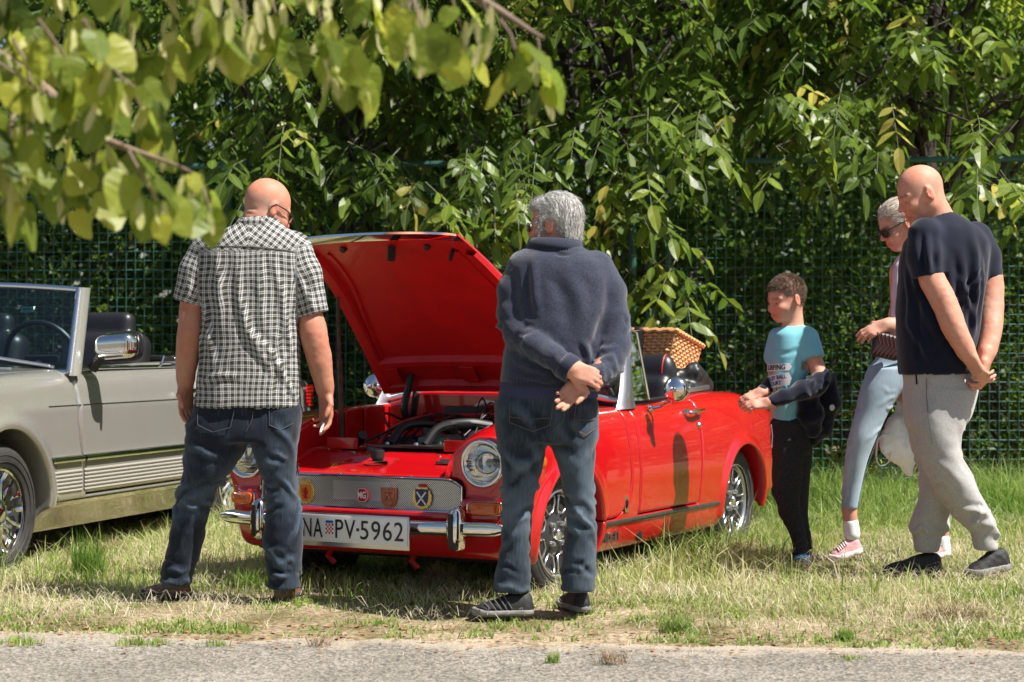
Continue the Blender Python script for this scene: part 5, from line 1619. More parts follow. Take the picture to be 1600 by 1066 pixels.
M_J1 = denim('denim_dark', (.008, .013, .024), (.085, .125, .18))
M_J2 = denim('denim_mid', (.014, .022, .034), (.125, .170, .22))
M_J3 = denim('denim_pale', (.20, .28, .36), (.42, .52, .60), .15)
M_THREAD = mat('stitch_thread', (.10, .075, .05), .8)
M_THREAD2 = mat('stitch_dark', (.045, .055, .065), .8)
M_PLAID = plaid_mat('plaid_cotton')
M_KNIT = knit_mat('navy_knit', (.017, .021, .038), (.050, .058, .090))
M_NAVYT = mat('navy_cotton', (.006, .009, .023), .8, var=.2, vscale=12, bump=.25, bscale=300, sheen=.2, spec=.15)
M_BLUET = mat('blue_undershirt', (.035, .038, .090), .85)
M_SWEAT = mat('grey_melange', (.30, .29, .28), .9, col2=(.46, .455, .45), vscale=210, detail=4, bump=.4, bscale=300, sheen=.25, spec=.1)
M_AQUA = mat('aqua_cotton', (.20, .52, .62), .85, var=.06, vscale=10, bump=.2, bscale=320, sheen=.2, spec=.15)
M_BOYP = mat('black_melange', (.008, .008, .009), .9, col2=(.055, .055, .06), vscale=150, detail=5, bump=.3, bscale=250, spec=.1, stretch=(1, 1, 2.5))
M_NAVYF = mat('navy_fleece', (.006, .008, .020), .9, var=.25, vscale=30, bump=.4, bscale=220, sheen=.3, spec=.1)
M_LILAC = mat('lilac_cotton', (.62, .50, .60), .85, var=.05, vscale=14, bump=.2, bscale=200, spec=.15)
M_BROWNSH = mat('brown_leather', (.13, .065, .040), .5, var=.3, vscale=30, bump=.3, bscale=120)
M_BLKSH = mat('black_mesh_shoe', (.014, .014, .015), .65, var=.3, vscale=60, bump=.6, bscale=300)
M_GRYSOLE = mat('grey_sole', (.20, .19, .18), .7, var=.2, vscale=30)
M_DKSOLE = mat('dark_sole', (.03, .03, .03), .7)
M_PINKSH = mat('pink_suede', (.62, .33, .34), .7, var=.1, vscale=30, bump=.3, bscale=200)
M_PINKSOLE = mat('pale_sole', (.66, .58, .56), .6)
M_SOCK = mat('white_sock', (.75, .75, .73), .9, bump=.3, bscale=250)
M_BOYSH = mat('navy_trainer', (.012, .02, .05), .6, var=.3, vscale=50)
M_GHAIR = mat('grey_hair', (.36, .35, .335), .5, col2=(.70, .68, .65), vscale=90, detail=5, bump=.5, bscale=160, bdist=.004)
M_BHAIR = mat('brown_hair', (.085, .052, .032), .6, col2=(.17, .11, .07), vscale=160, detail=5, bump=.4, bscale=260, bdist=.004)
M_BLOND = mat('blond_hair', (.34, .28, .22), .45, col2=(.60, .53, .45), vscale=60, detail=5, bump=.6, bscale=120, bdist=.004, stretch=(.25, 1, 1))
M_DKRIM = mat('dark_rim', (.02, .016, .014), .35)
M_THINRIM = mat('steel_rim', (.35, .34, .33), .3, .9)
M_CLEAR = glass_mat('spectacle_glass', (.92, .92, .92), .0, .03)
M_SUNG = mat('sunglass', (.012, .008, .008), .08)
M_PAPER = mat('paper_white', (.8, .8, .78), .8)
M_REDBAG = mat('bag_black', (.016, .012, .013), .45, bump=.3, bscale=120)

def wear_attr(zk, zspan, extra=0.0):
    def fn(V, N, D):
        wv = np.exp(-((V[:, 2] - zk) / zspan)**2) * .40 + .12 + extra
        wv = wv + np.clip(D * 45, -.22, .35) + .10 * vnoise(V, 14, 2)
        return {'wear': np.clip(wv, 0, 1)}
    return fn

# ------------------------------------------------------------------ man in the checked shirt
def man_checked():
    P = Person('man in a checked short-sleeved shirt and dark jeans, bald, smoking', 7.9, 375, .045, (.50, .265, .185))
    g = P.grid(.0062, 255, 530, 265, 700, .30)
    hc = P.p(419, 326, .02)
    T, Mh = head(g, hc, (.74, .52, -.40), (.30, .20, .95), 1.02)
    g.cap(T(-.030, 0, -.06), P.p(408, 372, -.01), .060, .066, k=.03)
    for dz in (-.040, -.062): g.chain([T(-.070, -.052, dz), T(-.098, 0, dz - .004), T(-.070, .052, dz)], [.0045] * 3, k=.007, sub=True)
    g.limb([P.p(380, 385), P.p(390, 500), P.p(388, 660)], (.15, .13, .12), (.08, .09, .08), k=.05)
    aL, rL = P.path([(318, 390, .01, .05), (303, 466, -.01, .047), (299, 505, -.02, .0465), (295, 541, -.01, .045), (291, 575, .0, .035), (290, 600, .01, .0275)])
    aR, rR = P.path([(460, 390, .01, .05), (484, 490, -.01, .046), (489, 519, -.02, .049), (498, 558, -.01, .046), (505, 592, .0, .034), (509, 614, .01, .028)])
    g.chain(*smooth_path(aL, rL), k=.02); g.chain(*smooth_path(aR, rR), k=.02)
    hand(g, aL[-1] + np.array([0, 0, -.004]), (.02, -.03, -1), (-.72, .55, 0), -1, (.30, .38, .46, .52), 1.0, thumb=(.30, .0))
    Ph = hand(g, aR[-1] + np.array([0, 0, -.004]), (.02, -.02, -1), (.66, .62, 0), 1, (.34, .30, .52, .60), 1.0, thumb=(.35, .05))
    fc = face_colour(T, Mh, 1.02, P.tone, .25)
    def vc(V, N, c):
        c = fc(V, c)
        L = (V - T(0, 0, 0)) @ Mh / 1.02
        fringe = (L[:, 0] < .02) & (L[:, 2] < .035) & (L[:, 2] > -.055) & (np.linalg.norm(L, axis=1) < .14) & (np.abs(L[:, 1]) < .079)
        w = (.42 * sstep(.035, .0, L[:, 2]) * fringe * (.7 + .5 * vnoise(V, 160, 2)))[:, None]
        c = c * (1 - w) + np.array([.36, .32, .30]) * w
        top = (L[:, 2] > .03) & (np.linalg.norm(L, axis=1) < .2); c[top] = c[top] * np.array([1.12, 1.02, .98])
        arm = V[:, 2] < P.p(0, 480)[2]; c[arm] = c[arm] * np.array([.92, .88, .86])
        return c
    P.start_body(g, vc)
    # shirt
    g = P.grid(.0080, 255, 530, 320, 660, .32)
    tr = P.rows([(340, 374, 436, .070, -.005), (352, 366, 444, .082), (362, 342, 455, .10), (375, 314, 474, .12), (395, 304, 482, .135), (440, 309, 475, .145), (507, 314, 469, .150), (552, 313, 469, .152), (600, 308, 469, .155), (638, 305, 469, .156)])
    g.zloft(tr, 2.4, cap=.012)
    sl_L, r1 = P.path([(326, 388, .0, .072), (308, 425, -.01, .070), (294, 472, -.01, .0625)])
    sl_R, r2 = P.path([(458, 388, .0, .072), (475, 430, -.01, .070), (490, 490, -.01, .0635)])
    for sp_, r_, x0_, x1_ in ((sl_L, r1, .12, .05), (sl_R, r2, .05, .12)):
        g.limb(sp_, r_, [q * 1.08 for q in r_], k=.03)
        dv = sp_[2] - sp_[1]; dv /= np.linalg.norm(dv)
        g.plane(sp_[2] + dv * .004, dv, .004, lo=sp_[2] - np.array([x0_, .14, .09]), hi=sp_[2] + np.array([x1_, .14, .09]))
    # hollow hem and cuffs
    hz = P.p(0, 638)[2]
    g.zloft(P.rows([(600, 313, 463, .145), (650, 312, 462, .146)]), 2.4, cap=.01, sub=True)
    rs = random.Random(5); paths = []; w = []; am = []
    by = back_y([tr], 2.4)
    def fold(pts, ww, aa):
        Q = []
        for a, b in pts:
            q = P.p(a, b); yy = by(q[0], q[2]); Q.append((q[0], yy if yy < 5 else 0, q[2]))
        paths.append(Q); w.append(ww); am.append(aa)
    fold([(378, 400), (382, 470), (395, 520), (420, 560), (440, 590)], .016, .013); fold([(430, 400), (445, 460), (452, 520), (462, 560)], .015, .011)
    fold([(400, 520), (425, 545), (445, 580), (450, 625)], .014, .012); fold([(462, 470), (448, 510), (430, 560), (420, 600)], .013, .010)
    fold([(322, 460), (330, 510), (340, 570)], .014, .010); fold([(345, 395), (350, 450), (352, 520)], .016, .009)
    fold([(440, 570), (455, 600), (466, 630)], .012, .010); fold([(316, 600), (350, 585), (390, 590)], .014, .006); fold([(310, 480), (318, 540), (314, 600)], .012, .008)
    fold([(465, 540), (440, 575), (425, 620)], .012, .009); fold([(415, 395), (412, 450), (418, 510)], .014, .008)
    for sp_ in (sl_L, sl_R):
        for i in range(4):
            o = np.array([rs.uniform(-.03, .03), -.06, rs.uniform(-.02, .02)]); paths.append([sp_[0] + o, sp_[1] + o * np.array([-1, 1.1, 1]), sp_[2] + o * np.array([.5, 1.1, 1])]); w.append(.013); am.append(rs.choice([.007, -.006, .008]))
    zt = P.p(0, 390)[2]
    def cl(V, N, D):
        u = np.zeros((len(V), 3))
        cx = float(np.mean([r[1] for r in tr]))
        th = np.arctan2(V[:, 0] - cx, -(V[:, 1]))
        uu = th * .165; vv = V[:, 2].copy()
        yoke = V[:, 2] > zt - .012
        a = .62 * np.sign(V[:, 0] - cx)
        uu2 = (V[:, 0] - cx) * np.cos(a) - (V[:, 2] - zt) * np.sin(a) * 1; vv2 = (V[:, 0] - cx) * np.sin(a) + (V[:, 2] - zt) * np.cos(a)
        uu = np.where(yoke, uu2, uu); vv = np.where(yoke, vv2, vv)
        for sp_, sg in ((sl_L, -1), (sl_R, 1)):
            ax = sp_[2] - sp_[0]; ax /= np.linalg.norm(ax)
            t = (V - sp_[0]) @ ax
            lim = P.p(316, 440)[0] if sg < 0 else P.p(467, 440)[0]
            m = (V[:, 0] * sg > lim * sg) & (V[:, 2] < P.p(0, 385)[2]) & (V[:, 2] > P.p(0, 500)[2])
            r_ = V - sp_[0] - t[:, None] * ax
            an = np.arctan2(r_ @ np.array([sg, 0, .2]), -r_[:, 1])
            uu = np.where(m, an * .07, uu); vv = np.where(m, t, vv)
        u[:, 0] = uu + 3 + .010 * vnoise(V, 9, 11) + D * .5; u[:, 1] = vv + 3 + .010 * vnoise(V, 9, 12) + D * .5
        return {'cl': u}
    sh = P.cloth('shirt', g, M_PLAID, paths, w, am, [(11, .004, (1, 1, .5), 3), (26, .0018, (1, 1, .7), 5)], cl)
    # stand collar
    gc = P.grid(.006, 340, 470, 315, 380, .2)
    gc.limb([P.p(404, 356, -.005), P.p(409, 338, .0)], (.092, .086), (.086, .080), k=.0, hint=(0, 1, 0))
    gc.plane(P.p(408, 331, .0), (-.22, -.25, 1), .003); gc.plane(P.p(404, 357), (.25, 0, -1), .01)
    gc.limb([P.p(404, 360, -.005), P.p(411, 326, .0)], (.078, .074), (.072, .070), sub=True)
    def clc(V, N, D):
        return {'cl': np.stack([np.arctan2(V[:, 0] - P.p(406, 340)[0], -V[:, 1]) * .09 + 3, V[:, 2] + 3.01, 0 * V[:, 0]], 1)}
    P.cloth('collar', gc, M_PLAID, attr=clc)
    stitch(P, 'yoke_seam', [tr], [(312, 391), (345, 387), (400, 388), (450, 393), (478, 399)], mat('seam_grey', (.10, .10, .09), .9), .0028, .002, sh, n=2.4)
    # jeans
    g = P.grid(.0080, 235, 500, 600, 935, .32)
    hip = P.rows([(612, 306, 469, .135), (640, 303, 470, .140), (665, 296, 468, .142), (690, 291, 463, .135)])
    lL = P.rows([(640, 304, 388, .125), (673, 293, 389, .128, .0), (700, 289, 381, .122, .0), (735, 287, 362, .108, .0), (762, 281, 341, .095, .01), (800, 272, 328, .088, .03), (830, 266, 320, .084, .04), (857, 261, 314, .080, .05), (887, 252, 306, .080, .06), (903, 252, 299, .080, .06), (914, 262, 297, .078, .06)])
    lR = P.rows([(640, 388, 470, .125), (678, 388, 465, .125, 0), (705, 396, 463, .116, -.01), (735, 405, 463, .102, -.01), (762, 415, 465, .094, .0), (800, 414, 470, .088, .0), (836, 413, 474, .085, .0), (877, 416, 472, .082, .01), (905, 419, 470, .082, .01), (919, 421, 469, .080, .01)])
    g.zloft(hip, 2.4, cap=.02); g.zloft(lL, 2.2, k=.02, cap=.008); g.zloft(lR, 2.2, k=.02, cap=.008)
    pa, w, am = [], [], []
    for rows, sd_ in ((lL, 1), (lR, 2)):
        for n_, zr, a_, w_, sl_ in ((11, (.02, .17), .012, .012, .35), (12, (.42, .62), .012, .012, 1.0), (11, (.66, .92), .010, .016, 1.8), (8, (.16, .45), .009, .016, 1.6)):
            a, b, c = leg_folds(P, rows, n_, sd_ * 31 + n_ + int(zr[0] * 50), zr, a_, w_, slope=sl_); pa += a; w += b; am += c
    j = P.cloth('jeans', g, M_J1, pa, w, am, [(9, .004, (1, 1, .6), 3), (30, .0015, (1, 1, 1), 7)], wear_attr(P.p(0, 775)[2], .10))
    rsets = [hip, lL, lR]
    for nm, pts in (('pocket_stitching', [(315, 640), (316, 662), (340, 673), (368, 666), (374, 640)]), ('pocket_stitching', [(427, 640), (427, 662), (444, 670), (462, 660), (465, 640)])):
        stitch(P, nm, rsets, pts, M_THREAD2, .0018, .006, j)
    stitch(P, 'seat_seam', rsets, [(403, 640), (401, 655), (392, 672)], M_THREAD2, .0018, .005, j)
    for c0, r0, r1 in ((P.p(0, 914)[2], 0, 0),): pass
    kx = P.k
    z0 = .0
    shoe(P, 'shoe', P.p(296, 914, .09) * np.array([1, 1, 0]) + np.array([0, 0, .0]), P.p(222, 914, .17) * np.array([1, 1, 0]), None, M_BROWNSH, M_DKSOLE, .046, .085)
    shoe(P, 'shoe', P.p(438, 925, -.03) * np.array([1, 1, 0]), P.p(462, 925, .23) * np.array([1, 1, 0]), None, M_BROWNSH, M_DKSOLE, .050, .085)
    glasses(P, T, Mh, 1.02, M_DKRIM, M_CLEAR)
    cg = empty('cigarette', (0, 0, 0)); bpy.data.objects.remove(cg)
    q = MB(); c0 = Ph(.120, .020, -.03); q.tube([c0, c0 + np.array([-.008, -.045, -.035])], .0045, 8)
    o = q.build('cigarette', M_PAPER); o.location = tuple(P.base); tag(o, 'white cigarette between the fingers of the bald man in checks', 'cigarette')
    return P
man_checked()

# ------------------------------------------------------------------ grey-haired man in the navy sweater
def man_sweater():
    P = Person('grey-haired man in a navy sweater and jeans, hands clasped behind his back', 7.55, 850, .045, (.55, .31, .23))
    g = P.grid(.0062, 760, 1000, 290, 660, .34)
    hc = P.p(866, 350, .03)
    f = (-.90, .42, -.08)
    T, Mh = head(g, hc, f, (-.03, 0, 1), 1.0)
    g.cap(T(-.03, 0, -.06), P.p(868, 405, .0), .058, .066, k=.03)
    g.limb([P.p(870, 430), P.p(868, 520), P.p(858, 610)], (.15, .14, .13), (.08, .09, .09), k=.05)
    aL, rL = P.path([(815, 425, .0, .045), (808, 515, -.03, .042), (845, 543, -.14, .038), (884, 570, -.215, .029), (893, 577, -.225, .0275)])
    aR, rR = P.path([(944, 425, .0, .045), (962, 540, -.06, .042), (940, 580, -.15, .036), (920, 592, -.185, .029), (912, 593, -.195, .028)])
    g.chain(*smooth_path(aL, rL), k=.02); g.chain(*smooth_path(aR, rR), k=.02)
    # right hand hangs open, palm to the viewer; left hand closes round its wrist
    hand(g, aR[-1], (-.62, -.10, -.62), (.12, .97, -.15), 1, (.34, .36, .42, .50), .98, thumb=(.3, .05), spread=.05)
    hand(g, aL[-1] + np.array([0, -.004, 0]), (.88, -.05, -.30), (.10, -.95, .25), 1, (.62, .70, .75, .80), .98, thumb=(.2, .2), spread=.04)
    fc = face_colour(T, Mh, 1.0, P.tone, .0, (.32, .30, .28))
    P.start_body(g, lambda V, N, c: fc(V, c))
    # hair: cap plus locks
    gh = P.grid(.006, 800, 925, 285, 400, .2)
    gh.ell(T(-.018, 0, .032), (.101, .082, .095), Mh)
    gh.ell(T(-.066, 0, -.038), (.036, .062, .066), Mh, k=.03)
    gh.ell(T(.056, 0, .080), (.034, .050, .026), Mh, k=.03)
    for q in (-1, 1): gh.cap(T(.020, q * .076, .02), T(.022, q * .075, -.030), .012, .008, k=.012)
    # cut the face and ears free
    c_, s_ = T(.085, 0, -.015), Mh
    gh.rbox(T(.105, 0, -.055), (.070, .11, .115), .03, Mh, k=.015, sub=True)
    for q in (-1, 1): gh.rbox(T(-.012, q * .095, -.035), (.024, .03, .045), .012, Mh, k=.01, sub=True)
    V, Q, N = gh.mesh()
    rg = np.random.default_rng(3)
    D = .0025 * vnoise(V @ Mh * np.array([.4, 1, 1]), 60, 3)
    ho = obj('hair', make_mesh('hair', V + N * D[:, None], Q, mats=[M_GHAIR]), P.body)
    idx = rg.choice(len(V), 4000)
    Lc = (V[idx] - T(0, 0, 0)) @ Mh
    comb = np.stack([-.8 + 0 * Lc[:, 0], .25 * np.sign(Lc[:, 1]), -.55 + 0 * Lc[:, 0]], 1)
    comb[:, 2] = np.where(Lc[:, 0] > -.02, -.15, -.9); comb[:, 0] = np.where(Lc[:, 0] < -.07, -.1, -.8)
    comb = comb @ Mh.T; comb = comb - N[idx] * (comb * N[idx]).sum(1)[:, None]
    dv = comb + N[idx] * .16 + rg.normal(0, .13, (len(idx), 3))
    V2, Q2 = strands('locks', P, V[idx], dv, rg.uniform(.018, .036, len(idx)), .0012, M_GHAIR, 2, .003, segs=2)
    o = obj('locks', make_mesh('locks', V2, Q2, mats=[M_GHAIR]), ho); o['kind'] = 'stuff'
    # sweater
    g = P.grid(.0080, 760, 1000, 360, 625, .36)
    tr = P.rows([(386, 826, 912, .085), (394, 818, 920, .095), (402, 806, 934, .11), (414, 799, 949, .128), (440, 797, 957, .145), (480, 797, 955, .155), (516, 794, 947, .157), (560, 787, 944, .154), (590, 783, 940, .150), (602, 785, 935, .143)])
    g.zloft(tr, 2.4, cap=.014)
    sL, r1 = P.path([(822, 420, .0, .074), (803, 455, -.01, .068), (801, 490, -.03, .062), (809, 519, -.06, .058), (833, 538, -.13, .052), (862, 557, -.185, .046), (886, 573, -.212, .046)])
    sR, r2 = P.path([(932, 420, .0, .074), (952, 455, -.01, .068), (959, 500, -.03, .062), (961, 545, -.065, .060), (950, 575, -.125, .052), (934, 588, -.165, .045), (917, 592, -.19, .046)])
    for sp_, r_ in ((sL, r1), (sR, r2)): g.limb(sp_, r_, r_, k=.018)
    g.zloft(P.rows([(585, 791, 930, .138), (620, 790, 930, .138)]), 2.4, cap=.01, sub=True)
    paths, w, am = [], [], []
    rs = random.Random(9)
    for sp_, r_ in ((sL, r1), (sR, r2)):
        # sleeve creases across the forearm and elbow
        for i in range(15):
            k = rs.uniform(2.0, 5.8); a = int(k); t = k - a
            c0 = sp_[a] + (sp_[min(a + 1, 6)] - sp_[a]) * t; ax = sp_[min(a + 1, 6)] - sp_[a]; Mf = frame(ax); a0 = rs.uniform(0, 6.28); rr = r_[a]
            paths.append([c0 + Mf @ np.array([rr * math.cos(a0 + s2), rr * math.sin(a0 + s2), .03 * s2 * rs.choice([-1, 1])]) for s2 in np.linspace(-.8, .8, 7)]); w.append(.011); am.append(rs.choice([.009, .008, -.007]))
    by = back_y([tr], 2.4)
    def fold(pts, ww, aa):
        Q = []
        for a, b in pts:
            q = P.p(a, b); yy = by(q[0], q[2]); Q.append((q[0], yy if yy < 5 else 0, q[2]))
        paths.append(Q); w.append(ww); am.append(aa)
    fold([(828, 400), (824, 440), (827, 480), (832, 505)], .018, -.007); fold([(835, 400), (832, 440), (836, 490)], .016, .007)
    fold([(938, 440), (932, 480), (925, 515), (914, 550)], .030, .004); fold([(940, 490), (930, 525), (918, 555)], .018, -.007); fold([(860, 420), (880, 470), (890, 530)], .03, -.006)
    fold([(880, 425), (905, 470), (910, 520)], .03, .006); fold([(800, 560), (830, 575), (860, 585)], .013, .008); fold([(795, 580), (830, 590), (870, 597)], .010, .006); fold([(905, 530), (918, 552), (920, 575)], .014, .010)
    fold([(868, 399), (878, 401), (888, 400)], .008, -.010)
    sw = P.cloth('sweater', g, M_KNIT, paths, w, am, [(8, .005, (1, 1, .7), 3), (24, .0018, (1, 1, 1), 5), (70, .0008, (1, 1, 1), 6)])
    # ribbed collar, hem band and cuffs
    ribm = mat('navy_rib', (.016, .020, .036), .9, col2=(.034, .040, .066), vscale=150, sheen=.3, spec=.1)
    def rib_ring(name, c0, ax, rx, ry, h0, n, amp=.0022, hint=None, splay=.0):
        q = MB(); Mf = frame(ax, hint); P_ = []
        for i in range(n * 2 + 1):
            a = 2 * math.pi * i / (n * 2); o = amp * (1 if i % 2 else -1)
            P_.append([np.asarray(c0) + Mf @ np.array([(rx + o + splay * (1 - 2 * t) * .5 + e) * math.cos(a), (ry + o + splay * (1 - 2 * t) * .5 + e) * math.sin(a), h0 * (t - .5)]) for t, e in ((0, -.010), (0, 0), (.5, .002), (1, 0), (1, -.010), (.9, -.012))])
        q.sheet(np.array(P_)); return q.build(name, ribm, sw, angle=180)
    rib_ring('collar', P.p(867, 385, .0), (.05, .06, 1), .108, .096, .050, 64, hint=(1, 0, 0), splay=.012)
    for sp_, o_, cr_ in ((sL, .006, .051), (sR, -.020, .047)): rib_ring('cuff', sp_[-1] + (sp_[-1] - sp_[-2]) / np.linalg.norm(sp_[-1] - sp_[-2]) * o_, sp_[-1] - sp_[-2], cr_, cr_, .05, 28)
    q = MB(); P_ = []
    hr = P.rows([(600, 785, 936, .146)])[0]
    for i in range(161):
        a = 2 * math.pi * i / 160; o = .002 * (1 if i % 2 else -1); ca, sa = math.cos(a), math.sin(a)
        e = (abs(ca)**2.4 + abs(sa)**2.4)**(-1 / 2.4)
        P_.append([(hr[1] + (hr[3] + o + gg) * ca * e, hr[2] + (hr[4] + o + gg) * sa * e, hr[0] + dz) for dz, gg in ((.03, -.004), (.025, .003), (-.012, .002), (-.014, -.008))])
    q.sheet(np.array(P_)); q.build('hem_band', ribm, sw, angle=180)
    g = P.grid(.0075, 760, 960, 585, 635, .25)
    g.zloft(P.rows([(590, 784, 934, .142), (612, 780, 934, .143), (622, 779, 934, .143)]), 2.4, cap=.006); 
    P.cloth('undershirt', g, M_BLUET, noise=[(14, .005, (1, 1, .4), 3)])
    # jeans
    g = P.grid(.0080, 750, 955, 600, 945, .32)
    hip = P.rows([(606, 781, 932, .132), (640, 774, 933, .140), (665, 775, 933, .140), (692, 778, 931, .130)])
    lL = P.rows([(630, 775, 858, .125), (677, 776, 858, .125), (700, 779, 853, .118), (735, 784, 846, .104), (771, 784, 836, .092), (814, 783, 831, .084), (849, 782, 830, .082), (885, 775, 830, .084), (905, 771, 830, .086), (924, 770, 830, .086)])
    lR = P.rows([(630, 856, 933, .125), (677, 857, 932, .125), (700, 862, 930, .116), (725, 871, 928, .106), (771, 881, 928, .092), (828, 884, 933, .084), (867, 879, 932, .084), (895, 877, 931, .085), (922, 876, 930, .085)])
    g.zloft(hip, 2.4, cap=.02); g.zloft(lL, 2.2, k=.02, cap=.008); g.zloft(lR, 2.2, k=.02, cap=.008)
    pa, w, am = [], [], []
    for rows, sd_ in ((lL, 5), (lR, 6)):
        for n_, zr, a_, w_, sl_ in ((8, (.02, .14), .010, .012, .35), (13, (.38, .62), .011, .012, 1.1), (11, (.62, .90), .009, .016, 1.9), (9, (.14, .4), .008, .014, .9)):
            a, b, c = leg_folds(P, rows, n_, sd_ * 31 + n_ + int(zr[0] * 50), zr, a_, w_, slope=sl_); pa += a; w += b; am += c
    j = P.cloth('jeans', g, M_J2, pa, w, am, [(9, .004, (1, 1, .6), 3), (30, .0014, (1, 1, 1), 7)], wear_attr(P.p(0, 790)[2], .11, .12))
    rsets = [hip, lL, lR]
    for pts in ([(797, 618), (796, 658), (832, 672), (858, 662), (866, 616)], [(899, 618), (894, 668), (914, 678), (929, 668), (931, 630)]): stitch(P, 'pocket_stitching', rsets, pts, M_THREAD, .0017, .006, j)
    stitch(P, 'pocket_band', rsets, [(797, 650), (830, 653), (858, 651)], M_THREAD, .0015, .006, j); stitch(P, 'pocket_band', rsets, [(895, 654), (929, 655)], M_THREAD, .0015, .006, j)
    stitch(P, 'seat_seam', rsets, [(884, 617), (880, 650), (862, 672)], M_THREAD, .0017, .005, j)
    fl_ = np.array([1, 1, 0.])
    shoe(P, 'shoe', P.p(832, 945, -.03) * fl_, P.p(738, 945, -.05) * fl_, None, M_BLKSH, M_GRYSOLE, .050, .092, stripes=mat('shoe_trim', (.09, .09, .09), .7))
    shoe(P, 'shoe', P.p(913, 935, .05) * fl_, P.p(880, 935, .27) * fl_, None, M_BLKSH, M_GRYSOLE, .050, .092)
    glasses(P, T, Mh, 1.0, M_THINRIM, M_CLEAR)
    return P
man_sweater()
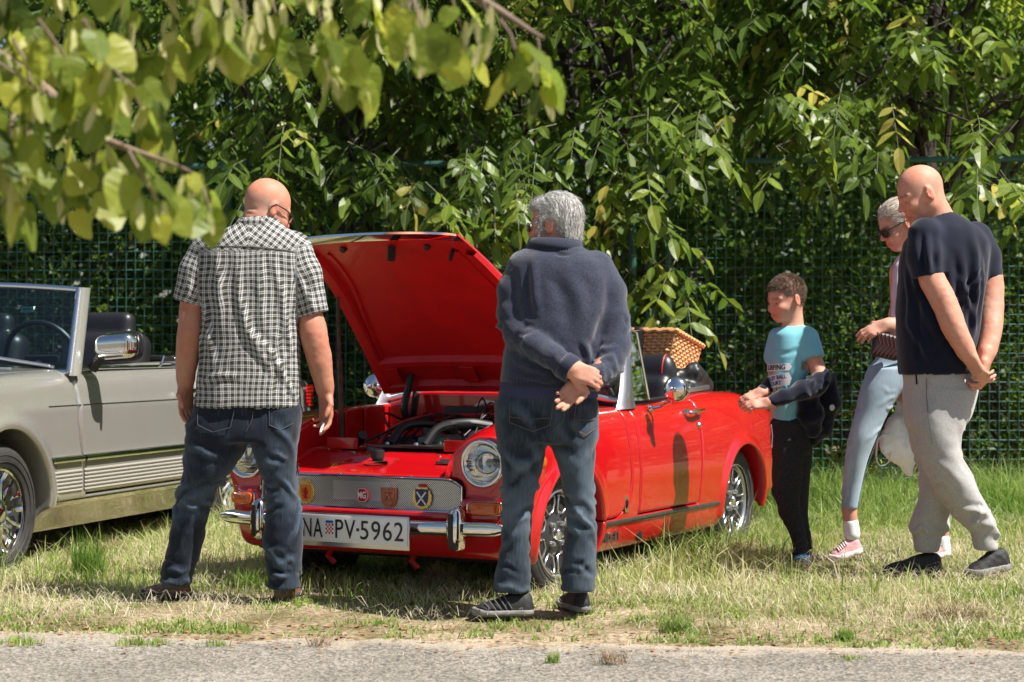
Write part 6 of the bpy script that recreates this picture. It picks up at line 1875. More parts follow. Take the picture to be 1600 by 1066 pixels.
# ------------------------------------------------------------------ boy
def boy():
    P = Person('smiling boy in an aqua T-shirt with a dark jacket slipped to his elbows', 9.1, 1240, .055, (.62, .36, .27))
    g = P.grid(.0058, 1155, 1300, 425, 670, .30)
    hc = P.p(1228, 467, -.01)
    T, Mh = head(g, hc, (-.86, -.42, -.22), (-.14, -.05, 1), .96, male=False, child=True)
    g.cap(T(-.028, 0, -.06), P.p(1240, 516, .0), .044, .050, k=.025)
    g.limb([P.p(1238, 532), P.p(1230, 600), P.p(1232, 655)], (.09, .085, .09), (.06, .065, .065), k=.04)
    aN, rN = P.path([(1262, 532, -.05, .038), (1272, 562, -.08, .035), (1278, 592, -.12, .030), (1240, 613, -.20, .024), (1207, 628, -.235, .022), (1200, 630, -.24, .0205)])
    aF, rF = P.path([(1218, 530, .07, .038), (1212, 575, .06, .033), (1213, 600, .04, .03), (1196, 610, -.04, .024), (1188, 614, -.07, .0205)])
    g.chain(*smooth_path(aN, rN), k=.015); g.chain(*smooth_path(aF, rF), k=.015)
    hand(g, aN[-1], (-1, -.05, -.10), (.0, -.75, .66), 1, (.30, .36, .42, .48), .76, thumb=(.4, .05))
    hand(g, aF[-1], (-.85, -.25, -.35), (-.15, -.70, .65), 1, (.45, .52, .58, .62), .76, thumb=(.4, .1))
    fc = face_colour(T, Mh, .96, P.tone, 0, (.30, .18, .12), (1.1, .58, .54), eye=.95)
    hm = lambda V: scalp((V - T(0, 0, 0)) @ Mh / .96, .96, None)
    def vcb(V, N, c):
        c = fc(V, c); w_ = (hm(V) * .80)[:, None]
        return c * (1 - w_) + np.array([.085, .052, .034]) * w_
    P.start_body(g, vcb)
    V, Q, N = g.mesh(); rg = np.random.default_rng(4); w_ = hm(V)
    idx = rg.choice(len(V), 7000, p=w_ / w_.sum())
    jit = rg.normal(0, .002, (len(idx), 3)); Lc = (V[idx] - T(0, 0, 0)) @ Mh
    cb = np.stack([np.where(Lc[:, 0] > .0, .7, -.25), 0 * Lc[:, 0], np.where(Lc[:, 2] < .05, -.8, -.05)], 1) @ Mh.T
    ln = rg.uniform(.006, .011, len(idx)) * (.55 + .75 * sstep(.0, .06, Lc[:, 2]))
    V2, Q2 = strands('hair', P, V[idx] + jit - N[idx] * .001, cb * .55 + N[idx] * .55 + rg.normal(0, .16, (len(idx), 3)), ln, .0011, M_BHAIR, 3, .0005, segs=2)
    o = obj('hair', make_mesh('hair', V2, Q2, mats=[M_BHAIR]), P.body); o['kind'] = 'stuff'
    # T-shirt
    g = P.grid(.0075, 1185, 1305, 498, 672, .25)
    tr = P.rows([(508, 1224, 1256, .055, 0), (515, 1214, 1266, .075), (525, 1207, 1276, .092), (545, 1204, 1272, .102), (575, 1202, 1264, .106), (610, 1203, 1257, .104), (640, 1205, 1253, .104), (662, 1206, 1251, .106)])
    g.zloft(tr, 2.3, cap=.010)
    sN, r1 = P.path([(1262, 527, -.05, .052), (1271, 558, -.085, .052)]); sF, r2 = P.path([(1216, 527, .07, .048), (1210, 558, .07, .05)])
    g.limb(sN, r1, r1, k=.025); g.limb(sF, r2, r2, k=.025)
    dv = sN[1] - sN[0]; dv /= np.linalg.norm(dv); g.plane(sN[1] + dv * .01, dv, .004, lo=sN[1] - np.array([.05, .07, .05]), hi=sN[1] + np.array([.08, .07, .1]))
    g.cap(P.p(1241, 498, .0), P.p(1238, 514, .0), .050, .046, k=.004, sub=True)
    pa, w, am = leg_folds(P, tr, 18, 77, (.05, .75), .006, .013, slope=2.2)
    ts = P.cloth('t_shirt', g, M_AQUA, pa, w, am, [(12, .004, (1, 1, .5), 3)])
    r = np.array(sorted(tr)); fz = [curve(r[:, 0], r[:, i]) for i in range(1, 5)]
    th0 = math.atan2(-.66, -.75)
    def onshirt(v):
        out = []
        for a, b, c in v:
            z_ = P.p(0, 605)[2] + b; cx, cy, rx, ry = [float(f(np.float32(z_))) for f in fz]
            th = th0 + a / .105; ca, sa = math.cos(th), math.sin(th); e = (abs(ca)**2.3 + abs(sa)**2.3)**(-1 / 2.3)
            out.append((cx + (rx + .009 + c) * ca * e, cy + (ry + .009 + c) * sa * e, z_))
        return out
    def sign(poly, txt, ctr, rot, size, m, col):
        ca, sa = math.cos(rot), math.sin(rot); tf = lambda v: [(ctr[0] + x_ * ca - y_ * sa, ctr[1] + x_ * sa + y_ * ca, z_) for x_, y_, z_ in v]
        n_ = 10; q = MB(); po = []
        for i in range(len(poly)):
            a, b = np.array(poly[i]), np.array(poly[(i + 1) % len(poly)])
            for t in np.linspace(0, 1, 6, endpoint=False): po.append(tuple(a + (b - a) * t) + (0.0,))
        xs = sorted(set(round(p_[0], 4) for p_ in po)); top = {}; 
        # vertical strips so that the print bends with the cloth
        X = np.linspace(min(p_[0] for p_ in po), max(p_[0] for p_ in po), 14); S = []
        for xx in X:
            ys = []
            for i in range(len(poly)):
                a, b = poly[i], poly[(i + 1) % len(poly)]
                if (a[0] - xx) * (b[0] - xx) <= 1e-9 and abs(a[0] - b[0]) > 1e-6: ys.append(a[1] + (b[1] - a[1]) * (xx - a[0]) / (b[0] - a[0]))
                elif abs(a[0] - xx) < 1e-6: ys.append(a[1])
            S.append([onshirt(tf([(xx, y_, 0)]))[0] for y_ in (min(ys), max(ys))])
        q.sheet(np.array(S)); o = q.build('printed_sign', m, ts)
        v, f = text_mesh(txt, size, .0004, sx=.82, bold=.0006)
        q = MB(); q.add(onshirt(tf([(a, b, .0025) for a, b, c in v])), f); q.build('print', col, o, smooth=False)
    M_PW = mat('print_white', (.72, .74, .76), .8); M_PK = mat('print_ink', (.015, .02, .05), .8); M_PB = mat('print_blue', (.02, .12, .35), .8); M_PY = mat('print_tan', (.55, .38, .16), .8)
    q = MB(); q.sheet(np.array([[onshirt([(a, b, -.001)])[0] for b in np.linspace(-.10, .125, 10)] for a in (-.008, .008)])); q.build('printed_post', M_PY, ts)
    L = .085
    sign([(-L, -.016), (L - .012, -.016), (L, 0), (L - .012, .018), (-L, .018)], 'SURFING', (0, .093), .06, .034, M_PW, M_PK)
    sign([(-L, 0), (-L + .014, -.030), (L, -.030), (L + .006, 0), (L, .030), (-L + .014, .030)], 'VOLLEY BALL\nCOURT', (0, .030), .16, .026, M_PW, M_PB)
    sign([(-L, -.022), (L - .015, -.022), (L, 0), (L - .015, .022), (-L, .022)], 'CAMP', (0, -.045), -.02, .040, M_PW, M_PK)
    # jacket hanging from the elbows
    g = P.grid(.0080, 1165, 1320, 570, 715, .36)
    jn, r1 = P.path([(1283, 588, -.10, .043), (1277, 601, -.14, .047), (1252, 611, -.19, .041), (1226, 620, -.22, .036), (1206, 628, -.235, .030)])
    g.limb(jn, r1, r1, k=.02)
    jf, r2 = P.path([(1216, 596, .06, .042), (1206, 604, .0, .040), (1192, 611, -.055, .032)])
    g.limb(jf, r2, r2, k=.02)
    g.limb([P.p(1288, 592, -.06), P.p(1290, 630, -.03), P.p(1280, 668, .02), P.p(1268, 690, .04)], (.055, .065, .060, .03), (.04, .05, .045, .02), k=.03)
    g.limb([P.p(1262, 615, -.12), P.p(1266, 650, -.10), P.p(1270, 672, -.06)], (.05, .055, .04), (.035, .04, .03), k=.03)
    g.limb([P.p(1284, 640, .02), P.p(1240, 668, .12), P.p(1214, 690, .13)], (.05, .05, .03), (.03, .03, .02), k=.03)
    g.limb([P.p(1212, 604, .08), P.p(1212, 650, .12), P.p(1216, 690, .13)], (.03, .03, .025), (.03, .03, .02), k=.03)
    paths, w, am = [], [], []; rs = random.Random(12)
    for i in range(34):
        c0 = P.p(rs.uniform(1215, 1300), rs.uniform(585, 690), rs.uniform(-.25, -.05)); a = rs.uniform(0, 3.14)
        dv = np.array([math.cos(a) * .05, rs.uniform(-.02, .02), math.sin(a) * .05]); paths.append([c0 - dv, c0, c0 + dv]); w.append(.012); am.append(rs.choice([.010, -.008]))
    jk = P.cloth('jacket', g, M_NAVYF, paths, w, am, [(14, .008, (1, 1, 1), 3), (34, .003, (1, 1, 1), 4)])
    q = MB(); q.lathe([(0, .006), (.012, .005), (.015, 0)], 14, P.p(1300, 637, -.09), frame((.5, -1, 0))); q.build('jacket_badge', M_PW, jk)
    # trousers
    g = P.grid(.0075, 1185, 1290, 640, 875, .28)
    hip = P.rows([(650, 1207, 1256, .095), (680, 1206, 1262, .10), (710, 1206, 1266, .098)])
    lA = P.rows([(660, 1206, 1254, .075, -.045), (705, 1207, 1254, .078, -.05), (740, 1206, 1252, .075, -.055), (766, 1207, 1251, .070, -.06), (790, 1214, 1251, .066, -.06), (815, 1223, 1256, .058, -.05), (837, 1233, 1260, .050, -.045), (850, 1237, 1263, .046, -.04), (866, 1239, 1264, .042, -.04)])
    lB = P.rows([(660, 1212, 1258, .075, .045), (700, 1216, 1268, .078, .055), (752, 1222, 1265, .070, .07), (799, 1228, 1262, .060, .09), (835, 1240, 1266, .05, .10), (858, 1246, 1270, .042, .10)])
    g.zloft(hip, 2.3, cap=.02); g.zloft(lA, 2.2, k=.03, cap=.006); g.zloft(lB, 2.2, k=.03, cap=.006)
    pa, w, am = [], [], []
    for rows, sd_ in ((lA, 8), (lB, 9)):
        a, b, c = leg_folds(P, rows, 24, sd_, (.03, .9), .008, .012, slope=1.4); pa += a; w += b; am += c
    tz = P.cloth('joggers', g, M_BOYP, pa, w, am, [(12, .005, (1, 1, .6), 3)])
    q = MB(); q.tube([P.p(1205, 664, -.11), P.p(1207, 680, -.12), P.p(1206, 700, -.11)], .003, 5); q.build('drawstring', M_PAPER, tz)
    fl_ = np.array([1, 1, 0.])
    M_TR = mat('trainer_blue', (.08, .25, .45), .6)
    shoe(P, 'shoe', P.p(1266, 878, .0) * fl_, P.p(1240, 878, -.17) * fl_, None, M_BOYSH, M_DKSOLE, .040, .075, laces=M_TR)
    shoe(P, 'shoe', P.p(1262, 870, .12) * fl_, P.p(1230, 870, .00) * fl_, None, M_BOYSH, M_DKSOLE, .040, .075, laces=M_TR)
boy()

# ------------------------------------------------------------------ bald man in the navy T-shirt
def man_navy():
    P = Person('tall bald man in a navy T-shirt and grey sweatpants walking, hands behind his back', 8.35, 1470, .10, (.60, .335, .245))
    g = P.grid(.0064, 1385, 1580, 245, 620, .34)
    hc = P.p(1437, 303, -.02)
    T, Mh = head(g, hc, (-.90, -.14, -.40), (-.38, 0, 1), 1.03)
    g.cap(T(-.030, 0, -.055), P.p(1466, 344, .0), .064, .072, k=.03)
    g.cap(T(.070, .030, -.052), T(.050, .045, -.090), .0035, k=.005, sub=True)
    g.limb([P.p(1470, 375), P.p(1468, 470), P.p(1462, 590)], (.14, .14, .13), (.09, .10, .09), k=.05)
    aL, rL = P.path([(1444, 378, -.11, .045), (1453, 428, -.145, .050), (1475, 472, -.175, .049), (1491, 512, -.195, .045), (1504, 538, -.195, .036), (1513, 555, -.19, .0305)])
    aR, rR = P.path([(1527, 378, .05, .045), (1546, 430, .03, .050), (1549, 475, .0, .048), (1549, 515, -.06, .041), (1544, 542, -.10, .034), (1539, 560, -.125, .029)])
    g.chain(*smooth_path(aL, rL), k=.02); g.chain(*smooth_path(aR, rR), k=.02)
    hand(g, aL[-1], (.52, .0, -.86), (-.75, -.45, -.40), 1, (.42, .48, .54, .60), 1.04, thumb=(.3, .1), spread=.04)
    hand(g, aR[-1] + np.array([0, -.01, 0]), (-.15, -.25, -.95), (.85, -.45, -.1), -1, (.60, .66, .70, .74), 1.02, thumb=(.3, .1), spread=.04)
    fc = face_colour(T, Mh, 1.03, P.tone, .15, (.20, .13, .09), eye=.7)
    P.start_body(g, lambda V, N, c: fc(V, c))
    g = P.grid(.0080, 1385, 1575, 315, 600, .36)
    tr = P.rows([(331, 1455, 1489, .07, 0), (344, 1441, 1510, .105), (360, 1427, 1531, .135), (385, 1412, 1545, .155), (409, 1407, 1543, .165), (442, 1405, 1539, .168), (486, 1401, 1533, .168), (530, 1402, 1529, .168), (570, 1404, 1518, .164), (586, 1405, 1514, .160)])
    g.zloft(tr, 2.3, cap=.012)
    sL, r1 = P.path([(1447, 368, -.10, .078), (1446, 400, -.125, .076), (1450, 430, -.14, .070)]); sR, r2 = P.path([(1525, 372, .05, .074), (1538, 400, .04, .068), (1545, 428, .03, .060)])
    for sp_, r_ in ((sL, r1), (sR, r2)): g.limb(sp_, r_, r_, k=.025)
    dv = np.array([.15, -.15, -1.0]); dv /= np.linalg.norm(dv); g.plane(sL[2] + dv * .008, dv, .004, lo=sL[2] - np.array([.09, .12, .10]), hi=sL[2] + np.array([.075, -.005, .05]))
    g.cap(P.p(1458, 318, -.01), P.p(1466, 338, .0), .078, .066, k=.004, sub=True)
    g.zloft(P.rows([(575, 1411, 1508, .152), (600, 1411, 1508, .152)]), 2.3, cap=.01, sub=True)
    paths, w, am = [], [], []
    by = back_y([tr], 2.3)
    def fold(pts, ww, aa):
        Q = []
        for a, b in pts:
            q = P.p(a, b); yy = by(q[0], q[2]); Q.append((q[0], yy if yy < 5 else 0, q[2]))
        paths.append(Q); w.append(ww); am.append(aa)
    fold([(1500, 345), (1512, 400), (1515, 460), (1505, 520)], .02, .010); fold([(1478, 400), (1484, 450), (1488, 500)], .016, -.008); fold([(1522, 400), (1526, 450), (1524, 500)], .014, .009)
    fold([(1420, 450), (1440, 500), (1470, 560)], .016, .009); fold([(1410, 500), (1430, 540), (1450, 580)], .014, .008); fold([(1480, 430), (1500, 470), (1515, 520)], .014, .008); fold([(1410, 420), (1414, 470), (1412, 520)], .014, .007)
    fold([(1426, 440), (1424, 500), (1426, 560)], .013, -.007); fold([(1500, 420), (1506, 480), (1500, 540)], .014, -.007)
    rs = random.Random(4)
    for i in range(7):
        o = np.array([rs.uniform(-.05, .04), -.075, rs.uniform(-.02, .02)]); paths.append([sL[0] + o, sL[1] + o, sL[2] + o]); w.append(.012); am.append(rs.choice([.006, -.006]))
    am = [q * 1.5 if i_ < 9 else q * .8 for i_, q in enumerate(am)]
    for k_ in range(5): fold([(1532 - 4 * k_, 420 + 6 * k_), (1505 - 6 * k_, 440 + 16 * k_), (1470 - 8 * k_, 470 + 24 * k_)], .012, .008 if k_ % 2 else -.007)
    ts = P.cloth('t_shirt', g, M_NAVYT, paths, w, am, [(9, .004, (1, 1, .5), 3), (26, .0014, (1, 1, 1), 4)])
    # faded chest print seen edge-on
    # sweatpants
    g = P.grid(.0080, 1385, 1585, 565, 870, .36)
    hip = P.rows([(575, 1410, 1508, .145), (605, 1413, 1526, .155), (640, 1414, 1520, .152), (665, 1417, 1508, .14)])
    lA = P.rows([(610, 1432, 1526, .11, -.05), (640, 1424, 1516, .115, -.06), (689, 1430, 1497, .110, -.07), (716, 1438, 1502, .104, -.07), (744, 1449, 1517, .098, -.07), (780, 1470, 1537, .09, -.06), (807, 1490, 1551, .082, -.05), (820, 1503, 1557, .074, -.05), (832, 1517, 1555, .062, -.05), (858, 1523, 1557, .056, -.05)])
    lB = P.rows([(610, 1414, 1490, .11, .06), (647, 1414, 1485, .115, .08), (700, 1427, 1487, .104, .09), (744, 1437, 1489, .092, .09), (780, 1435, 1485, .086, .09), (812, 1425, 1481, .080, .09), (826, 1423, 1479, .074, .09), (838, 1427, 1472, .060, .09), (862, 1430, 1466, .054, .09)])
    g.zloft(hip, 2.3, cap=.02); g.zloft(lA, 2.2, k=.03, cap=.006); g.zloft(lB, 2.2, k=.03, cap=.006)
    pa, w, am = [], [], []
    for rows, sd_ in ((lA, 21), (lB, 22)):
        for n_, zr, a_, w_, sl_ in ((14, (.10, .30), .010, .014, .7), (16, (.4, .8), .011, .018, 2.2)):
            a, b, c = leg_folds(P, rows, n_, sd_ + n_, zr, a_, w_, slope=sl_); pa += a; w += b; am += c
    sp2 = P.cloth('sweatpants', g, M_SWEAT, pa, w, am, [(9, .006, (1, 1, .6), 3), (30, .0016, (1, 1, 1), 4)])
    stitch(P, 'side_seam', [hip, lA], [(1437, 590), (1437, 640), (1444, 690)], mat('seam_sweat', (.16, .155, .15), .9), .0018, .004, sp2)
    stitch(P, 'pocket_zip', [hip, lA], [(1423, 584), (1424, 600)], M_NAVYT, .004, .004, sp2)
    fl_ = np.array([1, 1, 0.])
    shoe(P, 'shoe', P.p(1578, 868, -.06) * fl_ + np.array([0, 0, .035]), P.p(1508, 886, -.09) * fl_, None, M_BLKSH, M_GRYSOLE, .052, .10, sole_h=.030)
    shoe(P, 'shoe', P.p(1470, 870, .09) * fl_, P.p(1380, 870, .06) * fl_, None, M_BLKSH, M_DKSOLE, .050, .09)
man_navy()

# ------------------------------------------------------------------ woman with sunglasses
def woman():
    P = Person('woman in a lilac top, pale jeans and sunglasses, walking beside the tall bald man', 8.88, 1400, .10, (.62, .37, .29))
    g = P.grid(.0062, 1340, 1500, 300, 640, .32)
    hc = P.p(1403, 350, .0)
    T, Mh = head(g, hc, (-.86, -.22, -.46), (-.42, -.1, .9), .95, male=False)
    g.cap(T(-.03, 0, -.05), P.p(1428, 398, .02), .046, .052, k=.025)
    g.limb([P.p(1430, 425, .02), P.p(1430, 500, .02), P.p(1420, 580, .02)], (.12, .11, .12), (.07, .07, .08), k=.04)
    aN, rN = P.path([(1412, 425, -.08, .040), (1412, 470, -.11, .037), (1410, 503, -.13, .034), (1395, 509, -.17, .030), (1383, 508, -.19, .024)])
    aF, rF = P.path([(1440, 425, .12, .038), (1440, 500, .16, .034), (1420, 560, .14, .028), (1411, 596, .12, .022)])
    g.chain(*smooth_path(aN, rN), k=.015); g.chain(*smooth_path(aF, rF), k=.015)
    hand(g, aN[-1], (-.85, -.1, -.40), (-.2, -.85, .5), 1, (.30, .36, .42, .48), .86, thumb=(.4, .1))
    hand(g, aF[-1], (-.1, 0, -1), (-.3, -.95, 0), -1, (.8, .85, .9, .9), .86, thumb=(.4, .3))
    # bare ankles
    g2 = None
    fc = face_colour(T, Mh, .95, P.tone, 0, (.25, .18, .12), (1.15, .55, .55))
    P.start_body(g, lambda V, N, c: fc(V, c))
    gh = P.grid(.0055, 1355, 1460, 295, 400, .2)
    gh.ell(T(-.020, 0, .030), np.array([.104, .083, .096]) * .95, Mh)
    gh.ell(T(-.105, 0, -.005), (.045, .034, .04), Mh, k=.035)
    gh.rbox(T(.112, 0, -.052), (.062, .11, .108), .035, Mh, k=.012, sub=True)
    for q in (-1, 1): gh.rbox(T(.014, q * .10, -.060), (.040, .036, .055), .014, Mh, k=.01, sub=True)
    V, Q, N = gh.mesh(); rg = np.random.default_rng(5)
    ho = obj('hair', make_mesh('hair', V + N * (.0025 * vnoise(V @ Mh * np.array([.15, 1, 1]), 110, 3))[:, None], Q, mats=[M_BLOND]), P.body)
    idx = rg.choice(len(V), 1800); Lc = (V[idx] - T(0, 0, 0)) @ Mh
    cb = np.array([-.9, 0, -.15]) @ Mh.T; cb = cb[None] - N[idx] * (N[idx] @ cb)[:, None]
    V2, Q2 = strands('locks', P, V[idx], cb + N[idx] * .03 + rg.normal(0, .06, (len(idx), 3)), rg.uniform(.02, .045, len(idx)), .0009, M_BLOND, 3, .0015, segs=2)
    o = obj('locks', make_mesh('locks', V2, Q2, mats=[M_BLOND]), ho); o['kind'] = 'stuff'
    glasses(P, T, Mh, .95, M_DKRIM, M_SUNG, wd=.029, ht=.022)
    g = P.grid(.0080, 1375, 1500, 385, 590, .3)
    tr = P.rows([(396, 1408, 1446, .06, .02), (406, 1400, 1458, .08, .02), (420, 1395, 1466, .10, .02), (450, 1396, 1470, .112, .02), (490, 1396, 1466, .108, .02), (530, 1394, 1464, .112, .02), (556, 1392, 1466, .116, .02)])
    g.zloft(tr, 2.3, cap=.01)
    sN, r1 = P.path([(1414, 424, -.07, .052), (1411, 460, -.11, .05), (1409, 494, -.13, .050)]); g.limb(sN, r1, r1, k=.02)
    sF, r2 = P.path([(1440, 424, .10, .05), (1441, 490, .15, .048)]); g.limb(sF, r2, r2, k=.02)
    pa, w, am = leg_folds(P, tr, 16, 55, (.1, .9), .006, .013, slope=1.5)
    for i in range(5): pa.append([sN[0] + np.array([-.04, -.03, -.03 * i]), sN[1] + np.array([-.03, -.045, -.02 * i]), sN[2] + np.array([.0, -.05, 0])]); w.append(.01); am.append(.006)
    P.cloth('top', g, M_LILAC, pa, w, am, [(12, .004, (1, 1, .5), 3)])
    # jeans
    g = P.grid(.0080, 1300, 1500, 540, 830, .34)
    hip = P.rows([(545, 1378, 1464, .10, .02), (575, 1362, 1462, .112, .02), (605, 1362, 1460, .11, .02)])
    lA = P.rows([(575, 1358, 1425, .09, -.03), (602, 1347, 1412, .092, -.04), (651, 1335, 1384, .084, -.05), (689, 1325, 1367, .074, -.06), (717, 1321, 1356, .064, -.06), (760, 1317, 1346, .054, -.05), (795, 1314, 1340, .048, -.05)])
    lB = P.rows([(585, 1405, 1462, .092, .06), (640, 1420, 1468, .084, .07), (700, 1436, 1472, .068, .08), (760, 1450, 1480, .055, .09), (812, 1458, 1484, .048, .10)])
    g.zloft(hip, 2.2, cap=.02); g.zloft(lA, 2.1, k=.04, cap=.005); g.zloft(lB, 2.1, k=.04, cap=.005)
    pa, w, am = leg_folds(P, lA, 22, 66, (.05, .95), .004, .010, slope=.8)
    j = P.cloth('jeans', g, M_J3, pa, w, am, [(12, .003, (1, 1, .6), 3)], wear_attr(P.p(0, 700)[2], .2, .25))
    stitch(P, 'side_seam', [hip, lA], [(1406, 600), (1384, 640), (1362, 690), (1346, 740), (1336, 790)], mat('seam_blue', (.12, .17, .22), .9), .0018, .003, j, n=2.1)
    # ankles, socks, trainers
    for (a, b, dy, toe, hl, lift) in (((1327, 792), (1329, 822), -.05, (1298, 858), (1347, 848), .03), ((1471, 810), (1471, 846), .10, (1450, 872), (1484, 868), .0)):
        gk = P.grid(.006, a[0] - 25, a[0] + 25, a[1] - 10, b[1] + 25, .2)
        gk.limb([P.p(a[0], a[1], dy), P.p(b[0], b[1], dy)], (.036, .031), (.038, .033)); V, Q, N = gk.mesh()
        obj('ankle', make_mesh('ankle', V, Q, normals=N, mats=[M_SKIN], attrs={'vc': np.repeat(P.tone[None] * .9, len(V), 0)}), P.body)
        gk = P.grid(.006, a[0] - 25, a[0] + 25, b[1] - 15, b[1] + 25, .2)
        gk.limb([P.p(b[0], b[1] - 4, dy), P.p(b[0] + 2, b[1] + 12, dy)], (.036, .038), (.038, .040)); V, Q, N = gk.mesh()
        obj('sock', make_mesh('sock', V, Q, normals=N, mats=[M_SOCK]), P.body)
        fl_ = np.array([1, 1, 0.])
        shoe(P, 'shoe', P.p(hl[0], hl[1], dy) * fl_ + np.array([0, 0, lift + .02]), P.p(toe[0], toe[1], dy - .02) * fl_ + np.array([0, 0, lift * .2]), None, M_PINKSH, M_PINKSOLE, .043, .085, sole_h=.026, laces=M_PINKSOLE)
    # belt bag (worn, lifts off: a thing of its own)
    gb_ = Grid((-.25, -.3, .55), (.25, .15, 1.3), .006)
    c0 = P.p(1385, 541, -.20); Mb = frame((.0, -1, .1), (1, 0, -.25))
    gb_.rbox(c0, (.066, .058, .024), .022, Mb)
    V, Q, N = gb_.mesh()
    bag = obj('belt_bag', make_mesh('belt_bag', V, Q, normals=N, mats=[M_REDBAG]), None, tuple(P.base)); tag(bag, 'black quilted belt bag at the waist of the woman in sunglasses', 'bag')
    for i in range(6):
        q = MB(); t = -.045 + .018 * i; q.tube([c0 + Mb @ np.array([t - .012, -.050, .0235]), c0 + Mb @ np.array([t + .012, 0, .0245]), c0 + Mb @ np.array([t - .012, .050, .0235])], .0022, 5); q.build('quilt_seam', mat('bag_red', (.16, .015, .02), .5) if i == 0 else MATS['bag_red'], bag)
    q = MB(); q.tube(spline([c0 + np.array([-.06, .02, .03]), P.p(1400, 534, -.12), P.p(1440, 536, -.11), P.p(1466, 545, .0)], 5), .008, 6, flat=.4); q.build('strap', M_BLACK, bag)
    # white carrier bag
    wb = at(1398, 690, 9.02); base = np.array([wb[0], wb[1], wb[2]])
    M_BAGP = mat('white_plastic', (.88, .89, .90), .35, bump=.5, bscale=40, bdist=.01)
    MATS['white_plastic'].node_tree.nodes['Principled BSDF'].inputs['Subsurface Weight'].default_value = .35
    q_ = lambda px, py, dy=0: at(px, py, 9.02 + dy) - base
    g = Grid((-.30, -.25, -.35), (.30, .25, .30), .0075)
    g.limb([q_(1405, 630), q_(1406, 665), q_(1410, 700), q_(1421, 738)], (.018, .055, .085, .02), (.016, .045, .07, .02), k=.03)
    g.limb([q_(1398, 655, -.03), q_(1390, 690, -.04), q_(1382, 700, -.05)], (.03, .04, .02), (.03, .035, .02), k=.03)
    V, Q, N = g.mesh(); D = .012 * vnoise(V * np.array([1, 1, .35]), 22, 3) + .005 * vnoise(V, 60, 4)
    bg_ = obj('carrier_bag', make_mesh('carrier_bag', V + N * D[:, None], Q, mats=[M_BAGP]), None, tuple(base)); tag(bg_, 'white plastic carrier bag hanging beside the pale jeans', 'bag')
    q = MB(); q.tube(spline([q_(1392, 676, -.06), q_(1374, 684, -.07), q_(1369, 710, -.07), q_(1374, 727, -.07), q_(1388, 722, -.07), q_(1394, 700, -.06)], 6), .010, 6, flat=.35); q.build('handle', M_BAGP, bg_)
    q = MB(); q.tube(spline([q_(1408, 606, .0), q_(1404, 625), q_(1405, 650)], 6), .010, 6, flat=.5); q.build('handle', M_BAGP, bg_)
woman()
# ================================================================== GROUND, ROAD, FENCE, GRASS
def axis(lo, f0, f1, hi, st):
    a = [f0]
    s_ = st
    while a[-1] > lo: s_ *= 1.35; a.append(a[-1] - s_)
    b = [f1]; s_ = st
    while b[-1] < hi: s_ *= 1.35; b.append(b[-1] + s_)
    return np.array(a[::-1][:-1] + list(np.arange(f0, f1, st)) + b)
gx_, gy_ = axis(-160, -4.6, 4.6, 160, .065), axis(-60, 6.0, 14.0, 220, .065)
GX, GY = np.meshgrid(gx_, gy_, indexing='ij')
GZ = gz(GX, GY)
n_, m_ = GX.shape
ii = np.arange(n_ * m_).reshape(n_, m_)
Q = np.stack([ii[:-1, :-1], ii[1:, :-1], ii[1:, 1:], ii[:-1, 1:]], -1).reshape(-1, 4)
def ground_mat():
    m, nt, b = new_mat('verge_soil')
    tc = node(nt, 'ShaderNodeTexCoord')
    n1 = node(nt, 'ShaderNodeTexNoise'); n1.inputs['Scale'].default_value = 2.2; n1.inputs['Detail'].default_value = 6; n1.inputs['Roughness'].default_value = .65
    n2 = node(nt, 'ShaderNodeTexNoise'); n2.inputs['Scale'].default_value = 45; n2.inputs['Detail'].default_value = 5
    for n in (n1, n2): nt.links.new(tc.outputs['Object'], n.inputs['Vector'])
    r1 = node(nt, 'ShaderNodeValToRGB'); e = r1.color_ramp
    e.elements[0].position = .36; e.elements[0].color = (.14, .12, .05, 1); e.elements[1].position = .64; e.elements[1].color = (.42, .345, .25, 1)
    q = e.elements.new(.5); q.color = (.28, .23, .15, 1)
    r2 = node(nt, 'ShaderNodeValToRGB'); r2.color_ramp.elements[0].color = (.45, .42, .40, 1); r2.color_ramp.elements[1].color = (1.25, 1.2, 1.15, 1); r2.color_ramp.elements[0].position = .3; r2.color_ramp.elements[1].position = .7
    nt.links.new(n1.outputs[0], r1.inputs[0]); nt.links.new(n2.outputs[0], r2.inputs[0])
    mx = node(nt, 'ShaderNodeMix', data_type='RGBA', blend_type='MULTIPLY'); mx.inputs[0].default_value = 1
    nt.links.new(r1.outputs[0], mx.inputs[6]); nt.links.new(r2.outputs[0], mx.inputs[7]); nt.links.new(mx.outputs[2], b.inputs['Base Color'])
    b.inputs['Roughness'].default_value = .95; b.inputs['Specular IOR Level'].default_value = .1
    bp = node(nt, 'ShaderNodeBump'); bp.inputs['Strength'].default_value = .8; bp.inputs['Distance'].default_value = .02; nt.links.new(n2.outputs[0], bp.inputs['Height']); nt.links.new(bp.outputs[0], b.inputs['Normal'])
    return m
tag(obj('ground', make_mesh('ground', np.stack([GX, GY, GZ], -1).reshape(-1, 3), Q, mats=[ground_mat()])), kind='structure')

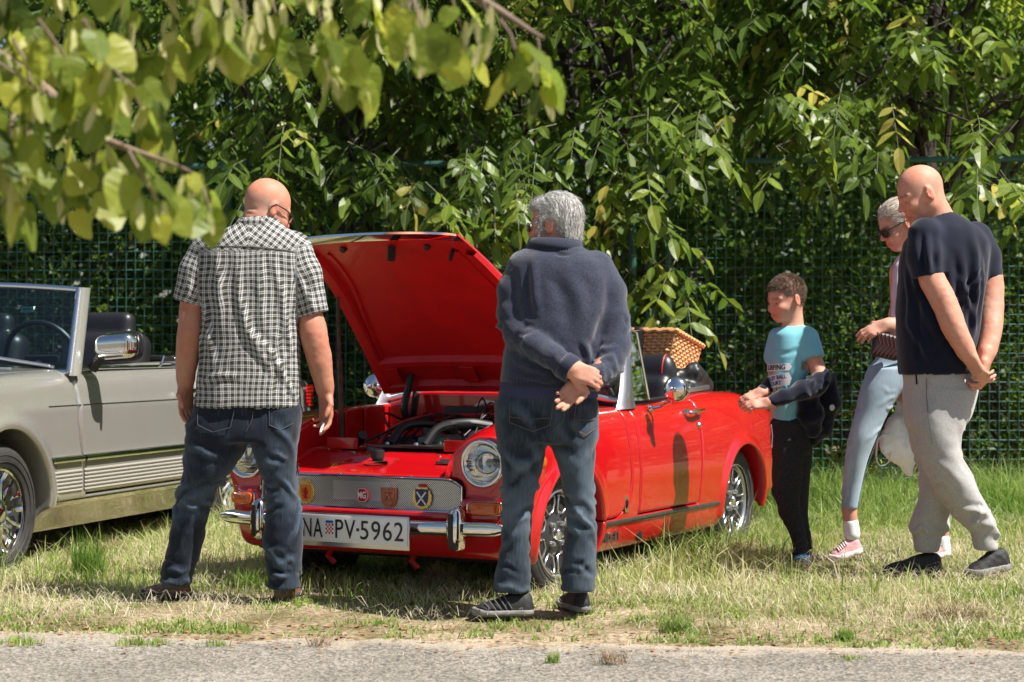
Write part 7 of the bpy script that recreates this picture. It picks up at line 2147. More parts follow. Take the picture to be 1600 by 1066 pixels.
def asphalt_mat():
    m, nt, b = new_mat('old_asphalt')
    tc = node(nt, 'ShaderNodeTexCoord')
    v = node(nt, 'ShaderNodeTexVoronoi'); v.inputs['Scale'].default_value = 95; nt.links.new(tc.outputs['Object'], v.inputs['Vector'])
    n1 = node(nt, 'ShaderNodeTexNoise'); n1.inputs['Scale'].default_value = 1.6; n1.inputs['Detail'].default_value = 8; nt.links.new(tc.outputs['Object'], n1.inputs['Vector'])
    n2 = node(nt, 'ShaderNodeTexNoise'); n2.inputs['Scale'].default_value = 160; n2.inputs['Detail'].default_value = 3; nt.links.new(tc.outputs['Object'], n2.inputs['Vector'])
    hs_ = node(nt, 'ShaderNodeSeparateXYZ'); nt.links.new(v.outputs['Color'], hs_.inputs[0])
    r = node(nt, 'ShaderNodeValToRGB'); e = r.color_ramp; e.elements[0].color = (.10, .093, .082, 1); e.elements[1].color = (.33, .305, .27, 1); e.elements[0].position = .1; e.elements[1].position = .9
    nt.links.new(hs_.outputs[0], r.inputs[0])
    r2 = node(nt, 'ShaderNodeValToRGB'); r2.color_ramp.elements[0].color = (.72, .70, .66, 1); r2.color_ramp.elements[1].color = (1.2, 1.17, 1.12, 1); r2.color_ramp.elements[0].position = .3; r2.color_ramp.elements[1].position = .72
    nt.links.new(n1.outputs[0], r2.inputs[0])
    mx = node(nt, 'ShaderNodeMix', data_type='RGBA', blend_type='MULTIPLY'); mx.inputs[0].default_value = 1
    nt.links.new(r.outputs[0], mx.inputs[6]); nt.links.new(r2.outputs[0], mx.inputs[7]); 
    sx_ = node(nt, 'ShaderNodeSeparateXYZ'); nt.links.new(tc.outputs['Object'], sx_.inputs[0])
    def mth(op, a, c_):
        q = node(nt, 'ShaderNodeMath', operation=op)
        for i, v_ in enumerate((a, c_)):
            if isinstance(v_, (int, float)): q.inputs[i].default_value = v_
            else: nt.links.new(v_, q.inputs[i])
        return q.outputs[0]
    n4 = node(nt, 'ShaderNodeTexNoise'); n4.inputs['Scale'].default_value = 4.5; n4.inputs['Detail'].default_value = 7; n4.inputs['Roughness'].default_value = .7; nt.links.new(tc.outputs['Object'], n4.inputs['Vector'])
    ed = mth('ADD', mth('ADD', sx_.outputs[1], mth('MULTIPLY', sx_.outputs[0], .117)), mth('MULTIPLY', mth('SUBTRACT', n4.outputs[0], .5), 1.1))
    mr = node(nt, 'ShaderNodeMapRange', interpolation_type='SMOOTHSTEP'); nt.links.new(ed, mr.inputs[0]); mr.inputs[1].default_value = 6.85; mr.inputs[2].default_value = 7.15
    dm = node(nt, 'ShaderNodeMix', data_type='RGBA'); dm.inputs[7].default_value = (.38, .32, .245, 1)
    nt.links.new(mth('MULTIPLY', mr.outputs[0], .85), dm.inputs[0]); nt.links.new(mx.outputs[2], dm.inputs[6]); nt.links.new(dm.outputs[2], b.inputs['Base Color'])
    b.inputs['Roughness'].default_value = .9
    bp = node(nt, 'ShaderNodeBump'); bp.inputs['Strength'].default_value = .7; bp.inputs['Distance'].default_value = .006; nt.links.new(v.outputs['Distance'], bp.inputs['Height']); nt.links.new(bp.outputs[0], b.inputs['Normal'])
    return m
rx_ = np.linspace(-80, 80, 3); 
rd = MB(); rd.sheet(np.array([[(a, b_, 0.0) for b_ in (2.0, 7.9)] for a in (-80, 80)])[:, ::-1]); tag(rd.build('road', asphalt_mat()), kind='structure')

# ---- fence
FA, FB = np.array([-5.2, 13.17]), np.array([5.2, 12.13])
fdir = (FB - FA) / np.linalg.norm(FB - FA)
def fpt(X): t = (X - FA[0]) / (FB[0] - FA[0]); p = FA + (FB - FA) * t; return p
M_FEN = mat('fence_green', (.028, .100, .078), .5, var=.25, vscale=12, bump=.1)
zf = .10
fence = empty('mesh_fence', (0, 12.65, 0), 0, 'tall green welded mesh fence in front of the trees', 'fence')
off = np.array([0, 12.65, 0])
pxs = [-5.1, -1.906, -1.80, .79, .908, 1.02, 3.75, 5.1]
for X in pxs:
    p = fpt(X); r_ = .038 if X in (.908, -1.906) else .027
    q = MB(); q.tube([np.array([p[0], p[1], -.2]) - off, np.array([p[0], p[1], 2.34]) - off], r_, 12); q.lathe([(0, .02), (r_ * .8, .015), (r_ + .004, 0), (r_ + .004, -.02)], 12, np.array([p[0], p[1], 2.34]) - off); q.build('post', M_FEN, fence)
for a, b in ((-5.1, -1.906), (-1.80, .79), (1.02, 3.75), (3.75, 5.1), (.79, .908), (.908, 1.02), (-1.906, -1.80)):
    pa, pb = fpt(a), fpt(b)
    q = MB(); q.tube([np.array([*pa, 2.30]) - off, np.array([*pb, 2.30]) - off], .021, 8); q.build('top_rail', M_FEN, fence)
    if b - a < .2: continue
    q = MB(); nv = int((b - a) / .062)
    fn_ = np.array([-fdir[1], fdir[0]])
    for i in range(1, nv):
        p = pa + (pb - pa) * i / nv; q.tube([np.array([*p, zf]) - off, np.array([*p, 2.29]) - off], .0026, 4, caps=False)
    for k in range(int(2.2 / .062)):
        zz = zf + .02 + k * .062; e1 = pa + fn_ * .005; e2 = pb + fn_ * .005
        q.tube([np.array([*e1, zz]) - off, np.array([*e2, zz]) - off], .0030 if k % 6 else .0042, 4, caps=False)
    o = q.build('wire_mesh', M_FEN, fence, smooth=False); o['kind'] = 'stuff'

# ---- grass
def ramp_leaf(name, stops, tw=.35, rough=.5, tscale=1.35):
    m = leaf_mat(name, (0, 0, 0), (1, 1, 1), (1, 1, 1), tw, rough, .3)
    for n in m.node_tree.nodes:
        if n.bl_idname == 'ShaderNodeValToRGB':
            tr_ = any(l.to_node.bl_idname == 'ShaderNodeBsdfTranslucent' for l in n.outputs[0].links)
            e = n.color_ramp.elements
            while len(e) > 2: e.remove(e[-1])
            e[0].position = stops[0][0]; e[1].position = stops[-1][0]
            f = (lambda c: tuple(min(1, q * tscale) for q in c)) if tr_ else (lambda c: c)
            e[0].color = (*f(stops[0][1]), 1); e[1].color = (*f(stops[-1][1]), 1)
            for p, c in stops[1:-1]: q = e.new(p); q.color = (*f(c), 1)
    return m
M_GRASS = ramp_leaf('grass_blades', [(0, (.66, .60, .46)), (.3, (.57, .54, .31)), (.55, (.34, .42, .11)), (1, (.14, .26, .04))], .40)

def blades(P, H, Wd, lean, tone, bend=.5, r_=rng):
    """three-triangle blades of grass"""
    n = len(P); a = r_.uniform(0, 2 * math.pi, n)
    side = np.stack([np.cos(a), np.sin(a), 0 * a], 1)
    la = r_.uniform(0, 2 * math.pi, n); ld = np.stack([np.cos(la), np.sin(la), 0 * la], 1)
    up = np.array([0, 0, 1.0]); ln = lean[:, None]
    mid = P + H[:, None] * (.55 * up * np.sqrt(np.clip(1 - ln**2, .02, 1)) + .55 * ld * ln * .7)
    tip = P + H[:, None] * (up * np.sqrt(np.clip(1 - (ln * 1.25)**2, .02, 1)) * .95 + ld * ln * (1 + bend))
    w = Wd[:, None]
    V = np.stack([P - side * w, P + side * w, mid + side * w * .75, mid - side * w * .75, tip], 1).reshape(-1, 3)
    b = np.arange(n)[:, None] * 5
    T = np.concatenate([b + np.array([0, 1, 2]), b + np.array([0, 2, 3]), b + np.array([3, 2, 4])])
    return V, T, np.repeat(tone, 5)

def xy_noise(X, Y, s, seed): return vnoise(np.stack([X, Y, 0 * X], -1), s, seed)
NB = 158000
t_ = rng.uniform(0, 1, NB); Y = np.sqrt(6.7**2 + t_ * (13.4**2 - 6.7**2)); X = rng.uniform(-1, 1, NB) * (.285 * Y + .25)
e = Y - edge_d(X)
dens = .5 + .5 * xy_noise(X, Y, 2.6, 21) + .35 * xy_noise(X, Y, 8, 22)
keep = (rng.uniform(0, 1, NB) < np.clip(.30 + .7 * sstep(.15, .9, e) + .5 * (dens - .5), .08, 1)) & (e > .02 + .16 * xy_noise(X, Y, 3.0, 23) + .10 * xy_noise(X, Y, 11, 24))
X, Y, e = X[keep], Y[keep], e[keep]
Z = gz(X, Y)
green = .56 + .46 * xy_noise(X, Y, 1.3, 31) + .22 * xy_noise(X, Y, 5, 32) + .30 * sstep(2.4, 3.8, e) * (X > 1.0)
def in_car(X, Y, c, th, x0, x1, y0, y1):
    dx, dy = X - c[0], Y - c[1]; fx, fy = -math.sin(th), -math.cos(th); lx, ly = math.cos(th), -math.sin(th)
    a = dx * fx + dy * fy; b = dx * lx + dy * ly
    return (a > x0) & (a < x1) & (b > y0) & (b < y1)
under = in_car(X, Y, (-.38, 8.627), CAR_TH, -2.7, .45, -.66, .64) | in_car(X, Y, (-3.147, 9.003), R(17), -3.4, .8, -.82, .78)
H = rng.gamma(3.4, .0165, len(X)) * (1 + .5 * xy_noise(X, Y, 1.9, 33)) * (.42 + .62 * sstep(.1, .9, e))
H *= 1 + 1.25 * sstep(2.8, 4.2, e) + .5 * sstep(.9, 1.6, e) * sstep(-.2, .6, X) * sstep(1.6, .9, X)
for fx_, fy_ in ((-1.45, 8.0), (-1.0, 7.9), (-.05, 7.5), (.27, 7.62), (1.34, 9.03), (1.30, 9.1), (1.57, 8.83), (1.98, 8.98), (1.75, 8.42), (2.05, 8.28)):
    H *= 1 - .62 * np.exp(-(((X - fx_) / .22)**2 + ((Y - fy_ + .08) / .30)**2))
H = np.where(under, np.minimum(H, .07), H)
H = np.clip(H, .012, .34)
tone = np.clip(green + rng.normal(0, .20, len(X)), 0, 1)
tone = np.where(e < .30, np.clip(tone + .18 * (xy_noise(X, Y, 7, 35) > .1), 0, 1), tone)
lean = np.clip(rng.beta(2, 3, len(X)) * 1.0 + .25 * (tone < .25), .05, .78)
V, T_, tn = blades(np.stack([X, Y, Z - .004], 1), H, rng.uniform(.0013, .0030, len(X)) * (1 + .4 * (H > .12)), lean, tone)
tag(obj('grass', make_mesh('grass', V, T_, smooth=False, mats=[M_GRASS], attrs={'tone': tn})), 'sun-bleached patchy grass of the verge', 'grass', kind='stuff')
# short broad weeds along the edge
NW = 30000
X = rng.uniform(-2.6, 2.6, NW); e = rng.uniform(0, 1, NW)**1.3 * 1.3 - .05; Y = edge_d(X) + e
k = (xy_noise(X, Y, 3.2, 51) + .7 * xy_noise(X, Y, 9, 52) + rng.normal(0, .25, NW) > .12)
X, Y, e = X[k], Y[k], e[k]
V, T_, tn = blades(np.stack([X, Y, gz(X, Y) - .002], 1), rng.uniform(.015, .045, len(X)), rng.uniform(.002, .0055, len(X)), rng.uniform(.3, .78, len(X)), np.clip(rng.normal(.72, .16, len(X)), 0, 1), bend=.0)
tag(obj('low_weeds', make_mesh('low_weeds', V, T_, smooth=False, mats=[M_GRASS], attrs={'tone': tn})), 'short green weeds along the asphalt edge', 'weeds', kind='stuff')
# dry cut straw lying flat
NS = 46000
t_ = rng.uniform(0, 1, NS); Y = np.sqrt(6.6**2 + t_ * (12.6**2 - 6.6**2)); X = rng.uniform(-1, 1, NS) * (.285 * Y + .2); e = Y - edge_d(X)
k = (xy_noise(X, Y, 2.0, 41) + .6 * xy_noise(X, Y, 6, 42) + rng.normal(0, .3, NS) > .05) & ((e > -.05 + rng.normal(0, .10, NS)) | (rng.uniform(0, 1, NS) < .16))
X, Y, e = X[k], Y[k], e[k]; Z = np.maximum(gz(X, Y), 0.0)
V, T_, tn = blades(np.stack([X, Y, Z + rng.uniform(.002, .03, len(X)) * (e > .1) + .003], 1), rng.uniform(.03, .13, len(X)) * (.4 + .6 * (e > .05)), rng.uniform(.0009, .0018, len(X)), np.full(len(X), .80), np.clip(rng.normal(.06, .08, len(X)), 0, 1), bend=.1)
tag(obj('straw', make_mesh('straw', V, T_, smooth=False, mats=[M_GRASS], attrs={'tone': tn})), 'dry cut straw scattered over the verge', 'straw', kind='stuff')

# small dry litter on the road and its edge
nL = 520
X = rng.uniform(-2.3, 2.3, nL); e = -np.abs(rng.normal(0, .30, nL)) + .15; Y = edge_d(X) + e; Z = np.maximum(gz(X, Y), 0) + .004
a = rng.uniform(0, 6.28, nL); s_ = rng.uniform(.006, .022, nL); V = []
for da, k in ((0, 1), (1.9, .5), (3.14, .9), (4.6, .45)): V.append(np.stack([X + s_ * k * np.cos(a + da), Y + s_ * k * np.sin(a + da), Z + rng.uniform(0, .008, nL)], 1))
V = np.stack(V, 1).reshape(-1, 3); b = np.arange(nL)[:, None] * 4
tag(obj('leaf_litter', make_mesh('leaf_litter', V, b + np.array([0, 1, 2, 3]), smooth=False, mats=[M_BROWNLEAF])), 'bits of dry brown leaf scattered on the asphalt', 'litter', kind='stuff')
def tuft(px, py, n, h, spread, t0, label, name='grass_tuft', leanm=.35, wd=.002, cat='grass tuft', dist=None):
    # the ground point under this pixel
    d = dist
    if d is None:
        d = 7.0
        for _ in range(30):
            p = at(px, py, d); zz = max(float(gz(p[0], p[1])), 0.0); d = (CAM_H - zz) * F_PX / (py - Y_HOR)
    p = at(px, py, d); r_ = np.random.default_rng(int(px * 7 + py))
    zz = max(float(gz(p[0], p[1])), 0.0)
    a = r_.uniform(0, 6.28, n); rr = spread * np.sqrt(r_.uniform(0, 1, n))
    kc = r_.integers(0, 6, n); ck = r_.normal(0, spread * .38, (6, 2)) * np.array([1.2, .6]); P = np.stack([rr * np.cos(a) * .45, rr * np.sin(a) * .4, 0 * a], 1); P[:, :2] += ck[kc]
    gzz = np.maximum(gz(p[0] + P[:, 0], p[1] + P[:, 1]), 0) - zz; P[:, 2] = gzz - .002
    V, T_, tn = blades(P, h * r_.uniform(.45, 1, n), np.full(n, wd), np.clip(r_.beta(2, 3, n) * leanm * 2, .03, .78), np.clip(t0 + r_.normal(0, .12, n), 0, 1), r_=r_)
    o = obj(name, make_mesh(name, V, T_, smooth=False, mats=[M_GRASS], attrs={'tone': tn}), None, (p[0], p[1], zz)); return tag(o, label, cat)
tuft(147, 905, 260, .26, .07, .95, 'tall dark green grass tuft beside the silver car', leanm=.22)
tuft(392, 925, 150, .14, .06, .85, 'fresh green grass tuft behind the right heel of the man in checks')
tuft(1052, 988, 200, .10, .07, .80, 'low green grass tuft at the road edge below the boy')
tuft(862, 1036, 60, .06, .025, .75, 'lone small grass tuft growing through the asphalt')
tuft(45, 1006, 170, .045, .10, .7, 'low clump of grass creeping onto the asphalt, farthest from the red car')
tuft(215, 1008, 190, .045, .13, .7, 'wide clump of grass growing on the asphalt under the checked man')
tuft(345, 1010, 60, .04, .06, .7, 'small round grass clump growing on the asphalt')
tuft(1330, 1030, 60, .03, .06, .60, 'thin weed patch on the asphalt towards the walking couple')
tuft(1330, 1000, 120, .07, .05, .85, 'bright grass tuft on the road edge below the walking couple')

def hay(px, py, rx, h, n, label, tone0=.02):
    d = 7.0
    for _ in range(30):
        p = at(px, py, d); zz = max(float(gz(p[0], p[1])), 0.0); d = (CAM_H - zz) * F_PX / (py - Y_HOR)
    p = at(px, py, d); r_ = np.random.default_rng(int(px + py)); zz = max(float(gz(p[0], p[1])), 0)
    a = r_.uniform(0, 6.28, n); rr = np.sqrt(r_.uniform(0, 1, n)); P = np.stack([rx * rr * np.cos(a), rx * .6 * rr * np.sin(a), h * (1 - rr**2) * r_.uniform(.1, 1, n)], 1)
    V, T_, tn = blades(P, r_.uniform(.05, .16, n) * (.5 + rx * 2), np.full(n, .0013), r_.uniform(.5, .79, n), np.clip(r_.normal(tone0, .05, n), 0, 1), r_=r_)
    o = obj('hay_clump', make_mesh('hay_clump', V, T_, smooth=False, mats=[mat('hay_brown', (.30, .21, .12), .95, var=.4, vscale=40) if 'hay_brown' not in MATS else MATS['hay_brown']], attrs={'tone': tn}), None, (p[0], p[1], zz)); tag(o, label, 'hay')
hay(690, 918, .11, .10, 420, 'brown hay clump under the bumper of the red roadster')
hay(178, 868, .10, .05, 260, 'brown hay clump beside the sill of the silver convertible')
hay(1160, 872, .16, .05, 420, 'flat hay clump by the rear wheel of the red roadster')
hay(1490, 968, .14, .025, 260, 'low brown hay clump on the verge in front of the grey sweatpants')
hay(955, 1038, .06, .02, 120, 'small dry clod of hay lying on the asphalt')
hay(500, 1010, .04, .012, 60, 'scrap of dry hay on the asphalt edge below the number plate')
# ================================================================== TREES AND SHRUBS
def hexleaf(C, D, N, L, Wd, tone, fold=.12, droop=.10):
    """folded six-point leaves; C base, D direction, N upper side"""
    N = N - D * (N * D).sum(1)[:, None]; N /= np.linalg.norm(N, axis=1, keepdims=True) + 1e-9
    B = np.cross(N, D); L = L[:, None]; W_ = Wd[:, None]
    pt = lambda a, b, c: C + D * L * a + B * W_ * b + N * L * c
    V = np.stack([C, pt(.28, .46, fold * .6), pt(.68, .40, fold * .4 - droop * .3), pt(1.0, 0, -droop), pt(.68, -.40, fold * .4 - droop * .3), pt(.28, -.46, fold * .6)], 1).reshape(-1, 3)
    b = np.arange(len(C))[:, None] * 6
    Q = np.concatenate([b + np.array([0, 3, 2, 1]), b + np.array([0, 5, 4, 3])])
    return V, Q, np.repeat(tone, 6)

def unit(v): return v / (np.linalg.norm(v, axis=-1, keepdims=True) + 1e-9)

M_WAL = ramp_leaf('walnut_leaf', [(0, (.030, .062, .010)), (.5, (.085, .145, .018)), (.85, (.19, .26, .03)), (1, (.34, .30, .07))], .42, .38, 2.2)
M_SML = ramp_leaf('small_leaf', [(0, (.030, .055, .012)), (.6, (.085, .15, .022)), (1, (.20, .27, .035))], .42, .45, 2.2)
M_LIN = ramp_leaf('linden_leaf', [(0, (.06, .095, .015)), (.45, (.16, .22, .03)), (1, (.42, .43, .06))], .56, .40, 1.8)
M_BRACT = ramp_leaf('linden_bract', [(0, (.45, .46, .16)), (1, (.72, .68, .36))], .45, .5, 1.2)
def veined(m, name, n_side=7.0, amt=.35):
    """copy of a leaf material with paler midrib and side veins (leaf-local coordinates)"""
    m = m.copy(); m.name = name; nt = m.node_tree
    tc = node(nt, 'ShaderNodeTexCoord'); sp_ = node(nt, 'ShaderNodeSeparateXYZ'); nt.links.new(tc.outputs['Object'], sp_.inputs[0])
    def mth(op, a, b=None):
        q = node(nt, 'ShaderNodeMath', operation=op)
        for i, v in enumerate((a, b)):
            if v is None: continue
            if isinstance(v, (int, float)): q.inputs[i].default_value = v
            else: nt.links.new(v, q.inputs[i])
        return q.outputs[0]
    ay_ = mth('ABSOLUTE', sp_.outputs[1])
    side = mth('LESS_THAN', mth('FRACT', mth('MULTIPLY', mth('SUBTRACT', sp_.outputs[0], mth('MULTIPLY', ay_, .75)), n_side)), .12)
    rib = mth('LESS_THAN', ay_, .016)
    f = mth('MULTIPLY', mth('MAXIMUM', mth('MULTIPLY', side, .6), rib), amt)
    for n in list(nt.nodes):
        if n.bl_idname == 'ShaderNodeValToRGB':
            for l in list(n.outputs[0].links):
                tgt = l.to_socket
                if l.to_node.bl_idname == 'ShaderNodeMix': continue
                mx = node(nt, 'ShaderNodeMix', data_type='RGBA'); mx.inputs[7].default_value = (.46, .48, .12, 1)
                nt.links.new(f, mx.inputs[0]); nt.links.new(n.outputs[0], mx.inputs[6]); nt.links.new(mx.outputs[2], tgt)
    return m
M_WALN = veined(M_WAL, 'walnut_leaf_near', 8.0, .30)
M_LINN = veined(M_LIN, 'linden_leaf_near', 5.0, .38)
M_BARK = mat('dark_bark', (.045, .036, .028), .9, var=.4, vscale=18, bump=.6, bscale=40, bdist=.01)
M_STALK = mat('leaf_stalk', (.07, .08, .03), .7)
M_TWIG = mat('pale_twig', (.20, .14, .10), .8, var=.3, vscale=30)

LEAFM = {}
def leaf_obj_mesh(kind, m, tone, var):
    """shared mesh for single leaves: unit length along x, upper side z"""
    key = (kind, var, round(tone, 1))
    if key in LEAFM: return LEAFM[key]
    rs = random.Random(var * 13 + 5)
    if kind == 'linden':
        out = []
        for i in range(18):
            a = 2 * math.pi * i / 18
            r_ = .52 * (1 + .10 * math.cos(2 * a)) * (1 + .05 * (i % 2))
            out.append([.47 + r_ * math.cos(a), r_ * .96 * math.sin(a)])
        out = np.array(out); out[:, 1] *= 1 - .45 * np.clip(out[:, 0] - .45, 0, 1); out *= 1 + np.array([[rs.uniform(-.02, .02)] for _ in out]); out[0] = (1.12, .03 * rs.choice([-1, 1])); out[9] = (.10, 0); out[8] = (.0, .16); out[10] = (.0, -.16)
    elif kind == 'bract':
        out = np.array([[0, 0], [.15, .09], [.45, .13], [.8, .12], [1, .03], [.98, -.05], [.75, -.13], [.4, -.12], [.12, -.07]])
    else:
        out = np.array([[0, 0], [.12, .13], [.30, .20], [.52, .205], [.74, .15], [.9, .07], [1.02, 0], [.9, -.07], [.74, -.15], [.52, -.205], [.30, -.20], [.12, -.13]])
    cup = rs.uniform(-.12, .30); dr = rs.uniform(.05, .40); tw = rs.uniform(-.3, .3)
    def lift(x_, y_): return cup * abs(y_) * 1.2 - dr * x_ * x_ * .5 + tw * x_ * y_ + .02 * math.sin(9 * y_ + 7 * x_)
    mids = [(t, 0.0) for t in (.12, .32, .52, .72, .9)]
    V = [(x_, y_, lift(x_, y_)) for x_, y_ in out] + [(x_, y_, lift(x_, y_) - .015) for x_, y_ in mids]
    # fan: connect each boundary edge to its nearest midrib point
    n = len(out); F = []
    mi = lambda q: n + int(np.argmin([abs(q[0] - a) for a, _ in mids]))
    for i in range(n):
        j = (i + 1) % n; a, b = mi(out[i]), mi(out[j])
        F.append((i, j, a) if a == b else (i, j, b, a))
    F = [f if True else f for f in F]
    me = make_mesh(kind + '_leaf', V, F, smooth=False, mats=[m], attrs={'tone': np.full(len(V), tone)})
    LEAFM[key] = me
    return me

def place_leaf(name, me, parent, loc, D, N, L):
    D = D / np.linalg.norm(D); N = N - D * (N @ D); N = N / (np.linalg.norm(N) + 1e-9); B = np.cross(N, D)
    o = bpy.data.objects.new(name, me); COL.objects.link(o); o.parent = parent
    Mx = np.eye(4); Mx[:3, 0] = D * L; Mx[:3, 1] = B * L; Mx[:3, 2] = N * L; Mx[:3, 3] = loc
    o.matrix_local = Matrix(Mx.tolist())
    return o

def tree_base(name, X, Y, label, cat='tree', group=None):
    return empty(name, (X, Y, float(gz(X, Y)) - .03), 0, label, cat, group)

def limbs(root, base, trunk_pts, trunk_r, targets, m=M_BARK, r0=.035, bend=.25, seed=0):
    """trunk plus limbs that reach into the crown"""
    r_ = np.random.default_rng(seed)
    q = MB(); q.tube(spline(trunk_pts, 5), np.interp(np.linspace(0, 1, (len(trunk_pts) - 1) * 5 + 1), np.linspace(0, 1, len(trunk_r)), trunk_r), 10); q.build('trunk', m, root)
    TP = spline(trunk_pts, 8)
    for t in targets:
        t = np.asarray(t); k = int(len(TP) * r_.uniform(.35, .95)); a = TP[min(k, len(TP) - 1)]
        mid = (a + t) / 2 + np.array([r_.normal(0, bend), r_.normal(0, bend), abs(r_.normal(.25, .2))])
        S = spline([a, mid, t], 7); q = MB(); q.tube(S, np.linspace(r0 * r_.uniform(.7, 1.2), .005, len(S)), 6)
        for _ in range(3):
            i = r_.integers(4, len(S) - 2); b = S[i] + np.array([r_.normal(0, .35), r_.normal(0, .3), r_.normal(.0, .3)]); q.tube(spline([S[i], (S[i] + b) / 2 + r_.normal(0, .05, 3), b], 4), np.linspace(.010, .003, 9), 5)
        q.build('limb', m, root)

def compound_crown(root, tips, seed, n_big=298, Lr=(.105, .165), tone0=.42, pairs=3, rach=(.26, .40), cam=np.array([0, 0, CAM_H])):
    """walnut-like foliage: at each tip several feathered leaves; returns nothing, builds leaflet parts and the rest"""
    r_ = np.random.default_rng(seed); off = np.array(root.location)
    C, D, N, L, T_, S = [], [], [], [], [], []
    rc = MB()
    for tp, dn, sh in tips:
        for j in range(dn):
            a = r_.uniform(0, 2 * math.pi); el = r_.uniform(-.75, .25)
            d0 = np.array([math.cos(a) * math.cos(el), math.sin(a) * math.cos(el), math.sin(el)])
            if sh is not None: d0 = unit(d0 + np.asarray(sh))
            R_ = r_.uniform(*rach); side = unit(np.cross(d0, [0, 0, 1.0]) + 1e-6)
            base = np.asarray(tp) + r_.normal(0, .05, 3)
            tl = np.clip(tone0 + r_.normal(0, .20), 0, .9)
            if r_.random() < .06: tl = r_.uniform(.85, 1.0)
            pts = [base + d0 * R_ * t + np.array([0, 0, -1]) * R_ * .45 * t * t for t in (0, .5, 1)]
            rc.tube(pts, [.004, .003, .002], 3, caps=False)
            for k in range(pairs + 1):
                t = .35 + .65 * k / pairs
                p = base + d0 * R_ * t + np.array([0, 0, -1]) * R_ * .45 * t * t
                ax = unit(d0 + np.array([0, 0, -1]) * .9 * t)
                for sg in ((-1, 1) if k < pairs else (0,)):
                    dv = unit(ax * (.45 if sg else 1) + side * sg * .9 + np.array([0, 0, -.35]) + r_.normal(0, .14, 3))
                    nv = unit(np.array([0, 0, 1.0]) * .8 + d0 * .3 + r_.normal(0, .28, 3))
                    C.append(p); D.append(dv); N.append(nv); L.append(r_.uniform(*Lr) * (.75 + .35 * t)); T_.append(np.clip(tl + r_.normal(0, .07), 0, 1))
    C, D, N, L, T_ = map(np.array, (C, D, N, L, T_))
    px = 800 + C[:, 0] / C[:, 1] * F_PX; py = Y_HOR - (C[:, 2] - CAM_H) / C[:, 1] * F_PX
    vis = (px > -20) & (px < 1620) & (py > -20) & (py < 620)
    score = np.where(vis, -C[:, 1] + L * 2, -99)
    big = np.argsort(-score)[:n_big]
    isb = np.zeros(len(C), bool); isb[big] = True
    for i in big:
        place_leaf('leaflet', leaf_obj_mesh('walnut', M_WALN, float(T_[i]), int(i) % 7), root, C[i] - off, D[i], N[i], L[i] * 1.05)
    rs_ = ~isb
    V, Q, tn = hexleaf(C[rs_] - off, D[rs_], N[rs_], L[rs_], L[rs_] * .42, T_[rs_])
    o = obj('crown', make_mesh('crown', V, Q, smooth=False, mats=[M_WAL], attrs={'tone': tn}), root); o['kind'] = 'stuff'
    rc.v = [v - off for v in rc.v]; o = rc.build('leaf_stalks', M_STALK, root); o['kind'] = 'stuff'
    return len(C)

def ell_tips(c, r, n, seed, lo=.55, dens=(2, 4), sh=None, cond=None):
    r_ = np.random.default_rng(seed); out = []
    while len(out) < n:
        v = unit(r_.normal(0, 1, 3)); k = r_.uniform(lo, 1.0)**.6; p = np.asarray(c) + v * np.asarray(r) * k
        if cond is not None and not cond(p): continue
        out.append((p, int(r_.integers(dens[0], dens[1] + 1)), sh))
    return out

def px_tips(L, seed, dens=(2, 4)):
    """hanging sprays: (px, py, distance) spots"""
    return [(at(a, b, d), int(np.random.default_rng(seed + i).integers(dens[0], dens[1] + 1)), (0, -.5, -.2)) for i, (a, b, d) in enumerate(L)]

infence = lambda p: p[2] > (2.75 if p[0] > 1.4 else 2.45)
# centre-right walnut
t1 = tree_base('walnut_tree', .7, 14.3, 'walnut tree hanging its feathered leaves over the fence behind the sweater man')
tips = ell_tips((.75, 13.3, 3.7), (2.0, 1.7, 1.9), 330, 1, cond=infence)
rs = random.Random(3); sp = []
for x0, y0, x1, y1, n in ((640, 190, 900, 300, 26), (880, 150, 1100, 330, 30), (930, 300, 1090, 440, 22), (700, 280, 800, 430, 12), (820, 250, 960, 330, 10)):
    for i in range(n): sp.append((rs.uniform(x0, x1), rs.uniform(y0, y1), rs.uniform(11.3, 12.2)))
tips += px_tips(sp, 100, (1, 2))
limbs(t1, None, np.array([(0, 0, 0), (.05, 0, 1.2), (-.05, -.1, 2.6), (.1, -.2, 4.0)]), [.11, .09, .07, .04], [p - np.array(t1.location) for p, _, _ in tips[::14]], seed=1)
compound_crown(t1, tips, 11)
# right walnut
t2 = tree_base('walnut_tree', 3.3, 14.0, 'walnut tree with pale young shoots above the tall bald man')
tips = ell_tips((3.1, 13.2, 3.6), (1.7, 1.5, 1.9), 270, 2, cond=infence)
sp = [(rs.uniform(1505, 1610), rs.uniform(190, 300), rs.uniform(10.6, 11.4)) for i in range(12)] + [(rs.uniform(1100, 1420), rs.uniform(110, 215), rs.uniform(11.6, 12.3)) for i in range(30)] + [(rs.uniform(1180, 1330), rs.uniform(215, 240), rs.uniform(11.7, 12.2)) for i in range(4)]
tips += px_tips(sp, 300, (1, 2))
limbs(t2, None, np.array([(0, 0, 0), (-.1, 0, 1.2), (-.3, -.1, 2.4), (-.2, -.2, 4.0)]), [.10, .085, .07, .04], [p - np.array(t2.location) for p, _, _ in tips[::13]], seed=2)
compound_crown(t2, tips, 12, tone0=.48)
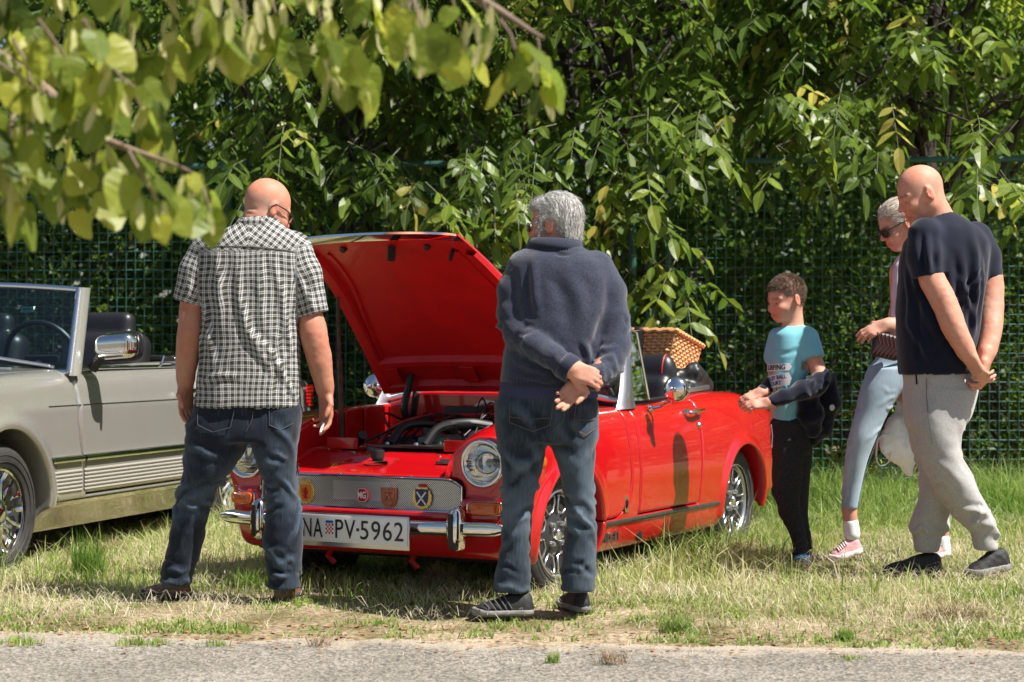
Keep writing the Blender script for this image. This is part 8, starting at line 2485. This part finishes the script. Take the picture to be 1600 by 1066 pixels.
# left walnut
t3 = tree_base('walnut_tree', -1.35, 14.4, 'dark walnut tree leaning over the fence behind the man in checks')
tips = ell_tips((-1.4, 13.5, 3.5), (1.5, 1.5, 1.7), 220, 3, cond=infence)
sp = [(rs.uniform(345, 500), rs.uniform(170, 290), rs.uniform(11.9, 12.6)) for i in range(26)] + [(rs.uniform(480, 660), rs.uniform(180, 300), rs.uniform(12.0, 12.6)) for i in range(18)]
tips += px_tips(sp, 500, (1, 2))
limbs(t3, None, np.array([(0, 0, 0), (.05, 0, 1.2), (.1, -.1, 2.4), (.0, -.2, 3.8)]), [.09, .08, .06, .035], [p - np.array(t3.location) for p, _, _ in tips[::13]], seed=3)
compound_crown(t3, tips, 13, tone0=.30)

def leafy(name, label, X, Y, c, r, n, Lr, seed, tone0=.5, cat='tree', group=None, trunk=True, zmin=.15, shell=.3, m=M_SML, stems=0, wr=.5):
    root = tree_base(name, X, Y, label, cat, group); off = np.array(root.location); r_ = np.random.default_rng(seed)
    nc = max(12, n // 120)
    v = unit(r_.normal(0, 1, (nc, 3))); cc = np.asarray(c) + v * np.asarray(r) * (r_.uniform(shell, 1, nc)**.5)[:, None]
    k = r_.integers(0, nc, n); P = cc[k] + r_.normal(0, 1, (n, 3)) * np.asarray(r) * .17
    ok = P[:, 2] > zmin; P = P[ok]; n = len(P)
    tn = np.clip(tone0 + .25 * vnoise(P, 1.7, seed) + r_.normal(0, .15, n), 0, 1)
    D = unit(r_.normal(0, 1, (n, 3)) + np.array([0, -.2, -.25])); N = unit(r_.normal(0, .5, (n, 3)) + np.array([.15, -.2, 1]))
    L = r_.uniform(*Lr, n)
    V, Q, t2_ = hexleaf(P - off, D, N, L, L * wr, tn)
    if trunk:
        limbs(root, None, np.array([(0, 0, 0), (r_.normal(0, .1), 0, c[2] * .35), (r_.normal(0, .2), 0, c[2] * .8)]), [.10, .08, .04] if cat == 'tree' else [.03, .02, .01], [p - off for p in cc[:(14 if cat == 'tree' else 9)]], r0=.03 if cat == 'tree' else .010, seed=seed, bend=.25 if cat == 'tree' else .1)
    o = obj('crown', make_mesh('crown', V, Q, smooth=False, mats=[m], attrs={'tone': t2_}), root); o['kind'] = 'stuff'
    return root
G_T = 'trees beyond the fence'
leafy('robinia_tree', 'small-leaved tree beyond the fence above the silver convertible', -3.9, 15.6, (-3.6, 15.0, 3.6), (2.2, 1.5, 2.2), 9000, (.05, .09), 41, .45)
leafy('robinia_tree', 'bright small-leaved tree seen through the gap above the raised bonnet', -.6, 17.2, (-.6, 16.6, 3.9), (2.4, 1.5, 2.6), 9500, (.065, .11), 42, .85)
leafy('robinia_tree', 'bright small-leaved tree far behind the walnut by the boy', 2.3, 17.4, (2.4, 16.8, 4.0), (2.3, 1.5, 2.7), 9500, (.065, .11), 43, .88)
leafy('robinia_tree', 'small-leaved tree beyond the fence farthest from the cars', 5.2, 15.8, (5.0, 15.4, 3.8), (1.9, 1.5, 2.4), 7500, (.06, .11), 44, .8)
G_S = 'shrubs behind the fence'
shr = [(-4.3, 13.9, 1.5, 'shrub behind the fence beyond the windscreen of the silver car'), (-3.1, 13.8, 1.7, 'twiggy shrub behind the fence above the silver mirror'), (-2.1, 13.9, 1.9, 'shrub behind the double fence posts by the checked man'),
       (-1.0, 13.8, 1.6, 'shrub behind the fence beside the bonnet prop'), (0.0, 13.9, 1.7, 'shrub behind the fence hidden by the raised bonnet'), (1.5, 13.4, 1.6, 'shrub behind the fence over the wicker hamper'),
       (2.4, 13.3, 1.9, 'shrub behind the fence over the head of the boy'), (3.3, 13.2, 1.9, 'shrub behind the fence between the boy and the walking couple'), (4.1, 13.2, 1.6, 'leafy shrub behind the fence beyond the tall bald man')]
for i, (X, Y, h, lb) in enumerate(shr):
    leafy('shrub', lb, X, Y, (X, Y + .15, h * .55), (.72, .38, h * .55), 2900, (.035, .07), 60 + i, .42 if i not in (6, 7, 8) else .5, cat='shrub', group=G_S, zmin=.08)
# dense undergrowth between shrubs and wood
r_ = np.random.default_rng(19); n = 30000
P = np.stack([r_.uniform(-6.5, 7.5, n), r_.uniform(14.6, 16.4, n), r_.uniform(0, 1, n) * 3.2], 1); P[:, 2] *= 1 + .25 * vnoise(P * np.array([1, .3, 0]), 1.3, 3)
D = unit(r_.normal(0, 1, (n, 3))); N = unit(r_.normal(0, .6, (n, 3)) + np.array([.1, -.5, .8])); L = r_.uniform(.08, .15, n)
V, Q, tn = hexleaf(P, D, N, L, L * .6, np.clip(.35 + .35 * vnoise(P, 1.4, 5) + r_.normal(0, .15, n), 0, 1))
tag(obj('undergrowth', make_mesh('undergrowth', V, Q, smooth=False, mats=[M_SML], attrs={'tone': tn})), 'dark tangled undergrowth beneath the trees', 'undergrowth', kind='stuff')
# far wood closing the view
r_ = np.random.default_rng(9); n = 34000
P = np.stack([r_.uniform(-16, 16, n), r_.uniform(18.5, 23, n), r_.uniform(0, 1, n)**.9 * 11.0], 1)
P[:, 1] += .8 * vnoise(P, .6, 3)
D = unit(r_.normal(0, 1, (n, 3))); N = unit(r_.normal(0, .6, (n, 3)) + np.array([.1, -.5, .8])); L = r_.uniform(.32, .56, n)
V, Q, tn = hexleaf(P, D, N, L, L * .6, np.clip(.5 + .4 * vnoise(P, .9, 5) + r_.normal(0, .15, n), 0, 1))
tag(obj('woodland', make_mesh('woodland', V, Q, smooth=False, mats=[M_SML], attrs={'tone': tn})), 'dense green wood far behind the fence', 'wood', kind='stuff')

# ---- linden branch that hangs into the view
lin = tree_base('linden_tree', -2.75, 4.4, 'linden tree whose leafy flowering branch hangs above the silver car')
lo = np.array(lin.location)
q = MB(); q.tube(spline([(0, 0, -.1), (.03, 0, 1.3), (-.05, .05, 3.0), (.1, .1, 4.4)], 5), np.linspace(.19, .09, 16), 14); q.build('trunk', M_BARK, lin)
def lp(px, py, d): return at(px, py, d) - lo
limb_a = spline([np.array([0, 0, 2.1]), lp(-250, -330, 4.5), lp(100, -140, 4.5), lp(420, -70, 4.45), lp(700, -20, 4.4), lp(850, 60, 4.35)], 8)
q = MB(); q.tube(limb_a, np.linspace(.05, .004, len(limb_a)), 8); q.build('limb', M_TWIG, lin)
limb_b = spline([np.array([0, .05, 1.9]), lp(-300, -60, 4.6), lp(-60, 60, 4.55), lp(60, 135, 4.5), lp(150, 210, 4.45), lp(280, 260, 4.4)], 8)
q = MB(); q.tube(limb_b, np.linspace(.04, .003, len(limb_b)), 8); q.build('limb', M_TWIG, lin)
rs = random.Random(21); rl = np.random.default_rng(21)
twigs = [((-60, 60), (30, 120), (75, 150)), ((20, 60), (60, 130), (70, 160)), ((60, 135), (40, 230), (30, 310)), ((100, 170), (110, 260), (100, 320)), ((150, 210), (150, 270), (160, 310)), ((200, 235), (230, 290), (250, 315)), ((280, 260), (310, 280), (330, 330)),
         ((90, -60), (120, 60), (130, 140)), ((0, -80), (20, 20), (40, 90)), ((180, -80), (200, 40), (190, 120)), ((260, -70), (270, 30), (255, 90)), ((330, -70), (345, 20), (330, 80)), ((410, -70), (430, 20), (450, 70)), ((480, -60), (500, 30), (520, 110)), ((520, 40), (550, 90), (565, 140)),
         ((570, -40), (590, 10), (600, 40)), ((640, -30), (660, 40), (690, 80)), ((700, -20), (720, 40), (740, 90)), ((780, 30), (800, 60), (810, 110)), ((840, 60), (845, 100), (855, 140)), ((-40, 120), (-20, 200), (0, 280)), ((60, 30), (120, 110), (180, 170)), ((130, 30), (180, 110), (230, 150)), ((200, 130), (230, 190), (240, 230)), ((20, 180), (10, 250), (20, 320)), ((-30, -40), (10, 20), (60, 60)), ((300, -90), (310, -20), (300, 40)), ((370, -90), (380, 0), (385, 50)), ((620, -60), (640, 0), (630, 50)), ((740, -40), (760, 20), (770, 60))]
nl = 0; nbr = 0
for ti, tw in enumerate(twigs):
    dd = rs.uniform(4.15, 4.75); S = spline([lp(a, b, dd + rs.uniform(-.08, .08)) for a, b in tw], 8)
    q = MB(); q.tube(S, np.linspace(.0045, .0016, len(S)), 5); q.build('twig', M_TWIG, lin)
    seg = np.linalg.norm(np.diff(S, axis=0), axis=1).sum(); n_ = int(seg / .026) + 2
    for j in range(n_):
        t = (j + .5) / n_; k = t * (len(S) - 1); i = min(int(k), len(S) - 2); p = S[i] + (S[i + 1] - S[i]) * (k - i)
        if nl < 298:
            out = np.array([rs.uniform(-1, 1), rs.uniform(-.7, .7), rs.uniform(-1.1, .05)]); out /= np.linalg.norm(out)
            st = p + out * rs.uniform(.02, .04)
            D = out * .7 + np.array([rs.uniform(-.3, .3), rs.uniform(-.3, .3), -.75]); N = np.array([rs.uniform(-.8, .9), rs.uniform(-1.0, .3), rs.uniform(.05, 1.0)])
            place_leaf('leaf', leaf_obj_mesh('linden', M_LINN, min(1, max(0, rs.gauss(.52, .30))), rs.randrange(8)), lin, st, D, N, rs.choice([.5, .7, .85, 1, 1, 1.1]) * .088); nl += 1
        if rs.random() < .62:
            D = np.array([rs.uniform(-.5, .5), rs.uniform(-.4, .4), -1.0]); N = np.array([rs.uniform(-1, 1), -1, rs.uniform(-.3, .5)])
            place_leaf('bract', leaf_obj_mesh('bract', M_BRACT, rs.uniform(0, 1), rs.randrange(5)), lin, p + np.array([rs.uniform(-.03, .03), rs.uniform(-.03, .03), -.01]), D, N, rs.uniform(.055, .085)); nbr += 1
# upper crown outside the frame
n = 2600
cc = np.array([(-2.6, 4.4, 3.8), (-1.9, 4.6, 3.2), (-3.3, 4.3, 3.2), (-2.6, 4.4, 4.8), (-1.3, 4.5, 2.9)]); k = rl.integers(0, len(cc), n)
P = cc[k] + rl.normal(0, 1, (n, 3)) * np.array([.42, .45, .40]); ok = P[:, 2] > 2.25; P = P[ok]; n = len(P)
V, Q, tn = hexleaf(P - lo, unit(rl.normal(0, 1, (n, 3)) + np.array([0, 0, -.5])), unit(rl.normal(0, .5, (n, 3)) + np.array([0, 0, 1])), rl.uniform(.06, .1, n), rl.uniform(.06, .09, n), np.clip(rl.normal(.5, .2, n), 0, 1))
o = obj('crown', make_mesh('crown', V, Q, smooth=False, mats=[M_LIN], attrs={'tone': tn}), lin); o['kind'] = 'stuff'
print('linden leaves', nl, nbr)

# ---- cut greenery held with the carrier bag
gp = empty('greenery_bunch', tuple(at(1372, 690, 9.12)), 0, 'bunch of leafy cut greenery carried beside the white plastic bag', 'plants')
go = np.array(gp.location); rs = random.Random(8); n_st = 0
hub = at(1398, 660, 9.10) - go
allC = []
for i in range(16):
    tgt = at(rs.uniform(1308, 1368), rs.uniform(640, 755), 9.12 + rs.uniform(-.12, .12)) - go
    if i > 11: tgt = at(rs.uniform(1370, 1395), rs.uniform(636, 665), 9.1) - go
    S = spline([hub, (hub + tgt) / 2 + np.array([0, 0, rs.uniform(.0, .08)]), tgt], 6); q = MB(); q.tube(S, np.linspace(.004, .0015, len(S)), 5); q.build('stem', M_TWIG, gp)
    for j in range(34):
        k = rs.uniform(3, len(S) - 1.01); p = S[int(k)] + (S[int(k) + 1] - S[int(k)]) * (k - int(k)); allC.append(p + np.array([rs.gauss(0, .018), rs.gauss(0, .018), rs.gauss(0, .018)]))
allC = np.array(allC); n = len(allC)
V, Q, tn = hexleaf(allC, unit(rl.normal(0, 1, (n, 3)) + np.array([-.4, 0, -.2])), unit(rl.normal(0, .6, (n, 3)) + np.array([.2, -.4, .8])), rl.uniform(.025, .05, n), rl.uniform(.015, .028, n), np.clip(rl.normal(.6, .25, n), 0, 1))
o = obj('foliage', make_mesh('foliage', V, Q, smooth=False, mats=[M_SML], attrs={'tone': tn}), gp); o['kind'] = 'stuff'
